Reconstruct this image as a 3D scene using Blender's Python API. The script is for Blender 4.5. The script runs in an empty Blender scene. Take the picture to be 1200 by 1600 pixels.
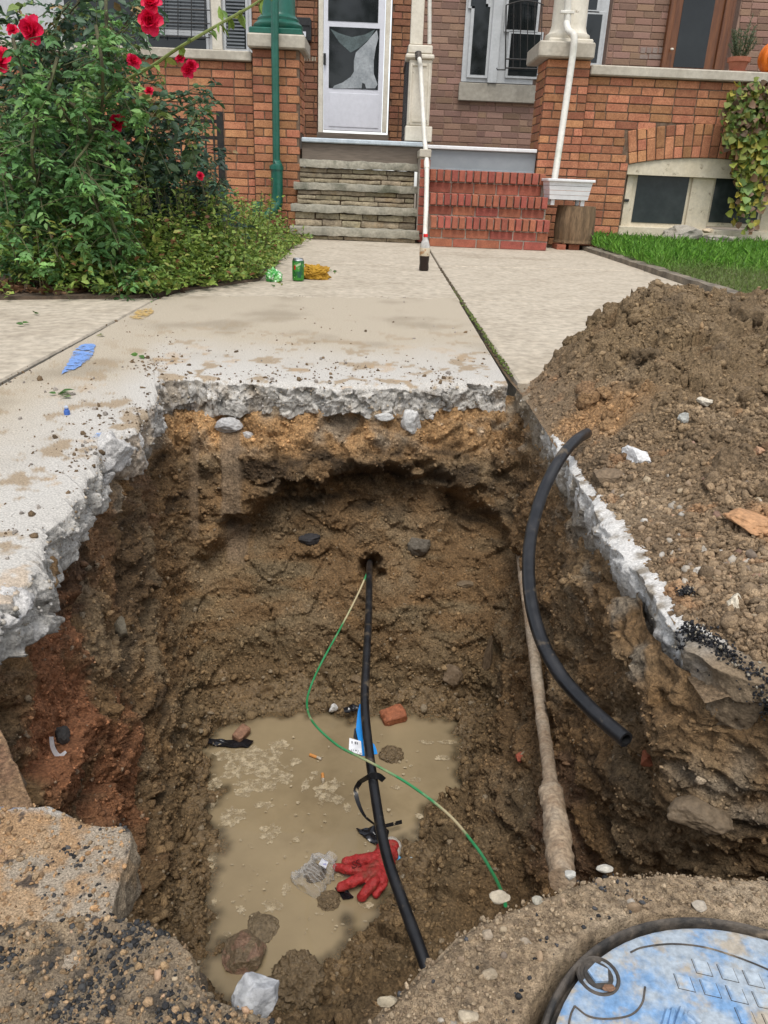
import bpy, math, random
import numpy as np
from mathutils import Vector, Matrix

random.seed(7); rng = np.random.default_rng(7)
scene = bpy.context.scene
COL = scene.collection
R_ = math.radians

# ------------------------------------------------------------------ camera
CAM_H = 0.5
_th, _roll, _psi = math.atan(514/1200), R_(2.4), R_(1.2)
FW = np.array([math.sin(_psi)*math.cos(_th), math.cos(_psi)*math.cos(_th), -math.sin(_th)])
_r0 = np.array([math.cos(_psi), -math.sin(_psi), 0.]); _u0 = np.cross(_r0, FW)
RT = math.cos(_roll)*_r0 + math.sin(_roll)*_u0
UP = -math.sin(_roll)*_r0 + math.cos(_roll)*_u0
CP = np.array([0, 0, CAM_H])
cam_d = bpy.data.cameras.new('camera'); cam = bpy.data.objects.new('camera', cam_d); COL.objects.link(cam)
cam_d.sensor_fit = 'VERTICAL'; cam_d.sensor_height = 36; cam_d.sensor_width = 27; cam_d.lens = 27
cam_d.clip_start = 0.01; cam_d.clip_end = 500
cam.matrix_world = Matrix(((RT[0], UP[0], -FW[0], CP[0]), (RT[1], UP[1], -FW[1], CP[1]),
                           (RT[2], UP[2], -FW[2], CP[2]), (0, 0, 0, 1)))
scene.camera = cam

# survey helpers: where a sighted direction meets a real plane of the place
def _ray(x, y): return FW + RT*(x-600)/1200 - UP*(y-800)/1200
def G(x, y, z=0.):
    d = _ray(x, y); return CP + d*((z-CAM_H)/d[2])
def PY(x, y, Y):
    d = _ray(x, y); return CP + d*(Y/d[1])
def PX(x, y, X):
    d = _ray(x, y); return CP + d*(X/d[0])

# ------------------------------------------------------------------ world, sun, exposure
SUN_EL, SUN_AZ = 64, 178          # overcast: a broad weak sun, behind the viewer and to the right
world = bpy.data.worlds.new('World'); scene.world = world; world.use_nodes = True
wn, wl = world.node_tree.nodes, world.node_tree.links
bgn = wn['Background']
sky = wn.new('ShaderNodeTexSky'); sky.sky_type = 'NISHITA'; sky.sun_disc = False
sky.sun_elevation = R_(SUN_EL); sky.sun_rotation = R_(SUN_AZ); sky.air_density = 1.0; sky.dust_density = 1.0
hs = wn.new('ShaderNodeHueSaturation'); hs.inputs['Saturation'].default_value = 0.28
wl.new(sky.outputs[0], hs.inputs['Color']); wl.new(hs.outputs[0], bgn.inputs[0]); bgn.inputs[1].default_value = 0.13
sd = bpy.data.lights.new('sun', 'SUN'); sun = bpy.data.objects.new('sun', sd); COL.objects.link(sun)
sd.energy = 1.4; sd.angle = R_(24); sd.color = (1, .96, .9)
az = R_(SUN_AZ)
sdir = Vector((math.sin(az)*math.cos(R_(SUN_EL)), math.cos(az)*math.cos(R_(SUN_EL)), math.sin(R_(SUN_EL))))
sun.rotation_euler = sdir.to_track_quat('Z', 'Y').to_euler(); sun.location = (0, -3, 12)
vs = scene.view_settings
vs.view_transform = 'Standard'; vs.look = 'None'; vs.gamma = 1; vs.use_curve_mapping = False; vs.exposure = 0.86
scene.cycles.max_bounces = 6; scene.cycles.transparent_max_bounces = 16

# ------------------------------------------------------------------ noise
_GT = np.array([[1,1,0],[-1,1,0],[1,-1,0],[-1,-1,0],[1,0,1],[-1,0,1],[1,0,-1],[-1,0,-1],
                [0,1,1],[0,-1,1],[0,1,-1],[0,-1,-1]], np.float32)
def pn(p, seed=0):
    p = np.asarray(p, np.float32); i = np.floor(p).astype(np.int64); f = (p-i).astype(np.float32)
    u = f*f*f*(f*(f*6-15)+10); out = 0
    for dx in (0, 1):
        wx = u[:, 0] if dx else 1-u[:, 0]
        for dy in (0, 1):
            wy = u[:, 1] if dy else 1-u[:, 1]
            for dz in (0, 1):
                wz = u[:, 2] if dz else 1-u[:, 2]
                h = ((i[:, 0]+dx)*374761393 + (i[:, 1]+dy)*668265263 + (i[:, 2]+dz)*2147483647 + seed*974711) & 0xffffffff
                h = ((h ^ (h >> 13))*1274126177) & 0xffffffff; h = (h ^ (h >> 16)) % 12
                g = _GT[h]
                out = out + wx*wy*wz*(g[:, 0]*(f[:, 0]-dx)+g[:, 1]*(f[:, 1]-dy)+g[:, 2]*(f[:, 2]-dz))
    return out
def fbm(p, s, o=4, seed=0, gain=.5):
    p = np.asarray(p, np.float64)*s; a, t, r = 1., 0., 0.
    for k in range(o):
        r = r + a*pn(p+17.3*k, seed+k); t += a; a *= gain; p = p*2.03
    return r/t*1.5
def billow(p, s, o=3, seed=0, gain=.5):
    p = np.asarray(p, np.float64)*s; a, t, r = 1., 0., 0.
    for k in range(o):
        r = r + a*(1-2.6*np.abs(pn(p+9.1*k, seed+k))); t += a; a *= gain; p = p*2.03
    return r/t
def facets(p, s, seed=0):
    """broken-stone relief: every cell of a jittered lattice is its own tilted plane"""
    q = np.asarray(p, np.float64)*s; i = np.floor(q).astype(np.int64); best = np.full(len(q), 1e9); rel = np.zeros((len(q), 3)); hb = np.zeros(len(q), np.int64)
    for dx in (-1, 0, 1):
        for dy in (-1, 0, 1):
            for dz in (-1, 0, 1):
                c = i+np.array([dx, dy, dz]); h = (c[:, 0]*374761393+c[:, 1]*668265263+c[:, 2]*1442695041+seed*974711) & 0xffffffff
                h = ((h ^ (h >> 15))*2246822519) & 0xffffffff; h = ((h ^ (h >> 13))*3266489917) & 0xffffffff; h = h ^ (h >> 16)
                j = np.stack([h & 1023, (h >> 10) & 1023, (h >> 20) & 1023], 1)/1023.
                r = q-c-j; d = (r*r).sum(1); m = d < best; best[m] = d[m]; rel[m] = r[m]; hb[m] = h[m]
    g = np.stack([(hb*7) % 1009, (hb*13) % 1013, (hb*29) % 1019], 1)/505.-1; o = ((hb*31) % 997)/498.5-1
    return (rel*g).sum(1)*.8+o*.35
def sstep(a, b, x):
    t = np.clip((x-a)/(b-a), 0, 1); return t*t*(3-2*t)
def lerp(a, b, t): return a+(b-a)*t
def mixc(c, d, t): return c*(1-t[:, None])+np.asarray(d)[None, :]*t[:, None]

# ------------------------------------------------------------------ objects
def tag(o, label=None, cat=None, group=None, kind=None):
    if label: o['label'] = label
    if cat: o['category'] = cat
    if group: o['group'] = group
    if kind: o['kind'] = kind
    return o
def empty(name, loc=(0, 0, 0), parent=None):
    o = bpy.data.objects.new(name, None); COL.objects.link(o); o.empty_display_size = .1
    o.location = loc
    if parent: o.parent = parent
    return o
def link(name, me, parent=None):
    o = bpy.data.objects.new(name, me); COL.objects.link(o)
    if parent is not None:
        o.parent = parent; o.matrix_parent_inverse = Matrix.Translation(-world_loc(parent))
    return o
def world_loc(o):
    v = Vector(o.location)
    # parents are only ever translated; parented meshes sit at the origin of their parent inverse
    if o.parent is not None: v = v + world_loc(o.parent) + o.matrix_parent_inverse.translation
    return v
def arr_mesh(name, V, F, m, col=None, smooth=True):
    V = np.ascontiguousarray(V, np.float32); F = np.ascontiguousarray(F, np.int32)
    me = bpy.data.meshes.new(name); k = F.shape[1]
    me.vertices.add(len(V)); me.vertices.foreach_set('co', V.ravel())
    me.loops.add(F.size); me.loops.foreach_set('vertex_index', F.ravel())
    me.polygons.add(len(F)); me.polygons.foreach_set('loop_start', np.arange(0, F.size, k, dtype=np.int32))
    me.update(calc_edges=True)
    if smooth: me.polygons.foreach_set('use_smooth', np.ones(len(F), bool))
    if col is not None:
        c = np.ones((len(V), 4), np.float32); c[:, :3] = col
        me.color_attributes.new('Col', 'FLOAT_COLOR', 'POINT').data.foreach_set('color', c.ravel())
    me.materials.append(m); return me
class MB:
    """collects shapes into one mesh"""
    def __init__(s): s.v, s.f, s.n, s.c = [], [], 0, []
    def add(s, V, F, c=None):
        V = [tuple(map(float, q)) for q in V]; s.v += V; s.f += [tuple(int(i)+s.n for i in q) for q in F]; s.n += len(V)
        s.c += [c if c is not None else (1, 1, 1)]*len(V); return s
    def box(s, x0, x1, y0, y1, z0, z1, b=0., c=None):
        if b <= 0:
            V = [(x, y, z) for x in (x0, x1) for y in (y0, y1) for z in (z0, z1)]
            return s.add(V, [(0,1,3,2),(4,6,7,5),(0,4,5,1),(2,3,7,6),(0,2,6,4),(1,5,7,3)], c)
        V, idx = [], {}
        cx, cy, cz = (x0+x1)/2, (y0+y1)/2, (z0+z1)/2; h = (abs(x1-x0)/2, abs(y1-y0)/2, abs(z1-z0)/2)
        b = min(b, min(h)*.9)
        for sx in (-1, 1):
            for sy in (-1, 1):
                for sz in (-1, 1):
                    for a in range(3):
                        q = [h[0]-b, h[1]-b, h[2]-b]; q[a] = h[a]
                        idx[sx, sy, sz, a] = len(V); V.append((cx+sx*q[0], cy+sy*q[1], cz+sz*q[2]))
        F = []
        for a in range(3):
            o1, o2 = [(1, 2), (0, 2), (0, 1)][a]
            for sg in (-1, 1):
                q = []
                for (p, r) in ((-1, -1), (1, -1), (1, 1), (-1, 1)):
                    k = [0, 0, 0]; k[a] = sg; k[o1] = p; k[o2] = r; q.append(idx[k[0], k[1], k[2], a])
                F.append(tuple(q))
        for a in range(3):
            o1, o2 = [(1, 2), (0, 2), (0, 1)][a]
            for p in (-1, 1):
                for r in (-1, 1):
                    k = [0, 0, 0]; k[o1] = p; k[o2] = r; q = []
                    for sg, fa in ((-1, o1), (1, o1), (1, o2), (-1, o2)):
                        k[a] = sg; q.append(idx[k[0], k[1], k[2], fa])
                    F.append(tuple(q))
        for sx in (-1, 1):
            for sy in (-1, 1):
                for sz in (-1, 1): F.append(tuple(idx[sx, sy, sz, a] for a in range(3)))
        return s.add(V, F, c)
    def prism(s, pts, y0, y1, c=None):
        """outline in x, z swept from y0 to y1"""
        n = len(pts); V = [(x, y0, z) for x, z in pts]+[(x, y1, z) for x, z in pts]
        F = [tuple(range(n))[::-1], tuple(range(n, 2*n))]+[(i, (i+1) % n, n+(i+1) % n, n+i) for i in range(n)]
        return s.add(V, F, c)
    def slab(s, pts, z0, z1, c=None):
        n = len(pts); V = [(x, y, z0) for x, y in pts]+[(x, y, z1) for x, y in pts]
        F = [tuple(range(n))[::-1], tuple(range(n, 2*n))]+[(i, (i+1) % n, n+(i+1) % n, n+i) for i in range(n)]
        return s.add(V, F, c)
    def tube(s, pts, r, n=12, c=None, caps=True, smooth_path=0):
        P = np.array(pts, float)
        if smooth_path: P = spline(P, smooth_path)
        rr = np.full(len(P), r) if np.isscalar(r) else np.interp(np.linspace(0, 1, len(P)), np.linspace(0, 1, len(r)), r)
        T = np.gradient(P, axis=0); T /= np.linalg.norm(T, axis=1)[:, None]+1e-12
        a = np.array([0, 0, 1.]) if abs(T[0][2]) < .9 else np.array([1., 0, 0])
        u = np.cross(T[0], a); u /= np.linalg.norm(u); V = []
        for i in range(len(P)):
            u = u-T[i]*(u@T[i]); u /= np.linalg.norm(u); w = np.cross(T[i], u)
            for k in range(n):
                t = 2*math.pi*k/n; V.append(P[i]+rr[i]*(u*math.cos(t)+w*math.sin(t)))
        F = [(i*n+k, i*n+(k+1) % n, (i+1)*n+(k+1) % n, (i+1)*n+k) for i in range(len(P)-1) for k in range(n)]
        if caps: F += [tuple(range(n))[::-1], tuple(range((len(P)-1)*n, len(P)*n))]
        return s.add(V, F, c)
    def lathe(s, prof, cx, cy, z=0, n=24, c=None):
        V = [(cx+r*math.cos(2*math.pi*k/n), cy+r*math.sin(2*math.pi*k/n), z+h) for r, h in prof for k in range(n)]
        F = [(i*n+k, i*n+(k+1) % n, (i+1)*n+(k+1) % n, (i+1)*n+k) for i in range(len(prof)-1) for k in range(n)]
        F += [tuple(range(n))[::-1], tuple(range((len(prof)-1)*n, len(prof)*n))]
        return s.add(V, F, c)
    def mesh(s, name, m, smooth=False):
        me = bpy.data.meshes.new(name); me.from_pydata(s.v, [], s.f); me.materials.append(m)
        cc = np.ones((len(s.v), 4), np.float32); cc[:, :3] = np.array(s.c)
        me.color_attributes.new('Col', 'FLOAT_COLOR', 'POINT').data.foreach_set('color', cc.ravel())
        if smooth: me.polygons.foreach_set('use_smooth', np.ones(len(s.f), bool))
        me.update(); return me
    def build(s, name, m, parent=None, smooth=False):
        me = s.mesh(name, m, smooth)
        o = link(name, me, parent)
        if smooth: sharp(o)
        return o
def sharp(o, ang=40):
    try:
        o.data.set_sharp_from_angle(angle=R_(ang))
    except Exception: pass
def spline(P, n):
    """Catmull-Rom through the points, n steps a segment"""
    P = np.array(P, float); Q = np.vstack([2*P[0]-P[1], P, 2*P[-1]-P[-2]]); out = []
    for i in range(1, len(Q)-2):
        for t in np.linspace(0, 1, n, endpoint=False):
            a, b, c, d = Q[i-1], Q[i], Q[i+1], Q[i+2]
            out.append(.5*((2*b)+(-a+c)*t+(2*a-5*b+4*c-d)*t*t+(-a+3*b-3*c+d)*t**3))
    out.append(P[-1]); return np.array(out)
def grid_faces(nu, nv, wrap=False):
    i = np.arange(nu if wrap else nu-1); j = np.arange(nv-1); I, J = np.meshgrid(i, j, indexing='ij')
    a = I*nv+J; b = ((I+1) % nu)*nv+J
    return np.stack([a, b, b+1, a+1], -1).reshape(-1, 4)
def grid_normals(P, wrap=False):
    """P: nu x nv x 3"""
    if wrap: du = np.roll(P, -1, 0)-np.roll(P, 1, 0)
    else: du = np.gradient(P, axis=0)
    dv = np.gradient(P, axis=1); n = np.cross(du, dv)
    return n/(np.linalg.norm(n, axis=2)[..., None]+1e-12)
_t = (1+5**.5)/2
ICO_V = np.array([(-1,_t,0),(1,_t,0),(-1,-_t,0),(1,-_t,0),(0,-1,_t),(0,1,_t),(0,-1,-_t),(0,1,-_t),(_t,0,-1),(_t,0,1),(-_t,0,-1),(-_t,0,1)])
ICO_V /= np.linalg.norm(ICO_V[0])
ICO_F = np.array([(0,11,5),(0,5,1),(0,1,7),(0,7,10),(0,10,11),(1,5,9),(5,11,4),(11,10,2),(10,7,6),(7,1,8),(3,9,4),(3,4,2),(3,2,6),(3,6,8),(3,8,9),(4,9,5),(2,4,11),(6,2,10),(8,6,7),(9,8,1)])
def ico_sub(n):
    V, F = [tuple(v) for v in ICO_V], [tuple(f) for f in ICO_F]
    for _ in range(n):
        c, NF = {}, []
        def mid(a, b):
            k = (min(a, b), max(a, b))
            if k not in c:
                q = np.array(V[a])+np.array(V[b]); q /= np.linalg.norm(q); c[k] = len(V); V.append(tuple(q))
            return c[k]
        for a, b, d in F:
            x, y, z = mid(a, b), mid(b, d), mid(d, a); NF += [(a, x, z), (b, y, x), (d, z, y), (x, y, z)]
        F = NF
    return np.array(V), np.array(F)
ICO = {n: ico_sub(n) for n in (2, 3, 4, 5)}
def rand_rot(N):
    q = rng.normal(size=(N, 4)); q /= np.linalg.norm(q, axis=1)[:, None]; w, x, y, z = q.T
    return np.stack([np.stack([1-2*(y*y+z*z), 2*(x*y-z*w), 2*(x*z+y*w)], -1),
                     np.stack([2*(x*y+z*w), 1-2*(x*x+z*z), 2*(y*z-x*w)], -1),
                     np.stack([2*(x*z-y*w), 2*(y*z+x*w), 1-2*(x*x+y*y)], -1)], 1)
def crumbs(P, sizes, colors, flat=.75, jit=.28):
    """many small angular lumps as one mesh: returns V, F, colours"""
    N = len(P); V = ICO_V[None]*(1+rng.uniform(-jit, jit, (N, 12, 1)))
    V = V*rng.uniform(flat*.7, 1.15, (N, 1, 3)); V = np.einsum('nij,nkj->nki', rand_rot(N), V)
    V = V*sizes[:, None, None]+P[:, None, :]
    F = (ICO_F[None]+(np.arange(N)*12)[:, None, None]).reshape(-1, 3)
    return V.reshape(-1, 3), F, np.repeat(colors, 12, 0)

# ------------------------------------------------------------------ materials
def pmat(name, c1, c2=None, ns=8, lo=.4, hi=.62, rough=.7, rough2=None, bs=0, bstr=.4, bd=.01, col=False, var=.25,
         rand=0., spec=.4, metal=0., detail=6, stretch=None, c3=None, ns3=3, lo3=.55, hi3=.7, trans=0., coat=0., bs2=0, bd2=.002):
    m = bpy.data.materials.new(name); m.use_nodes = True; n, l = m.node_tree.nodes, m.node_tree.links
    b = n['Principled BSDF']; b.inputs['Roughness'].default_value = rough; b.inputs['Metallic'].default_value = metal
    b.inputs['Specular IOR Level'].default_value = spec; b.inputs['Coat Weight'].default_value = coat
    geo = n.new('ShaderNodeNewGeometry'); pos = geo.outputs['Position']
    if stretch:
        mp = n.new('ShaderNodeMapping'); mp.inputs['Scale'].default_value = stretch; l.new(pos, mp.inputs[0]); pos = mp.outputs[0]
    def noise(s, d=detail):
        t = n.new('ShaderNodeTexNoise'); t.inputs['Scale'].default_value = s; t.inputs['Detail'].default_value = d
        t.inputs['Roughness'].default_value = .6; l.new(pos, t.inputs['Vector']); return t.outputs['Fac']
    def rmp(src, a, z, va=0., vb=1.):
        t = n.new('ShaderNodeMapRange'); t.inputs[1].default_value = a; t.inputs[2].default_value = z
        t.inputs[3].default_value = va; t.inputs[4].default_value = vb; l.new(src, t.inputs[0]); return t.outputs[0]
    def mix(fac, A, B, mode='MIX'):
        t = n.new('ShaderNodeMix'); t.data_type = 'RGBA'; t.blend_type = mode
        for s, v in ((t.inputs[0], fac), (t.inputs[6], A), (t.inputs[7], B)):
            if isinstance(v, (int, float)): s.default_value = v
            elif isinstance(v, tuple): s.default_value = (*v, 1)
            else: l.new(v, s)
        return t.outputs[2]
    base = c1
    if col:
        at = n.new('ShaderNodeVertexColor'); at.layer_name = 'Col'; base = at.outputs[0]
        if c1 is not None: base = mix(1., base, c1, 'MULTIPLY')
    nf = noise(ns)
    if c2 is not None: base = mix(rmp(nf, lo, hi), base, c2)
    if c3 is not None: base = mix(rmp(noise(ns3), lo3, hi3), base, c3)
    if var:
        v = n.new('ShaderNodeCombineColor'); vv = rmp(noise(ns*5.3), .3, .7, 1-var, 1+var)
        for i in range(3): l.new(vv, v.inputs[i])
        base = mix(1., base, v.outputs[0], 'MULTIPLY')
    if rand:
        oi = n.new('ShaderNodeObjectInfo'); h = n.new('ShaderNodeHueSaturation'); l.new(base, h.inputs['Color']) if not isinstance(base, tuple) else None
        if isinstance(base, tuple): h.inputs['Color'].default_value = (*base, 1)
        l.new(rmp(oi.outputs['Random'], 0, 1, 1-rand, 1+rand*.75), h.inputs['Value'])
        mm = n.new('ShaderNodeMath'); mm.operation = 'MULTIPLY'; mm.inputs[1].default_value = 7.13; l.new(oi.outputs['Random'], mm.inputs[0])
        fr = n.new('ShaderNodeMath'); fr.operation = 'FRACT'; l.new(mm.outputs[0], fr.inputs[0])
        l.new(rmp(fr.outputs[0], 0, 1, .488, .51), h.inputs['Hue']); base = h.outputs[0]
    if isinstance(base, tuple): b.inputs['Base Color'].default_value = (*base, 1)
    else: l.new(base, b.inputs['Base Color'])
    if rough2 is not None: l.new(rmp(nf, .35, .65, rough, rough2), b.inputs['Roughness'])
    if bs:
        bp = n.new('ShaderNodeBump'); bp.inputs['Strength'].default_value = bstr; bp.inputs['Distance'].default_value = bd
        l.new(noise(bs), bp.inputs['Height']); last = bp
        if bs2:
            b2 = n.new('ShaderNodeBump'); b2.inputs['Strength'].default_value = bstr; b2.inputs['Distance'].default_value = bd2
            l.new(noise(bs2), b2.inputs['Height']); l.new(bp.outputs[0], b2.inputs['Normal']); last = b2
        l.new(last.outputs[0], b.inputs['Normal'])
    if trans:
        tr = n.new('ShaderNodeBsdfTranslucent'); ms = n.new('ShaderNodeMixShader'); ms.inputs[0].default_value = trans
        if isinstance(base, tuple): tr.inputs[0].default_value = (*base, 1)
        else: l.new(base, tr.inputs[0])
        l.new(b.outputs[0], ms.inputs[1]); l.new(tr.outputs[0], ms.inputs[2]); l.new(ms.outputs[0], n['Material Output'].inputs[0])
    return m
M = {}
M['soil'] = pmat('soil', None, ns=34, col=True, var=.55, rough=.85, spec=.3, bs=130, bstr=1., bd=.012, bs2=480, bd2=.004)
M['crumb'] = pmat('soil crumbs', None, ns=80, col=True, var=.45, rough=.85, spec=.3, bs=330, bstr=1., bd=.005)
M['wetmud'] = pmat('wet mud', None, ns=30, col=True, var=.35, rough=.2, rough2=.5, spec=.5, bs=110, bstr=.9, bd=.008, bs2=380, bd2=.003)
M['concrete'] = pmat('sidewalk concrete', None, ns=55, col=True, var=.34, rough=.9, spec=.2, bs=90, bstr=.8, bd=.004, bs2=380, bd2=.002)
M['slab'] = pmat('old concrete', (.46, .40, .315), (.385, .33, .255), ns=5, lo=.42, hi=.7, var=.26, rough=.85, spec=.25, bs=260, bstr=.5, bd=.002, c3=(.27, .22, .16), ns3=.9, lo3=.56, hi3=.75)
M['asphalt'] = pmat('asphalt gravel', None, ns=120, col=True, var=.5, rough=.85, spec=.25, bs=180, bstr=1., bd=.008, bs2=500, bd2=.003)
M['stone'] = pmat('loose stone', None, ns=25, col=True, var=.3, rough=.75, spec=.35, bs=90, bstr=.6, bd=.004, bs2=400, bd2=.001)
M['ground'] = pmat('bare ground', (.13, .10, .07), (.2, .16, .11), ns=4, rough=.9, bs=40, bd=.01)
M['bed'] = pmat('planting bed', (.075, .055, .038), (.13, .09, .06), ns=14, rough=.9, bs=60, bd=.02)
M['lawn'] = pmat('lawn soil', (.07, .085, .03), (.14, .12, .06), ns=9, rough=.9, bs=50, bd=.02)
M['curb'] = pmat('edging concrete', (.24, .2, .15), (.13, .11, .085), ns=7, rough=.9, bs=80, bd=.006)
M['brick'] = pmat('orange brick', (.43, .195, .10), (.36, .152, .078), ns=16, var=.3, rough=.85, spec=.25, rand=.34, bs=130, bstr=.5, bd=.004, c3=(.2, .085, .05), ns3=1.1, lo3=.58, hi3=.78)
M['mortar'] = pmat('dark mortar', (.115, .07, .045), (.18, .125, .085), ns=20, rough=.95, bs=120, bd=.004)
M['bbrick'] = pmat('porch brick', (.25, .115, .062), (.19, .088, .05), ns=14, var=.3, rough=.85, spec=.25, rand=.3, bs=130, bd=.003)
M['bmortar'] = pmat('porch mortar', (.10, .056, .036), (.14, .085, .055), ns=20, rough=.95)
M['pbrick'] = pmat('painted brick', (.255, .158, .115), (.225, .132, .094), ns=8, var=.16, rough=.8, spec=.25, rand=.13, bs=130, bd=.003, c3=(.165, .088, .064), ns3=1.3, lo3=.52, hi3=.62)
M['pmortar'] = pmat('painted mortar', (.29, .19, .14), (.25, .16, .12), ns=9, rough=.9)
M['sbrick'] = pmat('red step brick', (.36, .115, .07), (.28, .09, .056), ns=18, var=.22, rough=.75, spec=.3, rand=.2, bs=120, bstr=.5, bd=.003)
M['smortar'] = pmat('step mortar', (.25, .2, .16), (.42, .37, .31), ns=13, rough=.95, bs=90, bd=.006)
M['limestone'] = pmat('limestone trim', (.47, .43, .355), (.38, .34, .275), ns=5, var=.15, rough=.8, spec=.25, bs=70, bd=.003)
M['greystone'] = pmat('grey stone sill', (.33, .3, .245), (.26, .235, .19), ns=5, var=.15, rough=.85, bs=70, bd=.003)
M['bluestone'] = pmat('bluestone tread', (.26, .245, .195), (.36, .33, .26), ns=7, var=.25, rough=.8, bs=50, bstr=.7, bd=.008, c3=(.13, .13, .09), ns3=4, lo3=.58, hi3=.7)
M['ledge'] = pmat('ledge stone', (.36, .30, .2), (.26, .215, .145), ns=9, var=.3, rand=.32, rough=.88, bs=45, bstr=.8, bd=.012, c3=(.32, .24, .13), ns3=5, lo3=.56, hi3=.7)
M['green'] = pmat('green paint', (.006, .085, .055), (.01, .11, .075), ns=7, var=.12, rough=.32, spec=.5, bs=35, bstr=.3, bd=.003)
M['cream'] = pmat('cream paint', (.66, .61, .51), (.58, .53, .43), ns=9, var=.08, rough=.5, spec=.4, c3=(.36, .31, .24), ns3=16, lo3=.66, hi3=.72, bs=60, bstr=.3, bd=.002)
M['tan'] = pmat('tan window paint', (.62, .55, .42), (.55, .48, .35), ns=8, var=.1, rough=.6, spec=.35, c3=(.28, .23, .16), ns3=14, lo3=.63, hi3=.72)
M['white'] = pmat('white paint', (.74, .74, .74), (.68, .68, .68), ns=5, var=.06, rough=.4, spec=.45)
M['lilac'] = pmat('white storm door', (.66, .66, .7), (.62, .62, .66), ns=4, var=.05, rough=.4, spec=.45)
M['pvc'] = pmat('pvc pipe', (.68, .66, .6), (.6, .57, .5), ns=7, var=.1, rough=.45, spec=.45, c3=(.45, .48, .38), ns3=3, lo3=.55, hi3=.75)
M['frame'] = pmat('grey window paint', (.47, .48, .48), (.42, .43, .43), ns=6, var=.08, rough=.5)
M['fascia'] = pmat('grey board', (.25, .27, .285), (.225, .245, .26), ns=3, var=.06, rough=.5)
M['brownboard'] = pmat('weathered board', (.16, .128, .1), (.125, .1, .078), ns=14, var=.2, rough=.8, stretch=(.12, 1, 1), bs=50, bd=.004)
M['bluetrim'] = pmat('pale blue trim', (.5, .56, .6), (.4, .46, .5), ns=12, var=.1, rough=.5)
M['floor'] = pmat('porch floor', (.2, .19, .18), (.16, .15, .14), ns=4, rough=.7)
M['wood'] = pmat('varnished wood', (.17, .062, .02), (.1, .034, .012), ns=20, stretch=(1, 1, .08), var=.2, rough=.4, spec=.45)
M['black'] = pmat('black metal', (.012, .012, .013), (.02, .02, .02), ns=20, rough=.4, spec=.5)
M['iron'] = pmat('wrought iron', (.012, .012, .013), (.03, .025, .02), ns=30, rough=.55, spec=.4)
M['glass'] = pmat('dark window glass', (.008, .010, .011), (.014, .017, .018), ns=2, var=.1, rough=.05, spec=.35)
M['mesh'] = pmat('window screen', (.022, .03, .031), (.033, .042, .042), ns=4, var=.15, rough=.2, spec=.3)
M['blind'] = pmat('window blind', (.16, .175, .185), (.13, .14, .15), ns=5, var=.05, rough=.5)
M['pipe'] = pmat('black polyethylene', (.008, .0085, .01), (.016, .016, .018), ns=25, var=.2, rough=.28, rough2=.5, spec=.5, c3=(.16, .12, .075), ns3=30, lo3=.56, hi3=.74)
M['tape'] = pmat('black tape', (.01, .01, .011), (.018, .018, .02), ns=25, var=.2, rough=.3, rough2=.5, spec=.5, c3=(.36, .29, .19), ns3=50, lo3=.58, hi3=.61)
M['rust'] = pmat('corroded pipe', (.42, .32, .22), (.3, .21, .135), ns=30, var=.35, rough=.9, bs=90, bstr=.8, bd=.006, c3=(.42, .34, .25), ns3=12, lo3=.5, hi3=.65)
M['wire'] = pmat('green wire', (.02, .23, .075), (.05, .3, .12), ns=6, lo=.45, hi=.6, var=.1, rough=.45, c3=(.5, .42, .25), ns3=5, lo3=.48, hi3=.56)
M['water'] = pmat('muddy water', (.31, .24, .142), (.26, .2, .118), ns=2.6, var=.05, rough=.03, spec=.55, bs=9, bstr=.09, bd=.01, c3=(.17, .125, .07), ns3=2.1, lo3=.54, hi3=.72)
M['foam'] = pmat('water scum', (.52, .43, .29), (.43, .34, .21), ns=60, var=.25, rough=.5, bs=200, bstr=.6, bd=.003)
M['leaf'] = pmat('foliage', None, ns=30, col=True, var=.2, rough=.5, spec=.35, trans=.25)
M['stem'] = pmat('stems', (.07, .06, .03), (.1, .11, .04), ns=20, rough=.7)
M['petal'] = pmat('rose petals', (.74, .015, .085), (.66, .008, .045), ns=20, var=.15, rough=.5, spec=.3, trans=.25)
M['lid'] = pmat('worn blue paint', (.36, .41, .455), (.17, .30, .49), ns=38, lo=.45, hi=.62, var=.25, rough=.55, spec=.4, c3=(.40, .35, .28), ns3=42, lo3=.52, hi3=.63, bs=120, bstr=.4, bd=.002)
M['castiron'] = pmat('cast iron', (.03, .027, .024), (.10, .082, .065), ns=40, var=.3, rough=.6, spec=.4, bs=200, bstr=.6, bd=.002, c3=(.27, .21, .145), ns3=25, lo3=.58, hi3=.68)
# ================================================================== SETTING: ground, sidewalk, excavation
c_ = lambda *a: np.array(a, float)
BROWN, DARK, SAND, CLAY, GREYB, GREY = c_(.232, .146, .073), c_(.062, .043, .027), c_(.52, .315, .15), c_(.44, .2, .10), c_(.27, .195, .115), c_(.43, .41, .38)

# ---- far ground: a sheet with the dug area left open
HX0, HX1, HY0, HY1 = -.98, 2.6, -.55, 3.0
g = MB(); B = 60
for x0, x1, y0, y1 in ((-B, HX0, -B, B), (HX1, B, -B, B), (HX0, HX1, -B, HY0), (HX0, HX1, HY1, B)):
    g.add([(x0, y0, -.03), (x1, y0, -.03), (x1, y1, -.03), (x0, y1, -.03)], [(0, 1, 2, 3)])
tag(g.build('ground', M['ground']), 'bare ground under the paving and planting', 'ground', kind='structure')

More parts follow.
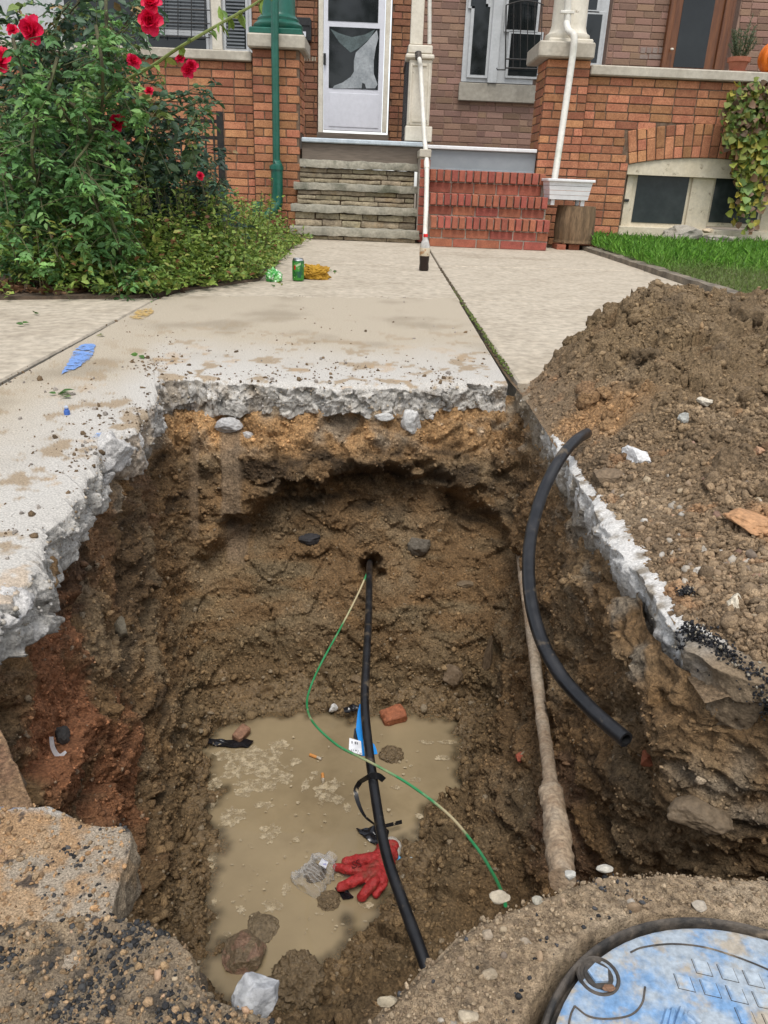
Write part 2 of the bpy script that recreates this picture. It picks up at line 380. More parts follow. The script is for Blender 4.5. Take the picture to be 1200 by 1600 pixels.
# ---- excavation walls: rings of points lofted from the rim to the floor
rings = [
 (0.00, [(-.60,2.06),(-.25,2.09),(.10,2.12),(.42,2.14),(.42,1.60),(.42,1.15),(.42,.77),(.75,.63),(.40,.40),(.09,.36),(-.10,.30),(-.23,.42),(-.62,.55),(-.52,.9),(-.57,1.4)]),
 (-.07, [(-.575,2.03),(-.25,2.045),(.10,2.075),(.40,2.10),(.415,1.60),(.415,1.15),(.41,.77),(.72,.64),(.40,.40),(.09,.36),(-.10,.30),(-.23,.42),(-.60,.56),(-.50,.9),(-.55,1.4)]),
 (-.20, [(-.555,1.93),(-.24,1.955),(.10,1.98),(.39,2.0),(.405,1.58),(.40,1.15),(.41,.79),(.68,.66),(.40,.41),(.09,.37),(-.10,.31),(-.24,.43),(-.58,.58),(-.49,.92),(-.53,1.42)]),
 (-.45, [(-.52,1.87),(-.20,1.91),(.10,1.91),(.37,1.88),(.375,1.52),(.37,1.18),(.40,.88),(.58,.74),(.30,.68),(.10,.58),(-.10,.45),(-.26,.52),(-.52,.66),(-.46,.98),(-.48,1.42)]),
 (-.65, [(-.46,1.75),(-.18,1.79),(.10,1.79),(.33,1.76),(.335,1.47),(.29,1.22),(.29,1.02),(.30,.90),(.18,.80),(.04,.74),(-.10,.66),(-.26,.70),(-.41,.82),(-.40,1.04),(-.43,1.38)]),
 (-.79, [(-.395,1.60),(-.15,1.67),(.10,1.68),(.275,1.67),(.26,1.44),(.14,1.26),(.09,1.08),(-.005,1.00),(-.02,.93),(-.04,.87),(-.12,.85),(-.21,.87),(-.265,.95),(-.315,1.09),(-.38,1.36)]),
 (-.86, [(-.34,1.55),(-.13,1.60),(.08,1.60),(.22,1.58),(.20,1.42),(.08,1.26),(.03,1.09),(-.06,1.02),(-.07,.95),(-.08,.90),(-.13,.90),(-.2,.92),(-.24,.98),(-.28,1.11),(-.33,1.36)])]
RZ = np.array([r[0] for r in rings]); RP = np.array([r[1] for r in rings])      # nr x K x 2
K = RP.shape[1]
def closed_cr(P, per):
    out = []
    for k in range(K):
        a, b, c, d = P[:, k-1], P[:, k], P[:, (k+1) % K], P[:, (k+2) % K]
        for t in np.linspace(0, 1, per[k], endpoint=False):
            out.append(.5*((2*b)+(-a+c)*t+(2*a-5*b+4*c-d)*t*t+(-a+3*b-3*c+d)*t**3))
    return np.stack(out, 1)                                                       # nr x M x 2
dens = np.array([1, 1, 1, 1, 1, 1, 1, .8, .3, .3, .3, .5, 1, 1, 1.])
per = [max(4, int(dens[k]*np.linalg.norm(RP[2:5, (k+1) % K]-RP[2:5, k], axis=1).mean()/.0042)) for k in range(K)]
RD = closed_cr(RP, per); MU = RD.shape[1]
zs = np.linspace(-.04, -.86, 208); zi = np.interp(-zs, -RZ, np.arange(len(RZ)))
i0 = np.clip(zi.astype(int), 0, len(RZ)-2); ft = zi-i0
am = np.clip(i0-1, 0, None); d2 = np.clip(i0+2, None, len(RZ)-1)
tt = ft[:, None, None]
A_, B_, C_, D_ = RD[am], RD[i0], RD[i0+1], RD[d2]
XY = .5*((2*B_)+(-A_+C_)*tt*.9+(2*A_-5*B_+4*C_-D_)*tt*tt*.5+(1-.5)*(C_-B_)*2*0)          # smoothed below
XY = B_*(1-tt)+C_*tt
ker = np.ones(25)/25
pad = np.concatenate([np.repeat(XY[:1], 12, 0), XY, np.repeat(XY[-1:], 12, 0)], 0)
XY = np.apply_along_axis(lambda a: np.convolve(a, ker, 'valid'), 0, pad)
P = np.zeros((MU, len(zs), 3)); P[:, :, :2] = XY.transpose(1, 0, 2); P[:, :, 2] = zs[None]
N = grid_normals(P, True); cen = np.array([0, 1.25, -.5])
if ((cen-P)*N).sum(2).mean() < 0: N = -N
fl = P.reshape(-1, 3); nf = N.reshape(-1, 3)
far = sstep(1.45, 1.65, fl[:, 1])*sstep(-.57, -.42, fl[:, 0])*sstep(.44, .3, fl[:, 0])
# scooped hollow under an arched brow in the far wall
brow = -.19-.17*np.clip(np.abs(fl[:, 0]-.02)/.36, 0, 1.3)**2+.075*fbm(fl, 6, 4, 3, .65)
hollow = far*sstep(brow+.01, brow-.04, fl[:, 2])*sstep(-.64, -.30, fl[:, 2])*.115
# flat tool scrape down the far wall's left part
scr = far*sstep(.034, .022, np.abs(fl[:, 0]+.385+.03*fl[:, 2]))*sstep(-.50, -.46, fl[:, 2])*sstep(-.07, -.1, fl[:, 2])
scr2 = sstep(.016, .010, np.abs(fl[:, 0]+.48))*far*sstep(-.44, -.4, fl[:, 2])*sstep(-.12, -.16, fl[:, 2])
lump = .034*fbm(fl, 5, 3, 11)+.020*billow(fl*np.array([1, 1, 1.25]), 11, 3, 21)+.012*fbm(fl, 26, 3, 31)+.006*billow(fl, 44, 3, 35)+.0035*billow(fl, 105, 2, 41)
fct = .024*facets(fl*np.array([1, 1, 1.3]), 9, 5)+.011*facets(fl, 24, 6)+.0045*facets(fl, 62, 7)
gouge = sstep(.05, -.25, fl[:, 0])*sstep(-.62, -.45, fl[:, 2])*fbm(fl*np.array([1, 1, .12]), 16, 3, 55)*.014
ledge = gouge+fct+.012*fbm(fl*np.array([.35, .35, 1.6]), 9, 3, 51)                    # bedding
rough = 1-.8*np.maximum(scr, scr2)
top = sstep(-.02, -.10, fl[:, 2])
disp = (lump*.8+ledge)*rough*(.25+.75*top)-hollow+.012*np.maximum(scr, scr2)
# loosened heap low on the walls is rounder
low = sstep(-.55, -.74, fl[:, 2]); disp = disp+low*.03*fbm(fl, 4.5, 3, 57)+low*.008*billow(fl, 17, 2, 61)
# small gap where the cable comes out of the far wall
dc = np.sqrt((fl[:, 0]-.012)**2+(fl[:, 2]+.485)**2); disp -= far*.12*sstep(.042, .014, dc+.012*fbm(fl, 30, 2, 99))
Q = fl+nf*disp[:, None]
Q[:, 2] -= .07*sstep(.62, .50, fl[:, 1])*sstep(-.10, -.03, fl[:, 2])
# colours
nA, nB, nC = fbm(fl, 6, 4, 71), fbm(fl, 15, 4, 81), fbm(fl*np.array([.5, .5, 2]), 10, 4, 91)
C = np.tile(BROWN, (len(fl), 1)); C = mixc(C, GREYB, sstep(-.1, .5, nA)); C = mixc(C, DARK, .75*sstep(.16, .55, nC))
C = mixc(C, c_(.29, .175, .08), .6*sstep(.2, .6, nB))
band = sstep(-.195, -.145, fl[:, 2]+.05*nA+.025*nB)                          # sandy bedding under the slab
C = mixc(C, SAND, band*(.12+.3*sstep(.1, -.2, fl[:, 0])+.58*far)*sstep(-.75, -.1, nB+.3*nA)*.97)
C = mixc(C, c_(.34, .29, .225), band*sstep(.0, .5, fbm(fl, 12, 3, 101))*.8)
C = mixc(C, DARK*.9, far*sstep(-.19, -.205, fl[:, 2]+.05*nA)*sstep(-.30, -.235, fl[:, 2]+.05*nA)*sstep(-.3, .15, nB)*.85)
C = mixc(C, c_(.29, .225, .135), .6*far*sstep(-.30, -.5, fl[:, 2])*sstep(-.1, .4, nC))
C = mixc(C, c_(.25, .185, .125), np.maximum(scr, scr2)*.8)
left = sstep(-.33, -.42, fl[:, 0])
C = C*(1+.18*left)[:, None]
for bx, by, bz, br, cc, am_ in ((-.46, .98, -.30, .13, CLAY, 1), (-.42, 1.08, -.50, .15, CLAY*.85, .85), (-.47, 1.16, -.17, .10, CLAY, .8),
                               (-.50, 1.35, -.15, .12, c_(.33, .19, .10), .9), (-.53, 1.75, -.16, .13, c_(.27, .165, .095), .9), (-.50, 1.2, -.16, .09, DARK, .8), (-.5, 1.5, -.3, .12, DARK*1.2, .6), (.37, .98, -.5, .10, c_(.27, .165, .10), .8), (.34, 1.05, -.2, .07, SAND*.6, .5)):
    d = np.sqrt((fl[:, 0]-bx)**2+(fl[:, 1]-by)**2+(fl[:, 2]-bz)**2)
    C = mixc(C, cc, am_*sstep(br*1.15, br*.6, d+.085*nB+.05*nA))
C = mixc(C, C.mean(0)*.0+c_(.185, .13, .07), low*.75)                          # churned mud below
C *= (1+.22*fbm(fl, 60, 2, 111))[:, None]*np.array([1.03, 1., .95])
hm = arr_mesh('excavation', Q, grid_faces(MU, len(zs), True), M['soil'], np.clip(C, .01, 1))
hm.materials.append(M['wetmud'])
wetz = (Q[:, 2]+.03*fbm(Q, 10, 2, 5)).reshape(MU, len(zs))
hm.polygons.foreach_set('material_index', (wetz[:, :-1].ravel() < -.735).astype(np.int32)[:len(hm.polygons)])
pit = link('excavation', hm); tag(pit, 'deep square pit dug through brown soil beneath the sidewalk', 'pit', kind='structure')
# crumbs clinging to the walls
NQ = grid_normals(Q.reshape(MU, len(zs), 3), True).reshape(-1, 3)
if ((cen-Q)*NQ).sum(1).mean() < 0: NQ = -NQ
def facing(Q, NQ): return ((CP-Q)*NQ).sum(1) > 0
vis = np.where(facing(Q, NQ) & (fl[:, 2] < -.085) & (Q[:, 2] > -.80) & (np.maximum(scr, scr2) < .4))[0]
sel = rng.choice(vis, 48000); sz = np.clip(rng.lognormal(-6.2, .55, len(sel)), .0009, .0095)*(1+.5*low[sel])
cc = C[sel]*rng.uniform(.6, 1.55, (len(sel), 1)); pale = rng.random(len(sel)) < .045
cc[pale] = cc[pale]*.3+np.array([.36, .29, .2])*.7
V, F, CV = crumbs(Q[sel]+NQ[sel]*(sz*.1)[:, None], sz, cc, .5, .38)
tag(link('soil_crumbs', arr_mesh('soil_crumbs', V, F, M['crumb'], np.clip(CV, .01, 1), False), pit), kind='stuff')
# crust of stones poking out of the walls, as pieces of the pit
def rock_mesh(name, m, col, size, seed, amp=.28, fs=1.3, sub=3, facet=0., stretch=(1, 1, 1), col2=None, fine=.04):
    V, F = ICO[sub]; V = V.copy()
    if facet:
        r = np.random.default_rng(seed)
        for k in range(int(10*facet)+6):
            n = r.normal(size=3); n /= np.linalg.norm(n); h = r.uniform(.62, .88); d = V@n; V -= np.outer(np.clip(d-h, 0, None), n)
    d = amp*fbm(V+seed*3.7, fs, 3, seed)+fine*fbm(V+seed, 5, 3, seed+5)
    W = V*(1+d)[:, None]*np.array(stretch)*np.array(size if not np.isscalar(size) else (size,)*3)
    c = np.tile(np.array(col, float), (len(W), 1))
    if col2 is not None: c = mixc(c, col2, sstep(-.05, .15, fbm(V+seed*1.7, 1.6, 3, seed+9)))
    c *= (1+.2*fbm(V*1.+seed, 4, 3, seed+2))[:, None]
    return arr_mesh(name, W, F, m, np.clip(c, .004, 1), smooth=not facet)
def rock(name, loc, size, col, seed, rot=(0, 0, 0), parent=None, m='stone', **k):
    o = link(name, rock_mesh(name, M[m], col, size, seed, **k), parent); o.location = tuple(loc); o.rotation_euler = rot
    return o
def wallpt(px, py):
    """the point of the pit wall seen in a given direction (nearest to the eye)"""
    d = _ray(px, py); d = d/np.linalg.norm(d); v = Q-CP; t = v@d; e = np.linalg.norm(v-t[:, None]*d, axis=1)
    k = np.where(e < .006)[0]
    if len(k) == 0: k = np.array([e.argmin()])
    return Q[k[t[k].argmin()]]
for k, (px, py, s, cc, st) in enumerate([(188, 985, .022, (.2, .17, .12), (.8, .7, 1.3)), (488, 842, .03, (.035, .033, .035), (1.3, .6, .6)),
        (655, 850, .032, (.13, .11, .085), (1, .5, 1)), (705, 1055, .035, (.17, .12, .075), (.9, .5, 1.1)), (760, 1030, .035, (.15, .105, .065), (.45, .5, 2.3)),
        (355, 663, .036, (.42, .41, .40), (1.15, .8, .75)), (388, 680, .014, (.45, .44, .43), (1.2, .8, .7)), (643, 657, .032, (.5, .49, .47), (.95, .8, 1.2)), (598, 648, .018, (.48, .47, .45), (1.6, .8, .7)),
        (675, 650, .010, (.5, .49, .47), (1, 1, 1)), (1090, 1270, .028, (.15, .11, .07), (1.5, 1, .7)), (100, 1145, .015, (.06, .055, .05), (1, 1, 1)), (1010, 1190, .012, (.3, .1, .05), (1, 1, 1)),
        (810, 1180, .01, (.35, .09, .05), (1, 1, 1)), (560, 1060, .016, (.2, .14, .08), (1, 1, .7)), (730, 910, .02, (.16, .115, .07), (1.5, .6, .6))]):
    p = wallpt(px, py)
    rock('embedded_stone', p, s, cc, 40+k, parent=pit, facet=.6, stretch=st, sub=4, fine=.06, amp=.15)

# ---- muddy water
gw = np.stack(np.meshgrid(np.linspace(-.55, .45, 190), np.linspace(.75, 1.8, 200), indexing='ij'), -1).reshape(-1, 2)
shp = Q[np.abs(Q[:, 2]+.80) < .005][::2, :2]; sd_ = np.full(len(gw), 9.)
for k0 in range(0, len(gw), 2000): sd_[k0:k0+2000] = np.sqrt(((gw[k0:k0+2000, None]-shp[None])**2).sum(2).min(1))
tb = np.clip(.35+.65*sstep(.0, .024, sd_+.008*fbm(np.c_[gw, gw[:, :1]*0], 25, 3, 19)), 0, 1)          # how much suspended mud hides the bottom
ww = arr_mesh('water', np.c_[gw, np.full(len(gw), -.80)], grid_faces(190, 200), M['water'], np.repeat(tb[:, None], 3, 1))
_n, _l = M['water'].node_tree.nodes, M['water'].node_tree.links; _a = _n.new('ShaderNodeVertexColor'); _a.layer_name = 'Col'
_ms = _n.new('ShaderNodeMixShader'); _d = _n.new('ShaderNodeBsdfRefraction'); _d.inputs['IOR'].default_value = 1.0; _d.inputs['Color'].default_value = (.62, .5, .34, 1); _d.inputs['Roughness'].default_value = 0
_l.new(_a.outputs[0], _ms.inputs[0]); _l.new(_d.outputs[0], _ms.inputs[1]); _l.new(_n['Principled BSDF'].outputs[0], _ms.inputs[2])
_gl = _n.new('ShaderNodeBsdfGlossy'); _gl.inputs['Roughness'].default_value = .03; _fr = _n.new('ShaderNodeFresnel'); _fr.inputs[0].default_value = 1.33; _m2 = _n.new('ShaderNodeMixShader')
_l.new(_fr.outputs[0], _m2.inputs[0]); _l.new(_ms.outputs[0], _m2.inputs[1]); _l.new(_gl.outputs[0], _m2.inputs[2]); _l.new(_m2.outputs[0], _n['Material Output'].inputs[0]); _n['Principled BSDF'].inputs['Specular IOR Level'].default_value = 0.
# mud floor beneath the water
gf = gw.copy(); flz = -.845+.012*fbm(np.c_[gf, gf[:, :1]*0], 9, 3, 29)
tag(link('pit_floor', arr_mesh('pit_floor', np.c_[gf, flz], grid_faces(190, 200), M['wetmud'], np.tile(c_(.15, .105, .06), (len(gf), 1))), pit))
tag(link('water', ww), 'murky brown water at the bottom of the pit', 'water', kind='structure')

# ---- broken sidewalk slab round the pit
def arclen(P):
    return np.concatenate([[0], np.cumsum(np.linalg.norm(np.diff(P, axis=0), axis=1))])
def broken_slab(name, edge, back, thick, parent, n=1250, nt=70, nfc=30, seed=0, jag=.016, face_amp=.015, white=.25, dirt=1., under=.05, lean=0.):
    E, Bk = np.array(edge, float), np.array(back, float)
    s = arclen(E); s /= s[-1]; u = np.linspace(0, 1, n)
    e = np.stack([np.interp(u, s, E[:, i]) for i in (0, 1)], 1); b = np.stack([np.interp(u, s, Bk[:, i]) for i in (0, 1)], 1)
    tg = np.gradient(e, axis=0); tg /= np.linalg.norm(tg, axis=1)[:, None]; nrm = np.stack([-tg[:, 1], tg[:, 0]], 1)
    sgn = np.sign(((e-b)*nrm).sum(1).mean()); nrm *= sgn                         # points into the pit
    k = np.ones(9)/9; nrm = np.stack([np.convolve(np.pad(nrm[:, i], 4, 'edge'), k, 'valid') for i in (0, 1)], 1)
    e3 = np.concatenate([e, np.zeros((n, 1))], 1)
    off = jag*fbm(e3, 6, 4, seed, .6)+jag*.5*facets(e3, 13, seed+14)+jag*.22*facets(e3, 40, seed+15)
    e_s = e; e = e+nrm*off[:, None]
    tq = 1-(1-np.linspace(0, 1, nt))**2.2
    T = b[:, None, :]*(1-tq)[None, :, None]+e_s[:, None, :]*tq[None, :, None]+(nrm*off[:, None])[:, None, :]*(tq**14)[None, :, None]
    dist = np.linalg.norm(T-e[:, None, :], axis=2)
    q3 = np.concatenate([T, np.zeros((n, nt, 1))], 2).reshape(-1, 3)
    zt = .0012*fbm(q3, 14, 3, seed+1)-.012*np.exp(-dist.ravel()/.012)*(.5+1.2*np.clip(fbm(q3, 16, 3, seed+2)+.3, 0, 2))
    topP = q3.copy(); topP[:, 2] = zt; topP = topP.reshape(n, nt, 3)
    fz = np.linspace(0, 1, nfc+1)[1:]; fp = np.zeros((n, nfc, 3))
    thk = thick*(1+.5*fbm(e3, 5, 4, seed+6))
    fp[:, :, :2] = e[:, None, :]+nrm[:, None, :]*(lean*fz)[None, :, None]; fp[:, :, 2] = topP[:, -1:, 2]-thk[:, None]*fz[None]
    q = fp.reshape(-1, 3)
    d = face_amp*(.5*fbm(q, 8, 3, seed+7)+1.0*facets(q, 15, seed+8)+.5*facets(q, 38, seed+9)+.22*facets(q, 95, seed+10))
    fp[:, :, :2] += nrm[:, None, :]*(d.reshape(n, nfc)*np.clip(fz*5, 0, 1)[None])[..., None]
    un = fp[:, -1:, :].copy(); un[:, :, :2] -= nrm[:, None, :]*under; un[:, :, 2] -= .004
    P = np.concatenate([topP, fp, un], 1); nv = P.shape[1]; fl = P.reshape(-1, 3)
    dd = np.concatenate([dist, np.zeros((n, nfc+1))], 1).ravel(); isf = np.concatenate([np.zeros((n, nt)), np.ones((n, nfc+1))], 1).ravel()
    n1, n2, n3 = fbm(fl, 3, 4, seed+11), fbm(fl, 9, 4, seed+12), fbm(fl, 30, 3, seed+13)
    C = np.tile(c_(.43, .37, .285), (len(fl), 1)); C = mixc(C, c_(.33, .28, .21), sstep(0, .5, n1))
    C = mixc(C, c_(.50, .475, .435), sstep(white*1.6, white*.2, dd+.12*n1+.05*n2)*.95)
    C = mixc(C, c_(.30, .215, .125), dirt*(1-isf)*sstep(.2, .42, n2+.35*n1+.45*n3)*sstep(1.3, .1, dd)*.8)
    C = mixc(C, c_(.44, .30, .17), dirt*(1-isf)*sstep(.32, .46, fbm(fl, 6, 3, seed+17)+.35*n3)*sstep(.8, .1, dd)*.5)
    cell = facets(fl, 38, seed+9); C = mixc(C, c_(.43, .405, .365), isf*.9); C = mixc(C, c_(.24, .19, .135), isf*sstep(.0, .4, n2)*.7); C = mixc(C, c_(.50, .48, .45), isf*sstep(.05, .4, n3)*.5); C = mixc(C, c_(.33, .22, .12), isf*sstep(.25, .5, n1+.3*n3)*.5); C = C*(1+isf*.55*cell)[:, None]
    o = link(name, arr_mesh(name, fl, grid_faces(n, nv), M['concrete'], np.clip(C, .02, 1)), parent)
    return o, topP, dist
walk = empty('sidewalk'); tag(walk, 'worn concrete sidewalk and path in front of the houses', 'sidewalk', kind='structure')
gx = .393
rim = [G(797, 598)[:2]-c_(.008, 0), G(740, 597)[:2], G(640, 604)[:2], G(540, 602)[:2], G(420, 599)[:2], G(330, 592)[:2], G(262, 590)[:2], G(243, 600)[:2], G(232, 640)[:2], G(215, 668)[:2], G(165, 690)[:2],
       G(128, 765)[:2], G(72, 832)[:2], G(42, 897)[:2], G(0, 945)[:2], c_(-.46, .74), c_(-.47, .62)]
jy = 3.62
backp = [c_(gx-.004, 3.83), c_(.25, 3.80), c_(.05, 3.76), c_(-.2, 3.71), c_(-.4, 3.66), c_(-.7, 3.59), c_(-.94, 3.5), c_(-.945, 3.3), c_(-.94, 2.9), c_(-.935, 2.6), c_(-.93, 2.2), c_(-.925, 1.8), c_(-.915, 1.4),
         c_(-.91, 1.1), c_(-.91, .8), c_(-.91, .7), c_(-.91, .55)]
slabA, topA, distA = broken_slab('broken_slab', rim, backp, .082, walk, seed=3, jag=.02, face_amp=.017, white=.42)
edgeR = [(gx+.010, 2.115), (gx+.012, 1.9), (gx+.006, 1.5), (gx, 1.2), (gx+.002, .95), (gx+.004, .79), (gx+.018, .745), (.46, .715), (.55, .685), (.8, .65), (2.3, .63)]
backR = [(2.3, 2.13), (2.3, 2.0), (2.3, 1.8), (2.3, 1.6), (2.3, 1.4), (2.3, 1.25), (2.3, 1.2), (2.3, 1.15), (2.3, 1.1), (2.3, 1.0), (2.3, .8)]
slabB, topB, distB = broken_slab('cut_slab', edgeR, backR, .085, walk, n=1000, nt=40, nfc=34, seed=23, jag=.013, face_amp=.012, white=.05, dirt=.6, under=.03, lean=-.012)
# whitish lime streaks down that cut face
me = slabB.data; nV = len(me.vertices); co = np.zeros(nV*3, np.float32); me.vertices.foreach_get('co', co); co = co.reshape(-1, 3)
ca = me.color_attributes['Col']; cb = np.zeros(nV*4, np.float32); ca.data.foreach_get('color', cb); cb = cb.reshape(-1, 4)
fz = -co[:, 2]/.085; st = fbm(co*np.array([1, 1, .3]), 22, 4, 301)
face = np.maximum(np.maximum(sstep(gx+.06, gx+.03, co[:, 0])*sstep(.70, .80, co[:, 1]), sstep(-.004, -.016, co[:, 2])), sstep(.88, .80, co[:, 1])); upf = sstep(.95, .5, fz+.35*st)*sstep(2.0, 1.6, co[:, 1]+.2*st)
cc = np.tile(c_(.25, .215, .17), (nV, 1)); cc = mixc(cc, c_(.60, .58, .55), upf*sstep(-.45, .05, st+.4*fbm(co, 60, 3, 303))*sstep(.76, .82, co[:, 1])); cc = mixc(cc, c_(.21, .155, .1), sstep(.82, .74, co[:, 1])); cc = mixc(cc, c_(.24, .19, .13), sstep(1.6, 1.9, co[:, 1]+.1*st)*.8)
cb[:, :3] = cb[:, :3]*(1-face[:, None])+cc*face[:, None]; ca.data.foreach_set('color', cb.ravel())

def aggregate(slab, n, lo, mask):
    me = slab.data; k = len(me.vertices); q = np.zeros(k*3, np.float32); me.vertices.foreach_get('co', q); q = q.reshape(-1, 3)
    w = np.where((q[:, 2] < -.010) & (q[:, 2] > -.065) & mask(q))[0]; s = np.clip(rng.lognormal(lo, .45, n), .0012, .0075); sel = rng.choice(w, n)
    cc = np.array([(.38, .33, .26), (.46, .42, .36), (.33, .3, .26), (.42, .35, .26), (.52, .49, .45)])[rng.integers(0, 5, n)]*rng.uniform(.7, 1.15, (n, 1))
    V, F, CV = crumbs(q[sel], s, cc, .6, .2); tag(link('aggregate', arr_mesh('aggregate', V, F, M['stone'], CV, False), slab), kind='stuff')
aggregate(slabA, 1500, -6.2, lambda q: q[:, 1] > .7); aggregate(slabB, 260, -6.3, lambda q: (q[:, 0] < .43) & (q[:, 1] > .8))

def plain_slab(pts, m='slab', z=0., name='paving_slab', bev=.006):
    """flat slab with eased edges"""
    P = np.array(pts, float); c = P.mean(0); inn = P+(c-P)/np.linalg.norm(c-P, axis=1)[:, None]*bev*1.4; n = len(P)
    V = [(*p, z) for p in inn]+[(*p, z-bev) for p in P]+[(*p, z-.07) for p in P]
    F = [tuple(range(n))]+[(n+i, n+(i+1) % n, (i+1) % n, i) for i in range(n)]+[(2*n+i, 2*n+(i+1) % n, n+(i+1) % n, n+i) for i in range(n)]
    return MB().add(V, F).build(name, M[m], walk)
g2 = .007
J1 = lambda x: 3.72+.105*x; J2 = lambda x: 5.36+.14*(x-.1)
cx = .405
plain_slab([(-.93, J1(-.93)+g2-.1), (cx-.006, J1(cx)+g2), (.41, J2(.4)-g2), (-.75, J2(-.75)-g2)])
plain_slab([(-.75, J2(-.75)+g2), (.41, J2(.4)+g2), (.43, 7.5), (-.75, 7.5)], z=.001)
plain_slab([(cx+.003, 2.14), (2.3, 2.14), (2.3, 4.02), (cx+.002, J1(cx)+.01)], z=-.001)
plain_slab([(cx+.003, J1(cx)+g2+.012), (1.86, J1(1.86)+g2), (1.88, J2(1.86)-g2), (.420, J2(.43)-g2)])
plain_slab([(.420, J2(.43)+g2), (1.88, J2(1.88)+g2), (1.9, 7.6), (.447, 7.6)], z=.002)
plain_slab([(-2.9, .2), (-.953, .2), (-.957, 3.47), (-2.9, 3.1)], z=-.002)
# moss and dirt in the long joint
N_ = 900; y = rng.uniform(2.2, 5.3, N_); x = cx-.001+.012*(y-3.7)/3+rng.normal(0, .004, N_); s = rng.uniform(.002, .006, N_)
gm = rng.random(N_) < sstep(4.6, 3.0, y)*.75
cc = np.where(gm[:, None], c_(.13, .17, .04)[None], c_(.11, .085, .055)[None])*rng.uniform(.6, 1.3, (N_, 1))
V, F, CV = crumbs(np.stack([x, y, np.full(N_, -.001)], 1), s, cc)
tag(link('joint_moss', arr_mesh('joint_moss', V, F, M['crumb'], CV, False), walk), kind='stuff')
# crumbs and smears of soil on the sidewalk
N_ = 1500; tA = topA.reshape(-1, 3); dA = distA.ravel(); wgt = np.exp(-dA/.35); wgt = wgt*sstep(-.05, .4, fbm(tA, 4, 3, 77))+wgt*.12
wgt *= np.concatenate([[0], np.diff(tA[:, 1])**2+np.diff(tA[:, 0])**2])**.5+.0005
sel = rng.choice(len(tA), N_, p=wgt/wgt.sum()); s = np.clip(rng.lognormal(-6.2, .6, N_), .001, .011)
pp = tA[sel]+np.c_[rng.normal(0, .01, (N_, 2)), s*.2]
cc = np.where(rng.random((N_, 1)) < .7, c_(.17, .115, .065)[None], c_(.33, .29, .25)[None])*rng.uniform(.6, 1.3, (N_, 1))
V, F, CV = crumbs(pp, s, cc, .55)
tag(link('loose_soil', arr_mesh('loose_soil', V, F, M['crumb'], CV, False), walk), kind='stuff')
# loose lumps of broken concrete hanging under the left edge
for k, (px, py, z, s, st) in enumerate([(188, 705, -.02, .045, (1, 1.2, .9)), (222, 690, -.035, .03, (.8, 1, 1)), (150, 735, -.04, .034, (.8, 1.4, .8)), (120, 790, -.045, .032, (.7, 1.1, .9)), (205, 720, -.065, .022, (1, 1, .8)), (25, 950, -.03, .05, (.8, 1, .6)), (232, 660, -.05, .028, (.7, 1, 1)),
                                           (180, 745, -.06, .02, (1, 1, .8)), (140, 775, -.075, .018, (1, 1.2, .8))]):
    rock('concrete_lump', G(px, py, z)-c_(.02, 0, 0), s, (.50, .48, .455), 70+k, parent=walk, m='concrete', facet=.5, stretch=st, sub=4, fine=.09, amp=.2)

def stroke(name, m, poly, z, parent, seed=0, jit=.004):
    P = np.array([G(*p, z)[:2] for p in poly]); n = 90; s = arclen(np.vstack([P, P[:1]])); s /= s[-1]; Pc = np.vstack([P, P[:1]])
    u = np.linspace(0, 1, n, endpoint=False); q = np.stack([np.interp(u, s, Pc[:, i]) for i in (0, 1)], 1)
    q3 = np.c_[q, np.zeros(n)]; q = q+jit*np.stack([fbm(q3, 40, 3, seed), fbm(q3, 40, 3, seed+9)], 1)*2
    return MB().add([(a, b, z) for a, b in q], [tuple(range(n))]).build(name, m, parent)
def splotch(name, color, keep):
    m = pmat(name, color, ns=40, var=.2, rough=.8, spec=.2); n, l = m.node_tree.nodes, m.node_tree.links
    t = n.new('ShaderNodeTexNoise'); t.inputs['Scale'].default_value = 30; t.inputs['Detail'].default_value = 6; t.inputs['Roughness'].default_value = .8
    geo = n.new('ShaderNodeNewGeometry'); l.new(geo.outputs['Position'], t.inputs['Vector'])
    r = n.new('ShaderNodeMapRange'); r.inputs[1].default_value = keep-.05; r.inputs[2].default_value = keep+.05; l.new(t.outputs['Fac'], r.inputs[0])
    l.new(r.outputs[0], n['Principled BSDF'].inputs['Alpha']); return m
stroke('paint_mark', splotch('blue marking paint', (.17, .29, .58), .45), [(95, 584), (118, 545), (130, 537), (150, 537), (143, 558), (120, 575)], .0035, walk, 1)
stroke('paint_mark', splotch('ochre marking paint', (.5, .34, .13), .5), [(200, 497), (215, 484), (238, 480), (240, 488), (222, 499)], .0035, walk, 2)
stroke('paint_mark', splotch('blue paint trace', (.25, .37, .62), .55), [(140, 690), (150, 676), (162, 676), (160, 688), (148, 695)], .0035, walk, 3)
# ================================================================== spoil heap beside the pit
gxs = np.concatenate([np.linspace(.399, .8, 105, endpoint=False), np.linspace(.8, 2.3, 200)]); gys = np.concatenate([np.linspace(.735, 1.5, 190, endpoint=False), np.linspace(1.5, 3.15, 260)])
Xg, Yg = np.meshgrid(gxs, gys, indexing='ij')
amp = np.interp(Xg, [.37, .42, .5, .6, .75, .95, 1.15, 1.5, 2.3], [-.01, .01, .06, .12, .152, .16, .16, .155, .15])
q0 = np.stack([Xg, Yg, np.zeros_like(Xg)], -1).reshape(-1, 3)
yc = 2.38+.05*fbm(q0*np.array([1, 0, 0]), 3, 2, 5).reshape(Xg.shape)
rise = np.clip((Yg-.75)/(yc-.75), 0, 1); prof = rise**1.15
fall = np.clip((yc+.52-Yg)/.52, 0, 1); prof = np.where(Yg > yc, fall**.8*(.55+.45*fall), prof)
toe = sstep(.38, .46, Xg+.0)*sstep(.66, .76, Yg)
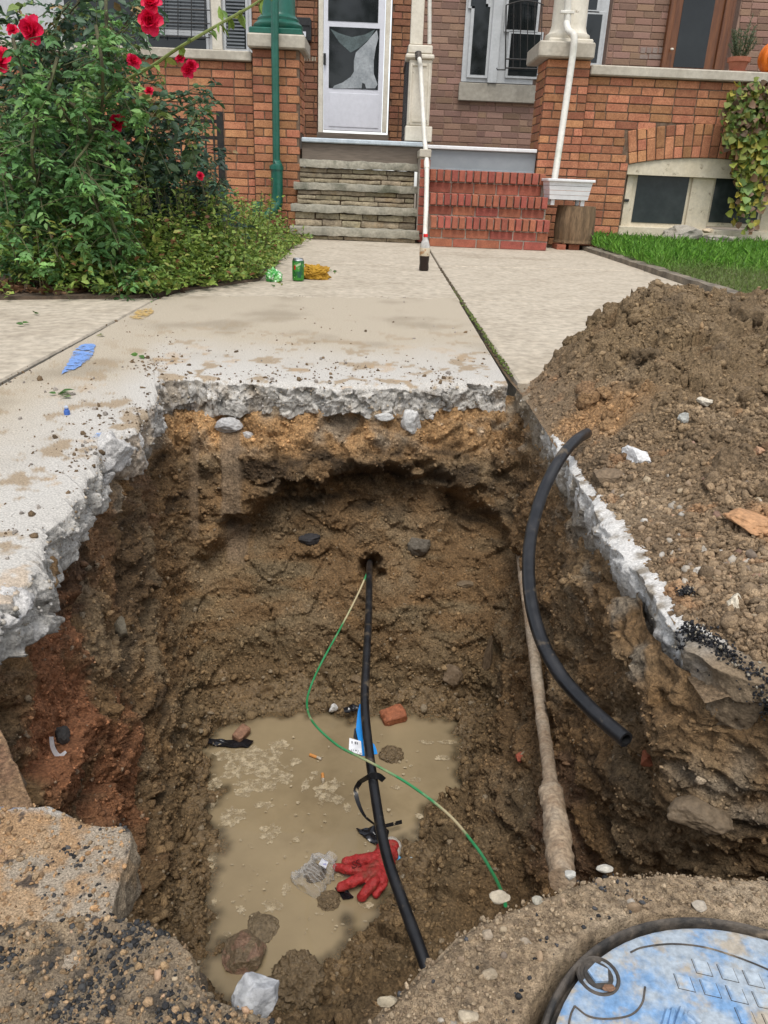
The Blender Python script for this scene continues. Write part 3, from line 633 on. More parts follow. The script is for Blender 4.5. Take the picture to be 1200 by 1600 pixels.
near = np.interp(Xg, [.37, .40, .425, .46, .6, 1.0, 2.3], [-.016, -.012, -.004, .009, .025, .05, .06])*sstep(3.0, 2.2, Yg)
amp = amp*sstep(-.02, .2, Xg-.40-(Yg-2.10)/1.5); near_ = sstep(-.04, .06, Xg-.40-(Yg-2.10)/1.5); Zg = near*near_+amp*prof-.012*(1-near_)
# the far-left toe thins out onto the slab
thin = sstep(2.30, 2.02, Yg-.6*np.clip(Xg-.42, 0, .4)); Zg = Zg*(.25+.75*np.maximum(thin, sstep(.5, .62, Xg)))-.02*(1-thin)*sstep(.6, .48, Xg)
big = (.12+.88*sstep(1.0, 2.0, Yg))*sstep(.42, .62, Xg)
l1, l2, l3, l4 = fbm(q0, 4, 3, 201).reshape(Xg.shape), billow(q0, 9, 3, 211).reshape(Xg.shape), billow(q0, 24, 3, 221).reshape(Xg.shape), billow(q0, 70, 2, 231).reshape(Xg.shape)
edge = (.35+.65*sstep(.39, .45, Xg))*sstep(3.1, 2.9, Yg)
edge = edge*near_; Zg = Zg+edge*(.02*l1*(.3+big)+l2*(.004+.030*big)+l3*(.0035+.012*big)+l4*(.002+.002*big))
Zg = np.where((Yg > 2.9) & (Zg > 0), Zg, Zg); Zg = Zg-.03*sstep(2.86, 3.0, Yg+.15*l1)-.035*(1-sstep(.70, .78, Yg-.10*np.exp(-((Xg-.41)/.05)**2)+.12*np.clip(Xg-.46, 0, .4)+.03*l1))
Zg = Zg+edge*(facets(q0, 11, 15).reshape(Xg.shape)*.045*big+facets(q0, 27, 16).reshape(Xg.shape)*(.004+.018*big)+facets(q0, 70, 17).reshape(Xg.shape)*.003)
S = np.stack([Xg, Yg, Zg], -1)
# lean the clods over a little so that the heap is not a pure height field
NS = grid_normals(S); NS = np.where(NS[..., 2:3] < 0, -NS, NS)
sh = (billow(S.reshape(-1, 3), 16, 2, 241).reshape(Xg.shape)*.012*big*edge)[..., None]; S = S+NS*sh
fl = S.reshape(-1, 3); NSf = NS.reshape(-1, 3)
nA, nB = fbm(fl, 4, 4, 251), fbm(fl, 13, 4, 261); bg = big.ravel()
Cp = np.tile(c_(.275, .192, .116), (len(fl), 1)); Cp = mixc(Cp, c_(.25, .172, .092), bg*.9); Cp = mixc(Cp, c_(.35, .26, .168), sstep(0, .5, nA)*(.8-.5*bg))
Cp = mixc(Cp, c_(.38, .2, .095), sstep(.3, .6, nB)*.55*(1-.6*bg)); Cp = mixc(Cp, DARK*1.3, sstep(.35, .7, fbm(fl, 8, 3, 271))*.5)
dd = np.sqrt((fl[:, 0]-.62)**2*3+(fl[:, 1]-1.02)**2); Cp = mixc(Cp, c_(.46, .25, .12), sstep(.1, .04, dd+.03*nB)*.9)
dd = np.sqrt((fl[:, 0]-.5)**2+(fl[:, 1]-1.63)**2); Cp = mixc(Cp, c_(.42, .24, .11), sstep(.13, .05, dd+.05*nB)*.8)
heap = link('soil_heap', arr_mesh('soil_heap', fl, grid_faces(len(gxs), len(gys)), M['soil'], np.clip(Cp, .01, 1)))
tag(heap, 'heap of dug brown soil and gravel lying on the sidewalk beside the pit', 'soil heap', kind='structure')
ok = np.where((fl[:, 0] > .40) & (fl[:, 1] > .68) & (fl[:, 1] < 2.95) & (fl[:, 2] > -.004) & (fl[:, 0] < 1.75))[0]
dist = np.linalg.norm(fl[ok]-CP, axis=1); wgt = 1/dist**1.6; wgt *= (.35+sstep(-.3, .4, fbm(fl[ok], 5, 2, 281)))
sel = rng.choice(ok, 46000, p=wgt/wgt.sum()); s = np.clip(rng.lognormal(-5.9, .55, len(sel)), .0013, .013)
cc = Cp[sel]*rng.uniform(.6, 1.5, (len(sel), 1))
V, F, CV = crumbs(fl[sel]+NSf[sel]*(s*.15)[:, None], s, cc, .5, .38)
tag(link('soil_crumbs', arr_mesh('soil_crumbs', V, F, M['crumb'], np.clip(CV, .01, 1), False), heap), kind='stuff')
# gravel: rounded and pale
def pebbles(P, sizes, colors, flat=.6):
    N = len(P); V0, F0 = ICO[2] if N < 700 else (ICO_V, ICO_F); k = len(V0)
    V = V0[None]*(1+rng.uniform(-.06, .06, (N, k, 1)))
    V = V*rng.uniform(flat, 1.1, (N, 1, 3)); V = np.einsum('nij,nkj->nki', rand_rot(N), V)*sizes[:, None, None]+P[:, None, :]
    return V.reshape(-1, 3), (F0[None]+(np.arange(N)*k)[:, None, None]).reshape(-1, 3), np.repeat(colors, k, 0)
PEB = np.array([(.42, .33, .22), (.36, .26, .17), (.5, .44, .36), (.3, .21, .13), (.42, .27, .17), (.26, .2, .15), (.33, .2, .14), (.52, .48, .42)])
lowz = np.where((fl[:, 0] > .43) & (fl[:, 1] > .7) & (fl[:, 1] < 1.5) & (fl[:, 0] < 1.1))[0]
wgt = sstep(1.45, .85, fl[lowz, 1])*(.15+sstep(0, .5, fbm(fl[lowz], 7, 2, 291)))
sel = rng.choice(lowz, 420, p=wgt/wgt.sum()); s = np.clip(rng.lognormal(-5.35, .38, len(sel)), .002, .010)
V, F, CV = crumbs(fl[sel], s*1.1, PEB[rng.integers(0, 8, len(sel))]*rng.uniform(.6, 1.0, (len(sel), 1)), .6, .2)
tag(link('gravel', arr_mesh('gravel', V, F, M['stone'], CV, False), heap), kind='stuff')
def heap_z(x, y):
    d = (fl[:, 0]-x)**2+(fl[:, 1]-y)**2; k = d.argmin(); return fl[k].copy()
def on_heap(px, py):
    d = _ray(px, py); d = d/np.linalg.norm(d); v = fl-CP; t = v@d; e = np.linalg.norm(v-t[:, None]*d, axis=1); k = np.where(e < .008)[0]
    if len(k) == 0: k = np.array([e.argmin()])
    return fl[k[t[k].argmin()]].copy()
for px, py, s, cc, st, lab in [
        (990, 712, .034, (.62, .61, .60), (1.15, .45, .55), 'white flake of broken concrete lying on the heap beside the black hose end'),
        (948, 745, .036, (.17, .12, .075), (.9, .8, .45), 'flat brown stone on the heap above the whitened slab edge'),
        (1070, 651, .014, (.38, .38, .35), (.8, .7, 1.1), 'small grey stone half way up the soil heap'),
        (1102, 628, .014, (.58, .52, .42), (1.2, .8, .7), 'pale cream pebble on the heap, up right of the small grey stone'),
        (1150, 937, .013, (.62, .55, .43), (1.0, .7, 1.2), 'white angular pebble among the gravel at the right, right of the tarry lump'),
        (1090, 888, .010, (.55, .5, .43), (1.2, .9, .8), 'white topped pebble in the loose cluster of gravel on the heap'),
        (1168, 815, .034, (.44, .24, .12), (1.4, .8, .4), 'orange lump of sandstone at the right side of the soil heap'),
        (828, 582, .022, (.19, .14, .085), (1.1, .9, .75), 'brown clod at the foot of the heap, on the corner of the slab'),
        (1185, 700, .012, (.42, .25, .15), (1, 1, .8), 'orange brown pebble at the right edge of the photo on the heap')]:
    p = on_heap(px, py); o = rock('stone' if 'clod' not in lab and 'lump' not in lab else 'clod', p+c_(0, 0, s*.2), s, cc, 100+int(px), facet=.7 if 'clod' not in lab else 0, stretch=st, sub=4, fine=.07, amp=.2)
    o.rotation_euler = (0, 0, px*.37); tag(o, lab, 'stone' if o.name.startswith('stone') else 'clod', 'loose stones on the soil heap')

# clods tumbled over the heap
okc = np.where((bg > .16) & (fl[:, 0] < 1.6) & (fl[:, 1] < 2.6) & (fl[:, 2] > .02))[0]; V0, F0 = ICO[2]; k0 = len(V0); Vs, Fs, Cs = [], [], []
for i, ix in enumerate(rng.choice(okc, 520)):
    s = float(np.clip(rng.lognormal(-4.55, .5), .005, .034)); d = .5*facets(V0+i*3.1, 1.7, i)+.3*fbm(V0+i*1.7, 1.6, 3, i)
    W_ = (V0*(1+d)[:, None]*rng.uniform(.7, 1.2, 3))@rand_rot(1)[0].T*s+fl[ix]; Vs.append(W_); Fs.append(F0+i*k0); Cs.append(np.tile(Cp[ix]*rng.uniform(.75, 1.2), (k0, 1)))
tag(link('clods', arr_mesh('clods', np.vstack(Vs), np.vstack(Fs), M['soil'], np.clip(np.vstack(Cs), .01, 1), False), heap), kind='stuff')
# tarry black edge where the old road surface meets the slab
def tar(name, pts, n, spread, parent, smin=.0016, smax=.006, col=(.012, .012, .014)):
    P = np.array(pts); t = rng.random(n)*(len(P)-1); i = t.astype(int); f = (t-i)[:, None]
    p = P[i]*(1-f)+P[np.minimum(i+1, len(P)-1)]*f+rng.normal(0, 1, (n, 3))*np.array(spread)
    s = rng.uniform(smin, smax, n); cc = np.array(col)[None]*rng.uniform(.5, 2.2, (n, 1)); gr = rng.random(n) < .1; cc[gr] = np.array([.3, .26, .2])
    V, F, CV = crumbs(p, s, cc); return tag(link(name, arr_mesh(name, V, F, M['tarm'], CV, False), parent), kind='stuff')
M['tarm'] = pmat('asphalt binder', None, ns=80, col=True, var=.3, rough=.6, spec=.35, bs=300, bstr=.8, bd=.003)

# ---- ragged end of the slab at the right, with old road beyond
def star_slab(name, m, outline, z, thick, parent=None, nr=60, n=420, seed=0, center=None, jag=.006, bump=.006, dome=0., side_amp=.008, colf=None, side_out=.0, nside=24, under=.0, lip=.012):
    O = np.array(outline, float); Oc = np.vstack([O, O[:1]]); s = arclen(Oc); s /= s[-1]; u = np.linspace(0, 1, n, endpoint=False)
    e = np.stack([np.interp(u, s, Oc[:, i]) for i in (0, 1)], 1); k = np.ones(5)/5
    e = np.stack([np.convolve(np.concatenate([e[-2:, i], e[:, i], e[:2, i]]), k, 'valid') for i in (0, 1)], 1)
    c = np.array(center if center is not None else e.mean(0)); e3 = np.c_[e, np.zeros(n)]
    dr = (e-c)/np.linalg.norm(e-c, axis=1)[:, None]; e = e+dr*(jag*fbm(e3, 18, 4, seed, .6))[:, None]
    t = np.linspace(0.0, 1, nr); T = c[None, None]+(e-c)[:, None, :]*t[None, :, None]
    q = np.concatenate([T, np.zeros((n, nr, 1))], 2).reshape(-1, 3)
    h = bump*(fbm(q, 14, 4, seed+1)+.6*billow(q, 45, 3, seed+2)); r = np.tile(t, n)
    zz = z+h+dome*(1-r**2)-lip*sstep(.93, 1.0, r)**2
    q[:, 2] = zz; top = q.reshape(n, nr, 3)
    f = np.linspace(0, 1, nside+1)[1:]; sp = np.zeros((n, nside, 3)); sp[:, :, :2] = e[:, None]+dr[:, None]*(side_out*f)[None, :, None]
    sp[:, :, 2] = top[:, -1:, 2]-thick*f[None]; qs = sp.reshape(-1, 3)
    d = side_amp*(fbm(qs, 14, 4, seed+5)+.7*billow(qs, 40, 2, seed+6)); sp[:, :, :2] += dr[:, None]*(d.reshape(n, nside)*np.clip(f*4, 0, 1))[..., None]
    P = np.concatenate([top, sp], 1); fl_ = P.reshape(-1, 3); r_ = np.concatenate([np.tile(t, (n, 1)), np.full((n, nside), 1.)], 1).ravel()
    isf = np.concatenate([np.zeros((n, nr)), np.ones((n, nside))], 1).ravel()
    C = colf(fl_, r_, isf)
    return link(name, arr_mesh(name, fl_, grid_faces(n, P.shape[1], True), m, np.clip(C, .006, 1)), parent), top

eg = [G(1072, 990, -.005), G(1100, 1012, -.01), G(1130, 1036, -.012), G(1165, 1062, -.015), G(1205, 1088, -.02), G(1260, 1120, -.02), G(1330, 1150, -.02)]
tar('asphalt_chips', eg, 5200, (.006, .006, .010), heap, .0007, .0026)
tar('asphalt_chips', [G(1066, 925, .012), G(1085, 921, .012)], 260, (.005, .004, .002), heap, .0007, .0022)

# ---- earth shoulder round the meter pit, with lid
LC = np.array([.253, .262]); LR = .140
def col_sh(p, r, isf):
    n1, n2, n3 = fbm(p, 9, 4, 411), fbm(p, 28, 4, 412), fbm(p, 60, 3, 413)
    C = np.tile(c_(.41, .30, .19), (len(p), 1)); C = mixc(C, c_(.52, .40, .27), sstep(0, .5, n1)); C = mixc(C, c_(.31, .225, .14), sstep(.1, .5, n2)*.7); C = mixc(C, c_(.05, .048, .045), sstep(.42, .62, n3)*.4)
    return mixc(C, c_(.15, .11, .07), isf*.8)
th_ = np.linspace(0, 2*math.pi, 60, endpoint=False); shc = np.array([.27, .145])
shO = [(shc[0]+.325*math.cos(t), shc[1]+.316*math.sin(t)) for t in th_]
shO = [(x+.25*max(0, x-.42), y) for x, y in shO]
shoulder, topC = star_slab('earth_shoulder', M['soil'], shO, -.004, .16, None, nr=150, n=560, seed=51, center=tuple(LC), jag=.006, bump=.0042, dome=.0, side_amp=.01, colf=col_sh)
# sink the middle so that the lid sits in it
me = shoulder.data; co = np.zeros(len(me.vertices)*3, np.float32); me.vertices.foreach_get('co', co); co = co.reshape(-1, 3)
rr = np.hypot(co[:, 0]-LC[0], co[:, 1]-LC[1]); co[:, 2] -= .03*sstep(LR+.018, LR+.006, rr)*(co[:, 2] > -.03); me.vertices.foreach_set('co', co.ravel()); me.update()
tag(shoulder, 'rounded shoulder of packed soil and pebbles around the blue meter lid', 'soil', kind='structure')
tC = topC.reshape(-1, 3); rC = np.hypot(tC[:, 0]-LC[0], tC[:, 1]-LC[1]); okC = np.where((rC > LR+.022) & (tC[:, 1] > .15))[0]
area = rC[okC]
def scat(n, lo, sg, mn, mx, cols, name, pebble, mul=(.7, 1.2), mask=None, m='stone', emb=.15):
    w_ = area*(mask if mask is not None else 1); sel = rng.choice(okC, n, p=w_/w_.sum()); s = np.clip(rng.lognormal(lo, sg, n), mn, mx)
    cc = cols[rng.integers(0, len(cols), n)]*rng.uniform(*mul, (n, 1)); P_ = tC[sel]+np.c_[rng.normal(0, .002, (n, 2)), s*emb]
    V, F, CV = (pebbles if pebble else crumbs)(P_, s, cc); tag(link(name, arr_mesh(name, V, F, M[m], CV, pebble), shoulder), kind='stuff')
SOILC = np.array([(.37, .275, .175), (.46, .35, .23), (.29, .21, .135)])
scat(9000, -6.75, .45, .0007, .0032, SOILC, 'soil_crumbs', False, m='crumb', emb=.2)
scat(230, -5.9, .4, .0012, .0058, PEB[[0, 1, 2, 3, 0, 5, 3]]*.85, 'gravel', True, emb=-.1)
mk = sstep(.05, .4, fbm(tC[okC], 12, 2, 421))+.02
scat(900, -6.5, .35, .0009, .003, np.array([(.02, .02, .022), (.04, .04, .043), (.07, .07, .074)]), 'asphalt_chips', False, mask=mk, m='tarm', emb=.3)
for k, (px, py, s, cc, st, lab) in enumerate([
        (782, 1402, .013, (.55, .47, .35), (1.25, .8, .7), 'cream pebble on the rim of the earth shoulder, beside the end of the green wire'),
        (890, 1367, .009, (.62, .6, .54), (1.2, .8, .9), 'pale grey pebble on the rim of the shoulder below the corroded pipe'),
        (945, 1357, .009, (.6, .56, .48), (1.5, .8, .6), 'flat white pebble on the far rim of the earth shoulder'),
        (1092, 1415, .010, (.6, .52, .42), (1.2, .9, .8), 'pale pinkish pebble just above the far edge of the blue lid'),
        (840, 1407, .009, (.5, .46, .37), (1, .9, .9), 'cream pebble right of the one by the green wire'),
        (762, 1460, .009, (.5, .4, .29), (.9, 1, .8), 'tan pebble on the left slope of the earth shoulder'),
        (765, 1522, .009, (.45, .36, .25), (1.2, .9, .8), 'rounded brown pebble left of the rim of the blue lid'),
        (732, 1588, .011, (.6, .5, .36), (1.25, .9, .7), 'smooth cream pebble at the bottom edge, left of the blue lid'),
        (605, 1565, .010, (.48, .4, .28), (1.3, .8, .7), 'cream pebble at the lower left tip of the earth shoulder'),
        (820, 1473, .008, (.42, .34, .25), (1.2, .9, .7), 'brown pebble midway between the green wire end and the lid')]):
    p = G(px, py, -.0015); tag(rock('pebble', p, s*.52, tuple(v*.66 for v in cc), 200+k, stretch=st, sub=3, amp=.14, fine=.02, facet=.5), lab, 'pebble', 'pebbles on the earth shoulder')

lid = empty('meter_lid', (LC[0], LC[1], 0)); tag(lid, 'worn blue painted round iron meter pit lid with a five sided nut', 'lid')
n = 72; pr = [(LR+.001, -.006), (LR+.0015, .005), (LR+.0022, .006), (LR+.0042, .006), (LR+.0058, .003), (LR+.0066, -.02)]
MB().lathe(pr, LC[0], LC[1], 0, 72).build('frame_ring', M['castiron'], lid, True)
MB().lathe([(.0, -.02), (LR-.003, -.02), (LR-.003, .003), (LR-.006, .0048), (0.001, .0048)], LC[0], LC[1], 0, 72).build('cover_plate', M['lid'], lid, True)
ld = lambda px, py: G(px, py, .005)
nc = ld(935, 1524)
MB().lathe([(.0118, .0004), (.0128, .0018), (.014, .0018), (.015, .0006)], nc[0], nc[1], .004, 28).build('nut_ring', M['castiron'], lid, True)
MB().lathe([(.0117, .0010), (.0102, .0012), (.0096, .0022), (.008, .0024)], nc[0], nc[1], .0036, 20).build('nut_collar', M['castiron'], lid, True)
pent = [(nc[0]+.0075*math.cos(2*math.pi*k/5+.4), nc[1]+.0075*math.sin(2*math.pi*k/5+.4)) for k in range(5)]
MB().slab(pent, .004, .0078).build('nut', pmat('nut paint', (.2, .31, .46), (.34, .36, .37), ns=90, rough=.6, bs=200, bd=.001), lid)
def groove(pts, name): MB().tube([ld(*p) for p in pts], (.0007), 6, smooth_path=8).build(name, M['castiron'], lid, True)
groove([(985, 1488), (1005, 1480), (1050, 1475), (1100, 1480), (1150, 1495), (1200, 1515), (1250, 1540)], 'raised_line')
groove([(898, 1572), (920, 1588), (950, 1592), (985, 1586), (1003, 1568), (1008, 1542)], 'raised_line')
groove([(898, 1572), (892, 1585), (888, 1605)], 'raised_line')
u = ld(1132, 1556)-ld(1097, 1538); 
a0 = ld(1097, 1512); du = ld(1137, 1521)-a0; dv = ld(1110, 1545)-a0
def pad(i, j, sx=.62, sy=.66):
    c = a0+du*i+dv*j; hu, hv = du*sx/2, dv*sy/2; q = [c-hu-hv, c+hu-hv, c+hu+hv, c-hu+hv]
    ob = [p+(p-np.mean(q, 0))*.07 for p in q]; MB().slab([(p[0], p[1]) for p in ob], .0044, .0050).build('pad_border', M['castiron'], lid)
    c2 = np.mean(q, 0); s = [p+(c2-p)*.14 for p in q]
    V = [(p[0], p[1], .0049) for p in q]+[(p[0], p[1], .0064) for p in s]
    MB().add(V, [(4, 5, 6, 7)]+[(k, (k+1) % 4, 4+(k+1) % 4, 4+k) for k in range(4)]).build('raised_pad', M['lid'], lid)
for j in range(-0, 4):
    for i in range(-3, 5):
        c = a0+du*i+dv*j
        if np.hypot(*(c[:2]-LC)) < LR-.03 and np.hypot(*(c[:2]-nc[:2])) > .037 and not (j >= 1 and i < -2+j) and not (j >= 2 and i < j-1): pad(i, j)
for px, py, qx, qy in ((1036, 1607, 1044, 1580), (1046, 1607, 1052, 1578), (1055, 1609, 1066, 1576), (1069, 1587, 1085, 1603), (1077, 1582, 1094, 1600)):
    a, b = ld(px, py), ld(qx, qy); MB().tube([(a[0], a[1], .0052), (b[0], b[1], .0052)], .0021, 6).build('raised_letter', M['lid'], lid)
tag(rock('debris', nc+c_(.004, -.011, .003), .0035, (.22, .12, .07), 230, sub=3, parent=lid, stretch=(1.3, .6, .6)))

# ---- broken pavement in the near left
def col_chunk(p, r, isf):
    n1, n2, n3 = fbm(p, 9, 4, 431), fbm(p, 26, 4, 432), fbm(p, 55, 3, 433)
    C = np.tile(c_(.50, .315, .17), (len(p), 1)); C = mixc(C, c_(.56, .40, .25), sstep(0, .5, n1)); C = mixc(C, c_(.48, .41, .32), sstep(.1, .4, n2+.5*sstep(-.26, -.19, p[:, 0]))*.85)
    C = mixc(C, c_(.035, .035, .04), sstep(.48, .6, n3+.2*sstep(-.27, -.2, p[:, 0]))*.8)
    C = mixc(C, c_(.58, .55, .5), sstep(.492, .502, p[:, 1]+.004*n2)*.8)
    C = mixc(C, c_(.2, .27, .45), sstep(.4975, .501, p[:, 1]+.003*n2)*sstep(-.285, -.295, p[:, 0])*(isf < .5)*.8)
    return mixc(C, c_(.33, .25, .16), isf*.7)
chO = [G(-60, 1255)[:2], G(0, 1258)[:2], G(75, 1259)[:2], G(110, 1275)[:2], G(150, 1288)[:2], G(203, 1288)[:2], G(206, 1305)[:2], G(196, 1345)[:2], G(180, 1400)[:2], G(165, 1460)[:2], G(120, 1520)[:2], G(0, 1530)[:2], G(-80, 1500)[:2]]
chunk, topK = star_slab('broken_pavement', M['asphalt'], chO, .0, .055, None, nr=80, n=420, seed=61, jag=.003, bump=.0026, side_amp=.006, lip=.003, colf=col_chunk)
tag(chunk, 'broken corner of pavement crusted with orange sand at the lower left', 'pavement', kind='structure')
def col_asp(p, r, isf):
    n1, n2 = fbm(p, 11, 4, 441), fbm(p, 40, 3, 442); C = np.tile(c_(.3, .23, .155), (len(p), 1)); C = mixc(C, c_(.45, .33, .205), sstep(.1, .45, n1)); C = mixc(C, c_(.045, .043, .042), sstep(.1, .4, n2)*.7)
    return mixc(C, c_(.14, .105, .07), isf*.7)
asO = [G(-80, 1440)[:2], G(60, 1440)[:2], G(140, 1425)[:2], G(200, 1436)[:2], G(248, 1440)[:2], G(280, 1462)[:2], G(302, 1495)[:2], G(312, 1540)[:2], G(345, 1568)[:2], G(420, 1590)[:2], G(520, 1640)[:2], G(520, 1750)[:2], G(200, 1900)[:2], G(-200, 1850)[:2], G(-200, 1500)[:2]]
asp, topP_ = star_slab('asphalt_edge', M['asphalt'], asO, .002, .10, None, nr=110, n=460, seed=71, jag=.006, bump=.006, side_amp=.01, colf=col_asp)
tag(asp, 'gritty broken asphalt edge at the near lower left of the pit', 'asphalt', kind='structure')
for T_, ob, n1, n2, n3 in ((topP_, asp, 3000, 70, 2500), (topK, chunk, 110, 8, 600)):
    t_ = T_.reshape(-1, 3); cen_ = t_.mean(0); rr_ = np.linalg.norm(t_[:, :2]-cen_[:2], axis=1)+.001
    def sc(n, lo, sg, mn, mx, cols, name, peb, m, emb=.2, mask=1.):
        w_ = rr_*mask; sel = rng.choice(len(t_), n, p=w_/w_.sum()); s = np.clip(rng.lognormal(lo, sg, n), mn, mx); cc = np.array(cols)[rng.integers(0, len(cols), n)]*rng.uniform(.6, 1.25, (n, 1))
        V, F, CV = (pebbles if peb else crumbs)(t_[sel]+np.c_[rng.normal(0, .0015, (n, 2)), s*emb], s, cc); tag(link(name, arr_mesh(name, V, F, M[m], CV, peb), ob), kind='stuff')
    mk = .06+sstep(-.1, .35, fbm(t_, 16, 3, 451))
    if ob is chunk: mk = .02+sstep(.1, .4, fbm(t_, 16, 3, 451)+.5*sstep(-.28, -.2, t_[:, 0]))
    sc(n1, -6.5, .4, .0007, .003, [(.018, .018, .019), (.03, .03, .031), (.06, .058, .056)], 'asphalt_chips', False, 'tarm', -.1, mk)
    sc(n2, -6.1, .35, .0012, .0042, PEB[[0, 1, 5, 3, 4]], 'gravel', False, 'stone', .0)
    sc(n3, -6.6, .4, .0008, .004, [(.5, .3, .15), (.42, .27, .15), (.52, .36, .21)] if ob is chunk else [(.36, .24, .13), (.26, .2, .13), (.42, .28, .16)], 'soil_crumbs', False, 'crumb')
# wedge of orange sandy subsoil behind it at the left edge
def col_w(p, r, isf):
    n1 = fbm(p, 14, 4, 461); C = np.tile(c_(.36, .225, .125), (len(p), 1)); C = mixc(C, c_(.27, .155, .09), sstep(0, .4, n1)); return mixc(C, c_(.2, .16, .115), isf*.6)
wd = [G(-60, 1105, -.05)[:2], G(-8, 1125, -.05)[:2], G(12, 1155, -.05)[:2], G(30, 1200, -.05)[:2], G(45, 1235, -.05)[:2], G(60, 1275, -.05)[:2], G(0, 1300, -.05)[:2], G(-80, 1290, -.05)[:2]]
wedge, _ = star_slab('subsoil_ledge', M['soil'], wd, -.05, .13, None, nr=40, n=260, seed=81, jag=.006, bump=.006, side_amp=.012, colf=col_w, side_out=-.01)
tag(wedge, 'ledge of orange sandy subsoil at the left edge of the photo', 'subsoil', kind='structure')
# ================================================================== THINGS IN THE PIT
WZ = -.80
W = lambda px, py, dz=0.: G(px, py, WZ+dz)
# ---- black service cable from the far wall to the near side
cz = -.445
path = [PY(578, 876, 2.12)]+[G(x, y, cz) for x, y in ((577, 890), (576, 960), (572, 1040), (570, 1100), (575, 1160), (583, 1220), (594, 1290), (608, 1350), (630, 1412), (655, 1480))]+[G(676, 1540, cz-.01)]
b = MB().tube(path, .0086, 14, smooth_path=6)
tag(b.build('service_pipe', M['pipe'], None, True), 'straight black plastic service pipe running across the middle of the pit', 'pipe')
# ---- green tracer wire
wp = [PY(576, 880, 2.08)]+[G(x, y, z) for x, y, z in ((573, 896, -.44), (556, 935, -.45), (530, 985, -.47), (500, 1040, -.50), (483, 1080, -.50), (480, 1105, -.49), (490, 1130, -.475), (525, 1163, -.445), (560, 1182, -.428), (584, 1194, -.425), (640, 1226, -.42), (700, 1272, -.40), (745, 1325, -.36), (770, 1365, -.31), (783, 1392, -.27), (790, 1415, -.25))]
tag(MB().tube(wp, .0023, 8, smooth_path=8).build('tracer_wire', M['wire'], None, True), 'thin green wire curving over the black service pipe', 'wire')
# ---- cut length of black hose leaning over the right rim
pp = [(917, 677), (900, 688), (878, 713), (852, 760), (834, 815), (826, 870), (829, 935), (846, 1000), (878, 1058), (925, 1110), (978, 1156)]
Y0, Y1 = G(917, 677, .045)[1], PX(978, 1156, .345)[1]
ys = np.interp(np.linspace(0, 1, len(pp)), [0, .3, .65, 1], [Y0, Y0*.72+Y1*.28, Y0*.32+Y1*.68, Y1])
hp = [PY(x, y, Y) for (x, y), Y in zip(pp, ys)]
hose = empty('cut_hose', hp[-1]); tag(hose, 'curved offcut of black hose leaning over the right edge of the pit', 'hose')
MB().tube(hp, .0108, 18, caps=False, smooth_path=8).build('outer_wall', M['pipe'], hose, True)
sp = spline(np.array(hp), 8)
MB().tube(sp[:14], .0075, 14, caps=False).build('bore', M['black'], hose, True)
def ring(c, t, r0, r1, n=18):
    t = t/np.linalg.norm(t); a = np.cross(t, [0, 0, 1.]); a /= np.linalg.norm(a); d = np.cross(t, a)
    V = [c+r*(a*math.cos(2*math.pi*k/n)+d*math.sin(2*math.pi*k/n)) for r in (r0, r1) for k in range(n)]
    return V, [(k, (k+1) % n, n+(k+1) % n, n+k) for k in range(n)]
MB().add(*ring(sp[0], sp[0]-sp[1], .0075, .0108)).build('cut_end', M['pipe'], hose); MB().add(*ring(sp[-1], sp[-1]-sp[-2], .0075, .0108)).build('cut_end', M['pipe'], hose); MB().tube(sp[-14:], .0075, 14, caps=False).build('bore', M['black'], hose, True)
# ---- corroded pipe along the right wall
rp = [(812, 858, 1.93), (820, 915, 1.78), (828, 970, 1.60), (838, 1050, 1.36), (848, 1130, 1.16), (857, 1195, 1.01), (862, 1240, .93)]
R3 = [PY(x, y, min(Y, wallpt(x, y)[1]-.012)) for x, y, Y in rp]; R3[0] = PY(*rp[0])
cp = empty('corroded_pipe', R3[-1]); tag(cp, 'long pale corroded metal pipe running down beside the right wall of the pit', 'pipe')
pz = spline(np.array(R3), 10); 
def rough_tube(P, r, amp, seed, n=18):
    b = MB().tube(P, r, n); V = np.array(b.v); c = np.repeat(P, n, 0); d = V-c; V = c+d*(1+amp*fbm(V, 45, 3, seed)+amp*.6*fbm(V, 130, 2, seed+1))[:, None]
    b.v = [tuple(v) for v in V]; return b
rough_tube(pz, .0118, .14, 5).build('tube', M['rust'], cp, True)
e0 = R3[-1]; e1 = PY(870, 1300, .84); e2 = PY(876, 1352, .77); e3 = PY(878, 1375, .74)
rough_tube(spline(np.array([e0-(e1-e0)*.25, e0, (e0+e1)/2, e1, e2, e3]), 8), [.013, .0195, .0178, .0195, .0185, .018], .2, 9).build('coupling', M['rust'], cp, True)

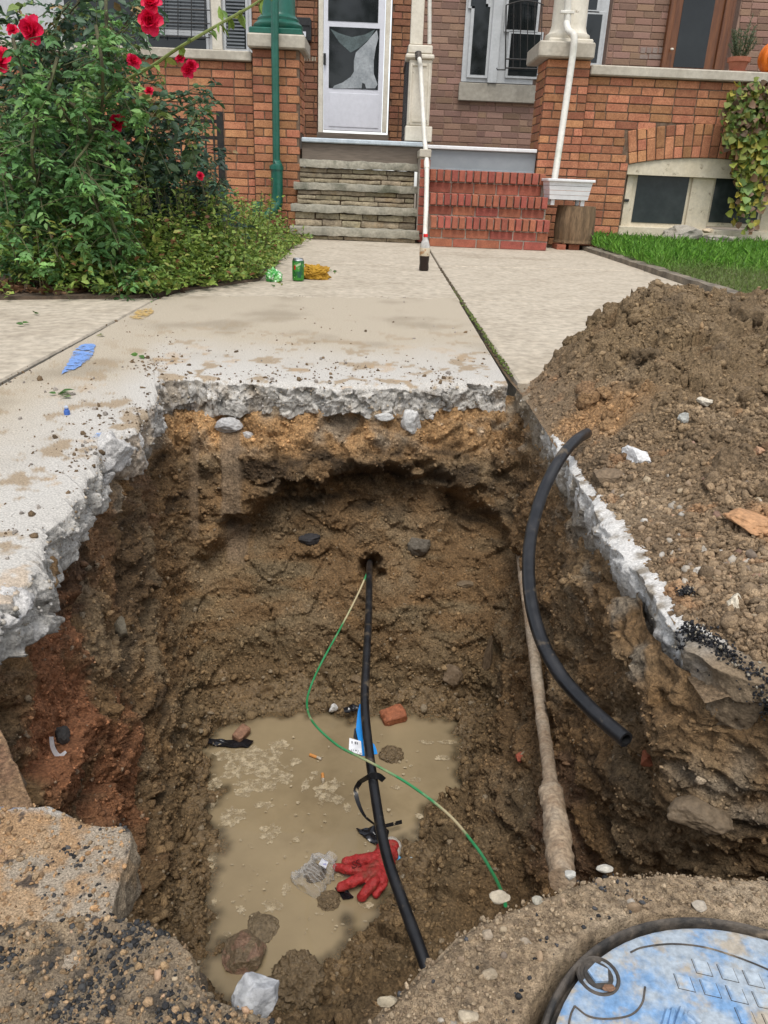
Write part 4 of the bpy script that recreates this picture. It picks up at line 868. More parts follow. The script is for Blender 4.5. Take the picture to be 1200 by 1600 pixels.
# ---- tape
def ribbon(pts, widths, m, name, parent=None, nrm=None, thick=.0008, twist=None):
    P = spline(np.array(pts, float), 6); T = np.gradient(P, axis=0); T /= np.linalg.norm(T, axis=1)[:, None]
    w = np.interp(np.linspace(0, 1, len(P)), np.linspace(0, 1, len(widths)), widths)
    n0 = np.array(nrm if nrm is not None else (0, 0, 1.)); s = np.cross(T, n0); s /= np.linalg.norm(s, axis=1)[:, None]+1e-9; nn = np.cross(s, T)
    if twist is not None:
        a = np.interp(np.linspace(0, 1, len(P)), np.linspace(0, 1, len(twist)), twist)[:, None]; s, nn = s*np.cos(a)+nn*np.sin(a), nn*np.cos(a)-s*np.sin(a)
    V, F = [], []
    for i in range(len(P)):
        for sg in (-1, 1):
            for h in (-1, 1): V.append(P[i]+s[i]*sg*w[i]/2+nn[i]*h*thick/2)
    for i in range(len(P)-1):
        a, c = i*4, i*4+4; F += [(a+1, a+3, c+3, c+1), (a, c, c+2, a+2), (a, a+1, c+1, c), (a+2, c+2, c+3, a+3)]
    F += [(0, 2, 3, 1), (len(V)-4, len(V)-3, len(V)-1, len(V)-2)]
    return MB().add(V, F).build(name, m, parent, True)
tpz = cz+.012
t = empty('tape_strip', G(585, 1215, tpz)); tag(t, 'muddy black tape wound round the service pipe with a loop hanging off', 'tape')
ribbon([G(600, 1219, tpz-.004), G(592, 1213, tpz+.004), G(583, 1212, tpz+.004), G(574, 1215, tpz-.004), G(562, 1222, tpz-.03)], [.010, .011, .011, .009, .008], M['tape'], 'wound_end', t, nrm=-FW)
ribbon([G(563, 1221, tpz-.028), G(556, 1235, tpz-.05), G(560, 1255, tpz-.06), G(570, 1275, tpz-.065), G(585, 1288, tpz-.06), G(592, 1296, tpz-.04)], [.009, .0085, .007, .0045, .0035, .003], M['tape'], 'hanging_loop', t, nrm=-FW)
tag(ribbon([W(600, 1291, .03), W(612, 1288, .03), W(628, 1284, .03)], [.008, .008, .0085], M['tape'], 'tape_end', None, nrm=-FW), 'short muddy end of black tape sticking out right of the service pipe above the glove', 'tape')

# ---- red rubber glove
RED = pmat('red rubber', (.44, .035, .035), (.34, .028, .026), ns=30, var=.25, rough=.5, spec=.35, bs=70, bstr=.8, bd=.006, bs2=260, bd2=.002, c3=(.2, .075, .045), ns3=24, lo3=.54, hi3=.70)
gl = empty('rubber_glove', W(590, 1370)); tag(gl, 'red rubber work glove lying in the water under the service pipe', 'glove')
def cap_chain(b, pts, rad):
    P = spline(np.array(pts), 6); rr = np.interp(np.linspace(0, 1, len(P)), np.linspace(0, 1, len(rad)), rad)
    for p, r in zip(P, rr):
        V, F = ICO[2]; b.add(V*r+p, F)
gm = MB()
fing = [[(600, 1338, .018), (582, 1342, .020), (564, 1345, .016), (546, 1346, .011), (540, 1347, .009)],      # thumb side, folded flat
        [(590, 1354, .022), (566, 1361, .026), (545, 1359, .022), (526, 1355, .016)],
        [(592, 1360, .024), (568, 1371, .030), (549, 1379, .026), (533, 1386, .016)],
        [(598, 1364, .024), (585, 1378, .030), (573, 1392, .022), (565, 1402, .012)],
        [(605, 1360, .022), (599, 1376, .026), (594, 1388, .018), (588, 1398, .010)]]
frad = [[.014, .0145, .0135, .0115, .009], [.0115, .0105, .0102, .009], [.012, .011, .0105, .0096], [.012, .011, .0105, .0096], [.011, .0098, .0092, .0082]]
for f_, r_ in zip(fing, frad): cap_chain(gm, [W(x, y, z) for x, y, z in f_], r_)
for (x, y, z, r) in ((594, 1350, .020, .019), (588, 1355, .022, .017), (600, 1353, .020, .018), (604, 1345, .020, .020), (596, 1338, .020, .021), (607, 1335, .018, .021), (600, 1328, .018, .019), (610, 1325, .016, .020)):
    V, F = ICO[2]; gm.add(V*np.array([r, r, r*.8])+W(x, y, z), F)
go = gm.build('glove_body', RED, gl, True)
rm = go.modifiers.new('remesh', 'REMESH'); rm.mode = 'VOXEL'; rm.voxel_size = .0018; rm.use_smooth_shade = True
sm = go.modifiers.new('smooth', 'SMOOTH'); sm.iterations = 4; sm.factor = .5
tx = bpy.data.textures.new('glove_creases', 'CLOUDS'); tx.noise_scale = .016; tx.noise_depth = 3
dm = go.modifiers.new('creases', 'DISPLACE'); dm.texture = tx; dm.texture_coords = 'GLOBAL'; dm.strength = .0075; dm.mid_level = .55
cm = MB()
for (x, y, z, r) in ((613, 1330, .014, .018), (616, 1322, .012, .016), (612, 1318, .012, .016)):
    V, F = ICO[2]; cm.add(V*np.array([r, r, r*.75])+W(x, y, z), F)
cm.build('knit_cuff', pmat('knit cuff', (.5, .46, .4), (.4, .36, .3), ns=60, rough=.9, bs=250, bd=.003), gl, True)
ink = pmat('dark print', (.11, .012, .012), rough=.5)
sq = [W(x, y, .036) for x, y in ((561, 1343), (557, 1345), (558, 1348), (563, 1350), (564, 1353), (559, 1355))]
MB().tube(sq, .0011, 6, smooth_path=5).build('print_mark', ink, gl)
sq = [W(x, y, .036) for x, y in ((554, 1346), (551, 1348), (553, 1351), (557, 1352), (556, 1355), (552, 1356), (550, 1353))]
MB().tube(sq, .0011, 6, smooth_path=5).build('print_mark', ink, gl)

# ---- crumpled clear plastic bottle
CL = bpy.data.materials.new('clear plastic'); CL.use_nodes = True; _n, _l = CL.node_tree.nodes, CL.node_tree.links
_p = _n['Principled BSDF']; _p.inputs['Base Color'].default_value = (.75, .74, .72, 1); _p.inputs['Roughness'].default_value = .08; _p.inputs['Specular IOR Level'].default_value = .9
_fr = _n.new('ShaderNodeLayerWeight'); _fr.inputs[0].default_value = .45; _mr = _n.new('ShaderNodeMapRange'); _mr.inputs[3].default_value = .06; _mr.inputs[4].default_value = .75
_l.new(_fr.outputs['Facing'], _mr.inputs[0]); _l.new(_mr.outputs[0], _p.inputs['Alpha'])
bt = empty('crushed_bottle', W(497, 1362)); tag(bt, 'crushed clear plastic bottle floating left of the red glove', 'bottle')
ax = (W(514, 1343)-W(480, 1380)); ax /= np.linalg.norm(ax); ay = np.cross([0, 0, 1.], ax); c0 = W(497, 1362, .010)
tq_ = np.linspace(0, 1, 60); pr_ = np.interp(tq_, [0, .03, .08, .5, .72, .86, .9, 1.], [.35, .85, 1., 1., .95, .45, .38, .38])*.031*(1+.05*np.sin(tq_*70)*(tq_ < .6))
n_ = 56; an_ = np.linspace(0, 2*math.pi, n_, endpoint=False); A_n, T_n = np.meshgrid(an_, tq_, indexing='ij')
qb = np.stack([np.cos(A_n)*1.2, np.sin(A_n)*1.2, T_n*3.], -1).reshape(-1, 3); dn = (1+.42*facets(qb, 1.1, 31)+.18*facets(qb, 2.4, 33)).reshape(A_n.shape); rr_ = pr_[None]*np.clip(dn, .45, 1.5)
Vb = c0+((T_n-.5)*.10)[..., None]*ax+(rr_*np.cos(A_n))[..., None]*ay+(rr_*np.sin(A_n)*.72)[..., None]*np.array([0, 0, 1.])
link('bottle_body', arr_mesh('bottle_body', Vb.reshape(-1, 3), grid_faces(n_, 60, True), CL, None, False), bt)
V, F = ICO[3]; c1 = W(492, 1364, .006); link('mud_inside', arr_mesh('mud_inside', c1+V*(1+.35*fbm(V, 2, 3, 17))[:, None]*np.array([.021, .02, .012]), F, M['wetmud'], np.tile([.13, .09, .05], (len(V), 1))), bt)
lb = MB(); a = [W(503, 1341, .046), W(513, 1347, .046), W(509, 1357, .05), W(498, 1350, .052)]; lb.add(a+[p-c_(0, 0, .001) for p in a], [(0, 1, 2, 3), (7, 6, 5, 4), (0, 4, 5, 1), (1, 5, 6, 2), (2, 6, 7, 3), (3, 7, 4, 0)]); lb.build('paper_label', pmat('bottle label', (.66, .67, .72), (.3, .3, .55), ns=60, lo=.55, hi=.62, rough=.4), bt)

# ---- blue strip with paper tag behind the pipe
bl = pmat('blue plastic', (.01, .26, .72), (.015, .22, .62), ns=12, var=.08, rough=.35, spec=.45)
st = empty('blue_strip', G(570, 1175, cz)); tag(st, 'bright blue plastic strip with a white barcode tag behind the service pipe', 'packaging')
zz = cz-.018
def quadslab(pts, z, name, m, parent, th=.0012):
    a = [G(x, y, q) for x, y, q in pts]; n = len(a); dn = np.array([0, 0, -th])+FW*th
    MB().add(a+[p+dn for p in a], [tuple(range(n)), tuple(range(n, 2*n))[::-1]]+[(k, (k+1) % n, n+(k+1) % n, n+k) for k in range(n)][::-1]).build(name, m, parent)
quadslab([(562, 1100, zz), (559, 1112, zz), (556, 1140, zz), (560, 1158, zz), (564, 1181, zz), (578, 1181, zz), (576, 1150, zz), (572, 1100, zz)], 0, 'strip', bl, st)
quadslab([(581, 1160, zz), (585, 1163, zz), (588, 1170, zz), (590, 1178, zz), (583, 1179, zz), (580, 1172, zz)], 0, 'strip_end', bl, st)
quadslab([(554, 1138, zz-.004), (552, 1152, zz-.004), (557, 1158, zz-.004), (562, 1157, zz-.004), (559, 1138, zz-.004)], 0, 'dark_backing', M['black'], st)
z2 = zz+.003
quadslab([(546, 1153, z2), (545, 1171, z2), (553, 1176, z2), (566, 1180, z2), (564, 1158, z2)], 0, 'paper_tag', pmat('paper tag', (.72, .73, .75), rough=.6), st)
inkm = pmat('tag ink', (.05, .05, .06), rough=.6)
b = MB(); z3 = z2+.0016
for x0, x1, y0, y1 in ((549.3, 550.2, 1157.5, 1161.5), (550.8, 551.2, 1157.5, 1161.7), (554.2, 554.8, 1158.5, 1162.2), (555.3, 556.6, 1158.6, 1162.4), (558, 559, 1159.5, 1163), (549, 549.6, 1170.5, 1173.2), (552, 552.5, 1171, 1173.4), (555, 556.2, 1171.5, 1173.2), (557, 558, 1171.8, 1173.5), (559.6, 560.4, 1172.4, 1173.8), (558.5, 559.1, 1174.8, 1176.8), (561.6, 562, 1175.6, 1177.6), (563.4, 564.4, 1176, 1178)):
    q = [G(x0, y0, z3), G(x1, y0, z3), G(x1, y1, z3), G(x0, y1, z3)]; b.add(q, [(0, 1, 2, 3)])
b.build('printed_bars', inkm, st)
# ---- black plastic scraps, wrapper, shards, butts
def scrap(name, pts, m, label, cat, seed, amp=.006, z=0.004, th=.0012, n=14):
    P = np.array([W(x, y, z) for x, y in pts]); c = P.mean(0); V, F = [], []
    Pc = np.vstack([P, P[:1]]); s = arclen(Pc); s /= s[-1]; u = np.linspace(0, 1, 4*n, endpoint=False); e = np.stack([np.interp(u, s, Pc[:, i]) for i in range(3)], 1)
    k = 6; T = c+(e-c)[:, None]*np.linspace(0.02, 1, k)[None, :, None]; q = T.reshape(-1, 3); q[:, 2] += amp*np.abs(fbm(q, 22, 3, seed))*2.4+amp*.3*fbm(q, 50, 2, seed+3)
    q2 = q-c_(0, 0, th); F1 = grid_faces(4*n, k, True)
    o = link(name, arr_mesh(name, np.vstack([q, q2]), np.vstack([F1, F1[:, ::-1]+len(q)]), m)); return tag(o, label, cat)
PL = pmat('shiny black plastic', (.009, .009, .011), (.015, .015, .018), ns=20, var=.2, rough=.16, spec=.6, c3=(.2, .15, .09), ns3=40, lo3=.66, hi3=.7)
scrap('plastic_scrap', [(319, 1156), (340, 1157), (366, 1156), (385, 1155), (397, 1160), (388, 1168), (360, 1168), (338, 1166), (320, 1164)], PL, 'crinkled black plastic strip floating at the far left of the water', 'plastic', 3, .004)
scrap('plastic_scrap', [(556, 1297), (575, 1294), (600, 1291), (608, 1300), (605, 1315), (590, 1322), (574, 1313)], PL, 'folded black plastic bag behind the fingers of the red glove', 'plastic', 5, .009)
scrap('plastic_scrap', [(523, 1387), (540, 1386), (553, 1404), (536, 1406)], PL, 'small black plastic square under the finger tips of the glove', 'plastic', 7, .004)
scrap('wrapper', [(617, 1343), (632, 1342), (646, 1348), (645, 1356), (630, 1352), (622, 1358)], pmat('blue foil', (.5, .58, .6), (.02, .24, .45), ns=26, lo=.48, hi=.56, rough=.25, spec=.5), 'pale and blue foil wrapper right of the service pipe by the glove', 'wrapper', 9, .012)
scrap('plastic_scrap', [(536, 1107), (556, 1101), (566, 1104), (552, 1112), (540, 1115)], PL, 'small black plastic shred left of the top of the blue strip', 'plastic', 13, .012, z=.03)
scrap('plastic_scrap', [(612, 1371), (630, 1372), (658, 1380), (660, 1388), (640, 1386), (620, 1380)], pmat('grey film', (.16, .125, .08), (.26, .22, .16), ns=50, rough=.15, spec=.6), 'muddy film of plastic just right of the glove at the shore', 'plastic', 15, .010)
def butt(px, py, qx, qy, label, dz=.004):
    a, c = W(px, py, dz), W(qx, qy, dz+.001); o = empty('cigarette_butt', a); tag(o, label, 'cigarette butt', 'cigarette butts in the water'); m_ = a+(c-a)*.62
    MB().tube([a, a+(m_-a)*.5, m_], .0038, 12).build('filter', pmat('filter paper', (.62, .28, .08), (.52, .22, .06), ns=60, rough=.7), o, True)
    MB().tube([m_, (m_+c)/2, c], [.0037, .0036, .003], 12).build('paper_end', pmat('cigarette paper', (.55, .49, .4), (.25, .19, .12), ns=60, rough=.7), o, True)
butt(484, 1179, 502, 1186, 'orange cigarette butt floating near the white tag')
butt(504, 1209, 505, 1222, 'orange cigarette butt standing out of the scum in the middle of the water')
butt(312, 1223, 312, 1202, 'brown and white cigarette butt at the left shore of the water', .012)
p = wallpt(520, 1104); o = rock('tile_shard', p+c_(0, -.012, .006), (.014, .007, .016), (.72, .72, .72), 301, facet=1, sub=3, amp=.1, rot=(.3, .2, .5)); tag(o, 'white piece of tile in the mud left of the blue strip', 'tile shard')
def brick_bit(px, py, size, rot, label, col=(.3, .105, .05), z=.014):
    V, F = ICO[4]; r = np.random.default_rng(int(px)); V = np.sign(V)*np.abs(V)**.34; V /= np.abs(V).max(0)
    V = V*(1+.13*fbm(V, 1.4, 3, int(px))+.03*fbm(V, 6, 3, 3))[:, None]*np.array(size); o = link('brick_fragment', arr_mesh('brick_fragment', V, F, M['stone'], np.clip(np.array(col)[None]*(1+.3*fbm(V/np.array(size), 2.5, 3, 8))[:, None], .01, 1)))
    o.location = tuple(W(px, py, z)); o.rotation_euler = rot; tag(o, label, 'brick fragment')
brick_bit(615, 1118, (.032, .022, .016), (.25, -.2, .35), 'broken red brick in the mud right of the blue strip')
brick_bit(377, 1146, (.014, .022, .012), (.2, .3, -.5), 'small brown brick chip beside the floating black strip', (.24, .13, .08))
# ---- stones in the water
tag(rock('stone', W(381, 1492, .010), (.041, .039, .036), (.2, .145, .088), 311, facet=.5, stretch=(.95, 1.1, .9), sub=5, fine=.03, amp=.14, col2=(.27, .165, .11), m='wetmud'), 'big rounded brown stone with pink patches at the near end of the water', 'stone')
for px, py, s in ((403, 1458, .013), (350, 1497, .008)):
    pass
tag(rock('stone', W(410, 1452, -.008), (.034, .036, .016), (.2, .15, .09), 313, sub=5, fine=.05, amp=.25, m='wetmud'), 'flat muddy stone just awash behind the big rounded stone', 'stone')
tag(rock('stone', G(402, 1556, -.06), (.0195, .018, .014), (.36, .365, .375), 317, facet=1.0, sub=4, fine=.03, amp=.12, rot=(.3, .25, .4), col2=(.44, .445, .45)), 'angular light grey stone at the near shore, by the asphalt edge', 'stone')
def mudlump(px, py, size, seed, label, st=(1, 1, .8)):
    V, F = ICO[5]; d = .25*fbm(V+seed, 1.5, 3, seed)+.22*billow(V+seed, 3.6, 3, seed+1)+.16*facets(V+seed, 3.5, seed+3)+.07*billow(V, 10, 2, seed+2)
    W_ = V*(1+d)[:, None]*size*np.array(st); c = np.tile(c_(.19, .135, .075), (len(V), 1))*(1+.25*fbm(V, 5, 3, seed))[:, None]
    o = link('mud_lump', arr_mesh('mud_lump', W_, F, M['wetmud'], np.clip(c, .01, 1))); o.location = tuple(W(px, py, size*.05)); tag(o, label, 'mud')
mudlump(466, 1536, .044, 5, 'knobbly lump of wet mud standing in the near end of the water')
mudlump(540, 1592, .036, 8, 'round lump of wet mud below the end of the service pipe')
mudlump(514, 1408, .018, 11, 'small lump of wet mud at the shore below the black plastic square', (1, 1, .5))
mudlump(612, 1180, .025, 14, 'low brown lump of mud just right of the blue strip end', (1, 1, .4))
# ---- scum on the water
def blob2(px, py, rx, ry, seed, holes=0):
    n = 60; c = W(px, py, .0012); t = np.linspace(0, 2*math.pi, n, endpoint=False); sx = rx/ (1200/np.dot(c-CP, FW)); sy = ry/(1200/np.dot(c-CP, FW))*1.45
    q = np.c_[np.cos(t), np.sin(t), np.full(n, seed*1.7)]; r = 1+.75*fbm(q, 1.1, 4, seed, .7)+.22*fbm(q, 4, 2, seed+1); r = np.clip(r, .15, None)
    return [(c[0]+sx*a*np.cos(b_), c[1]+sy*a*np.sin(b_), c[2]) for a, b_ in zip(r, t)]
f = MB()
blobs = [(400, 1185, 40, 16), (372, 1205, 26, 12), (420, 1210, 24, 12), (395, 1228, 30, 10), (352, 1180, 16, 8), (437, 1165, 15, 10), (440, 1215, 16, 10), (380, 1238, 16, 7), (412, 1258, 16, 6), (365, 1275, 20, 14), (333, 1228, 10, 10), (334, 1252, 7, 8), (316, 1245, 6, 7), (422, 1303, 14, 13),
         (510, 1240, 19, 18), (490, 1212, 6, 6), (478, 1228, 6, 9), (530, 1250, 10, 6), (542, 1262, 6, 6), (530, 1225, 8, 4), (462, 1190, 9, 6), (330, 1348, 8, 9), (318, 1318, 8, 10), (345, 1382, 4, 4), (375, 1421, 8, 5), (447, 1390, 7, 7), (335, 1410, 4, 5), (463, 1312, 5, 4), (425, 1415, 14, 8), (560, 1160, 10, 4), (650, 1218, 8, 4), (655, 1275, 7, 4), (690, 1185, 12, 4), (665, 1160, 10, 3), (700, 1160, 14, 3), (620, 1230, 8, 4), (312, 1290, 5, 12), (300, 1360, 6, 12), (350, 1285, 10, 6), (570, 1415, 12, 4), (530, 1368, 8, 4), (448, 1200, 5, 3), (355, 1460, 6, 3), (630, 1385, 10, 4), (640, 1330, 6, 5)]
for k, (x, y, rx, ry) in enumerate(blobs):
    pts = blob2(x, y, rx, ry, k+3); cc = np.mean(pts, 0); zk = np.array([0, 0, .00003*f.n/61]); f.add([tuple(cc+zk)]+[tuple(np.array(p)+zk) for p in pts], [(0, 1+i, 1+(i+1) % len(pts)) for i in range(len(pts))])
r_ = np.random.default_rng(3)
for k in range(150):
    x, y = r_.uniform(310, 700), r_.uniform(1140, 1480)
    if x > 620 and y > 1260: continue
    pts = blob2(x, y, r_.uniform(1, 3.2), r_.uniform(.8, 2.2), k+90); cc = np.mean(pts, 0); zk = np.array([0, 0, .00003*f.n/61]); f.add([tuple(cc+zk)]+[tuple(np.array(p)+zk) for p in pts], [(0, 1+i, 1+(i+1) % len(pts)) for i in range(len(pts))])
fm = M['foam']; _n, _l = fm.node_tree.nodes, fm.node_tree.links
_t = _n.new('ShaderNodeTexNoise'); _t.inputs['Scale'].default_value = 55; _t.inputs['Detail'].default_value = 9; _t.inputs['Roughness'].default_value = .72
_g = _n.new('ShaderNodeNewGeometry'); _l.new(_g.outputs['Position'], _t.inputs['Vector']); _r = _n.new('ShaderNodeMapRange'); _r.inputs[1].default_value = .39; _r.inputs[2].default_value = .58; _l.new(_t.outputs['Fac'], _r.inputs[0]); _l.new(_r.outputs[0], _n['Principled BSDF'].inputs['Alpha'])
tag(f.build('foam', M['foam']), 'patches of pale scum floating on the muddy water', 'foam', kind='stuff')
# litter on the left wall
p = wallpt(96, 1160); tag(ribbon([p+c_(-.008, -.01, .022), p+c_(-.006, -.014, .004), p+c_(.002, -.016, -.010), p+c_(.012, -.012, -.004)], [.006, .007, .008, .004], pmat('white film', (.7, .7, .72), rough=.4), 'plastic_shred', None, nrm=-FW), 'scrap of white plastic caught in the left wall of the pit', 'plastic')
# bits on the sidewalk
p = G(105, 648); o = empty('bottle_cap', p); tag(o, 'tiny blue plastic cap standing on the left slab', 'cap')
MB().lathe([(.0065, 0), (.0065, .009), (.0045, .0105), (.0045, .014), (.003, .0145)], p[0], p[1], .0005, 16).build('cap_body', pmat('blue cap', (.05, .13, .42), rough=.35), o, True)
MB().lathe([(.0042, 0), (.0042, .004), (.002, .005)], p[0], p[1], .0155, 14).build('cap_tip', pmat('pale cap', (.45, .5, .6), rough=.35), o, True)
# ================================================================== HOUSES
YF, YB = 8.0, 10.2
hx = lambda px, py, Y=YF: float(PY(px, py, Y)[0])
hz = lambda px, py, Y=YF: float(PY(px, py, Y)[2])
def bxp(px0, py0, px1, py1, Y0, Y1, b=0.):
    """box whose front (at Y0) spans the sighted rectangle"""
    xm, ym = (px0+px1)/2, (py0+py1)/2
    return (hx(px0, ym, Y0), hx(px1, ym, Y0), Y0, Y1, hz(xm, py1, Y0), hz(xm, py0, Y0), b)
def part(name, m, parent, *args, smooth=False): return MB().box(*args).build(name, M[m] if isinstance(m, str) else m, parent, smooth)
BRICK_ME = {}
def brick_me(m):
    if m not in BRICK_ME: BRICK_ME[m] = MB().box(-.5, .5, -.5, .5, -.5, .5, .045).mesh('brick', M[m])
    return BRICK_ME[m]
brick_count = {}
LOOSE_C = {'brick': (.40, .175, .09, 1.), 'bbrick': (.23, .105, .058, 1.), 'pbrick': (.245, .15, .108, 1.), 'sbrick': (.32, .08, .045, 1.)}
def put_brick(x0, x1, y0, y1, z0, z1, m, parent, root, loose, rot=0., cap=300):
    c = ((x0+x1)/2, (y0+y1)/2+random.uniform(-.0025, .0025), (z0+z1)/2); s = (abs(x1-x0), abs(y1-y0), abs(z1-z0))
    k = brick_count.get(root.name, 0)
    if k < cap:
        o = bpy.data.objects.new('brick', brick_me(m)); COL.objects.link(o); o.parent = parent; o.location = c; o.scale = s
        o.rotation_euler = (0, rot+random.uniform(-.006, .006), random.uniform(-.004, .004)); brick_count[root.name] = k+1
    else:
        b = MB().box(-s[0]/2, s[0]/2, -s[1]/2, s[1]/2, -s[2]/2, s[2]/2, .004); ca, sa = math.cos(rot), math.sin(rot)
        v = random.uniform(.72, 1.25)*LOOSE_C[m][3]; kc = LOOSE_C[m]; loose.add([(c[0]+p[0]*ca+p[2]*sa, c[1]+p[1], c[2]-p[0]*sa+p[2]*ca) for p in b.v], b.f, (kc[0]*v, kc[1]*v*random.uniform(.93, 1.04), kc[2]*v*random.uniform(.9, 1.05)))
def courses(x0, x1, z0, z1, L=.208, ch=.0705, jt=.010, inside=None, seed=0, bond=True):
    """running bond: list of (x0, x1, z0, z1) with openings cut out; inside(x, z) -> True where there is wall"""
    r = random.Random(seed); out = []; n = int(round((z1-z0)/ch)); c = (z1-z0)/n
    for i in range(n):
        za, zb = z1-(i+1)*c+jt/2, z1-i*c-jt/2; zm = (za+zb)/2; x = x0-(L/2 if i % 2 else 0)-r.uniform(0, .015)
        while x < x1-.02:
            l = L if r.random() > .14 else L/2
            a, b = max(x, x0), min(x+l, x1); x += l
            if b-a < .03: continue
            if inside is None: out.append((a+jt/2, b-jt/2, za, zb)); continue
            xs = np.linspace(a, b, 25); ok = [inside(q, zm) for q in xs]; j = 0
            while j < len(xs):
                if ok[j]:
                    k = j
                    while k+1 < len(xs) and ok[k+1]: k += 1
                    if xs[k]-xs[j] > .03: out.append((xs[j]+jt/2, xs[k]-jt/2, za, zb))
                    j = k+1
                else: j += 1
    return out

# ------------------------------------------------------------------ left house
LH = empty('row_house', (-1.2, YF, 0)); tag(LH, 'orange brick row house with green porch column and white storm door', 'house')
XL0 = -7.5; XP0, XP1 = hx(397, 200), hx(469, 200); XMID = hx(664, 235)
ZC0 = hz(432, 78); ZC1 = hz(432, 55); ZS0, ZS1 = hz(330, 94), hz(330, 78)
loose = MB()
wall = part('front_wall', 'mortar', LH, XL0, XP0, YF+.03, YF+.33, -.02, ZS0)
for a in sorted(courses(XL0, XP0-.004, 0, ZS0, seed=1), key=lambda a: abs(a[0]+1.35)):
    put_brick(a[0], a[1], YF+.022, YF+.1, a[2], a[3], 'brick', wall, LH, loose, cap=150)
part('wall_coping', 'limestone', LH, XL0, XP0-.005, YF-.03, YF+.36, ZS0+.002, ZS1, .008)
pier = part('pier', 'mortar', LH, XP0+.006, XP1-.006, YF-.02, YF+.42, -.02, ZC0)
for a in courses(XP0, XP1, 0, ZC0, seed=2): put_brick(a[0], a[1], YF-.028, YF+.06, a[2], a[3], 'brick', pier, LH, loose, cap=230)
for a in courses(YF+.07, YF+.42, .9, ZC0, seed=3): put_brick(XP1-.05, XP1+.004, a[0], a[1], a[2], a[3], 'brick', pier, LH, loose, cap=262)
part('pier_cap', 'limestone', LH, hx(388, 68), hx(478, 68), YF-.09, YF+.48, ZC0+.002, ZC1, .012)
ccx = (XP0+XP1)/2+.0; ccy = YF+.2; rc = .155
colm = empty('', (0, 0, 0)); bpy.data.objects.remove(colm)
cb = part('column', 'green', LH, ccx-.235, ccx+.235, ccy-.235, ccy+.235, ZC1+.001, ZC1+.055, .01)
MB().lathe([(.21, .055), (.225, .075), (.225, .10), (.205, .118), (.188, .13), (.19, .15), (.17, .165), (rc, .19), (rc*.98, 1.6), (rc*.95, 2.6)], ccx, ccy, ZC1, 40).build('shaft', M['green'], cb, True)
# porch floor and front board
zfl = hz(560, 218)
part('porch_floor', 'floor', LH, XL0, XMID-.004, YF+.06, YB+.3, zfl-.10, zfl-.003)
part('porch_trim', 'bluetrim', LH, XP1+.012, XMID-.012, YF-.005, YF+.058, zfl-.04, zfl, .008)
part('porch_board', 'brownboard', LH, XP1+.012, XMID-.03, YF+.03, YF+.056, hz(560, 254), zfl-.042, .004)
# back wall
DX0, DX1 = hx(497, 120, YB), hx(609, 120, YB); DZ = hz(550, 208, YB)
WX0, WX1, WZ0 = -7.5, hx(391, 40, YB), hz(340, 78, YB)
bw = MB()
XDV = hx(640, 120, YB)
for x0, x1, z0, z1 in ((XL0, DX0, zfl-.05, WZ0), (WX1, DX0, WZ0, 3.4), (DX1, XDV+.12, zfl-.05, 3.4), (DX0, DX1, zfl-.05, DZ-.01)): bw.box(x0, x1, YB+.01, YB+.25, z0, z1)
bwo = bw.build('porch_wall', M['bmortar'], LH)
def ins(x, z): return not (DX0 < x < DX1 and z > DZ-.01) and not (x < WX1 and z > WZ0)
cs = [a for a in courses(-3.0, XDV+.1, zfl, 2.75, L=.2, ch=.068, inside=ins, seed=4)]
cs.sort(key=lambda a: (a[1] < DX0-.5, a[3] > 2.3, abs(a[0]-.2)))
for a in cs: put_brick(a[0], a[1], YB-.002, YB+.05, a[2], a[3], 'bbrick', bwo, LH, loose)
# storm door
dr = part('door', 'lilac', LH, *bxp(506, -60, 600, 205, YB-.06, YB-.02, .004))
part('kick_panel', 'lilac', dr, *bxp(514, 146, 592, 199, YB-.066, YB-.061, .002))
part('upper_glass', 'glass', dr, *bxp(513, -55, 592, 34, YB-.064, YB-.0615))
part('lower_glass', 'glass', dr, *bxp(514, 43, 592, 139, YB-.064, YB-.0615))
# pale sheet caught in the lower pane
def sheet(pts, Y, m, name, parent, off=.002):
    V = [PY(x, y, Y) for x, y in pts]; c = np.mean(V, 0); n = len(V); V2 = [v+np.array([0, off, 0]) for v in V]
    return MB().add(V+V2, [tuple(range(n)), tuple(range(n, 2*n))[::-1]]+[((k+1) % n, k, n+k, n+(k+1) % n) for k in range(n)]).build(name, m, parent)
sheet([(589, 47), (591, 60), (587, 75), (584, 95), (584, 115), (590, 132), (586, 138), (572, 138), (570, 131), (566, 129), (565, 138), (520, 138), (522, 134), (535, 129), (548, 120), (553, 112), (553, 95), (556, 82), (562, 76), (573, 66), (582, 55)], YB-.0665, pmat('pale plastic sheet', (.36, .38, .39), (.25, .27, .28), ns=9, rough=.3, var=.2), 'torn_film', dr)
sheet([(516, 45), (530, 52), (550, 58), (570, 54), (586, 46), (578, 60), (562, 74), (548, 82), (530, 66)], YB-.0662, pmat('sheer drape', (.1, .13, .13), (.07, .09, .09), ns=10, rough=.25), 'drape', dr)
part('door_handle', 'black', dr, *bxp(505.5, 83, 509, 101, YB-.09, YB-.061, .002))
for x0, x1 in ((497.5, 505), (601, 608.5)): part('door_frame', 'cream', LH, *bxp(x0, -60, x1, 207, YB-.05, YB+.03, .004))
part('door_sill', 'brownboard', LH, *bxp(495, 208.5, 607, 219, YB-.14, YB+.02, .004))
mb_ = part('mailbox', 'black', LH, *bxp(459, 28, 486, 64, YB-.13, YB-.004, .012))
part('mailbox_flap', 'black', mb_, *bxp(460, 27, 485, 40, YB-.142, YB-.131, .004))
part('letter', 'lilac', mb_, *bxp(463, 49, 478, 57, YB-.15, YB-.1425))
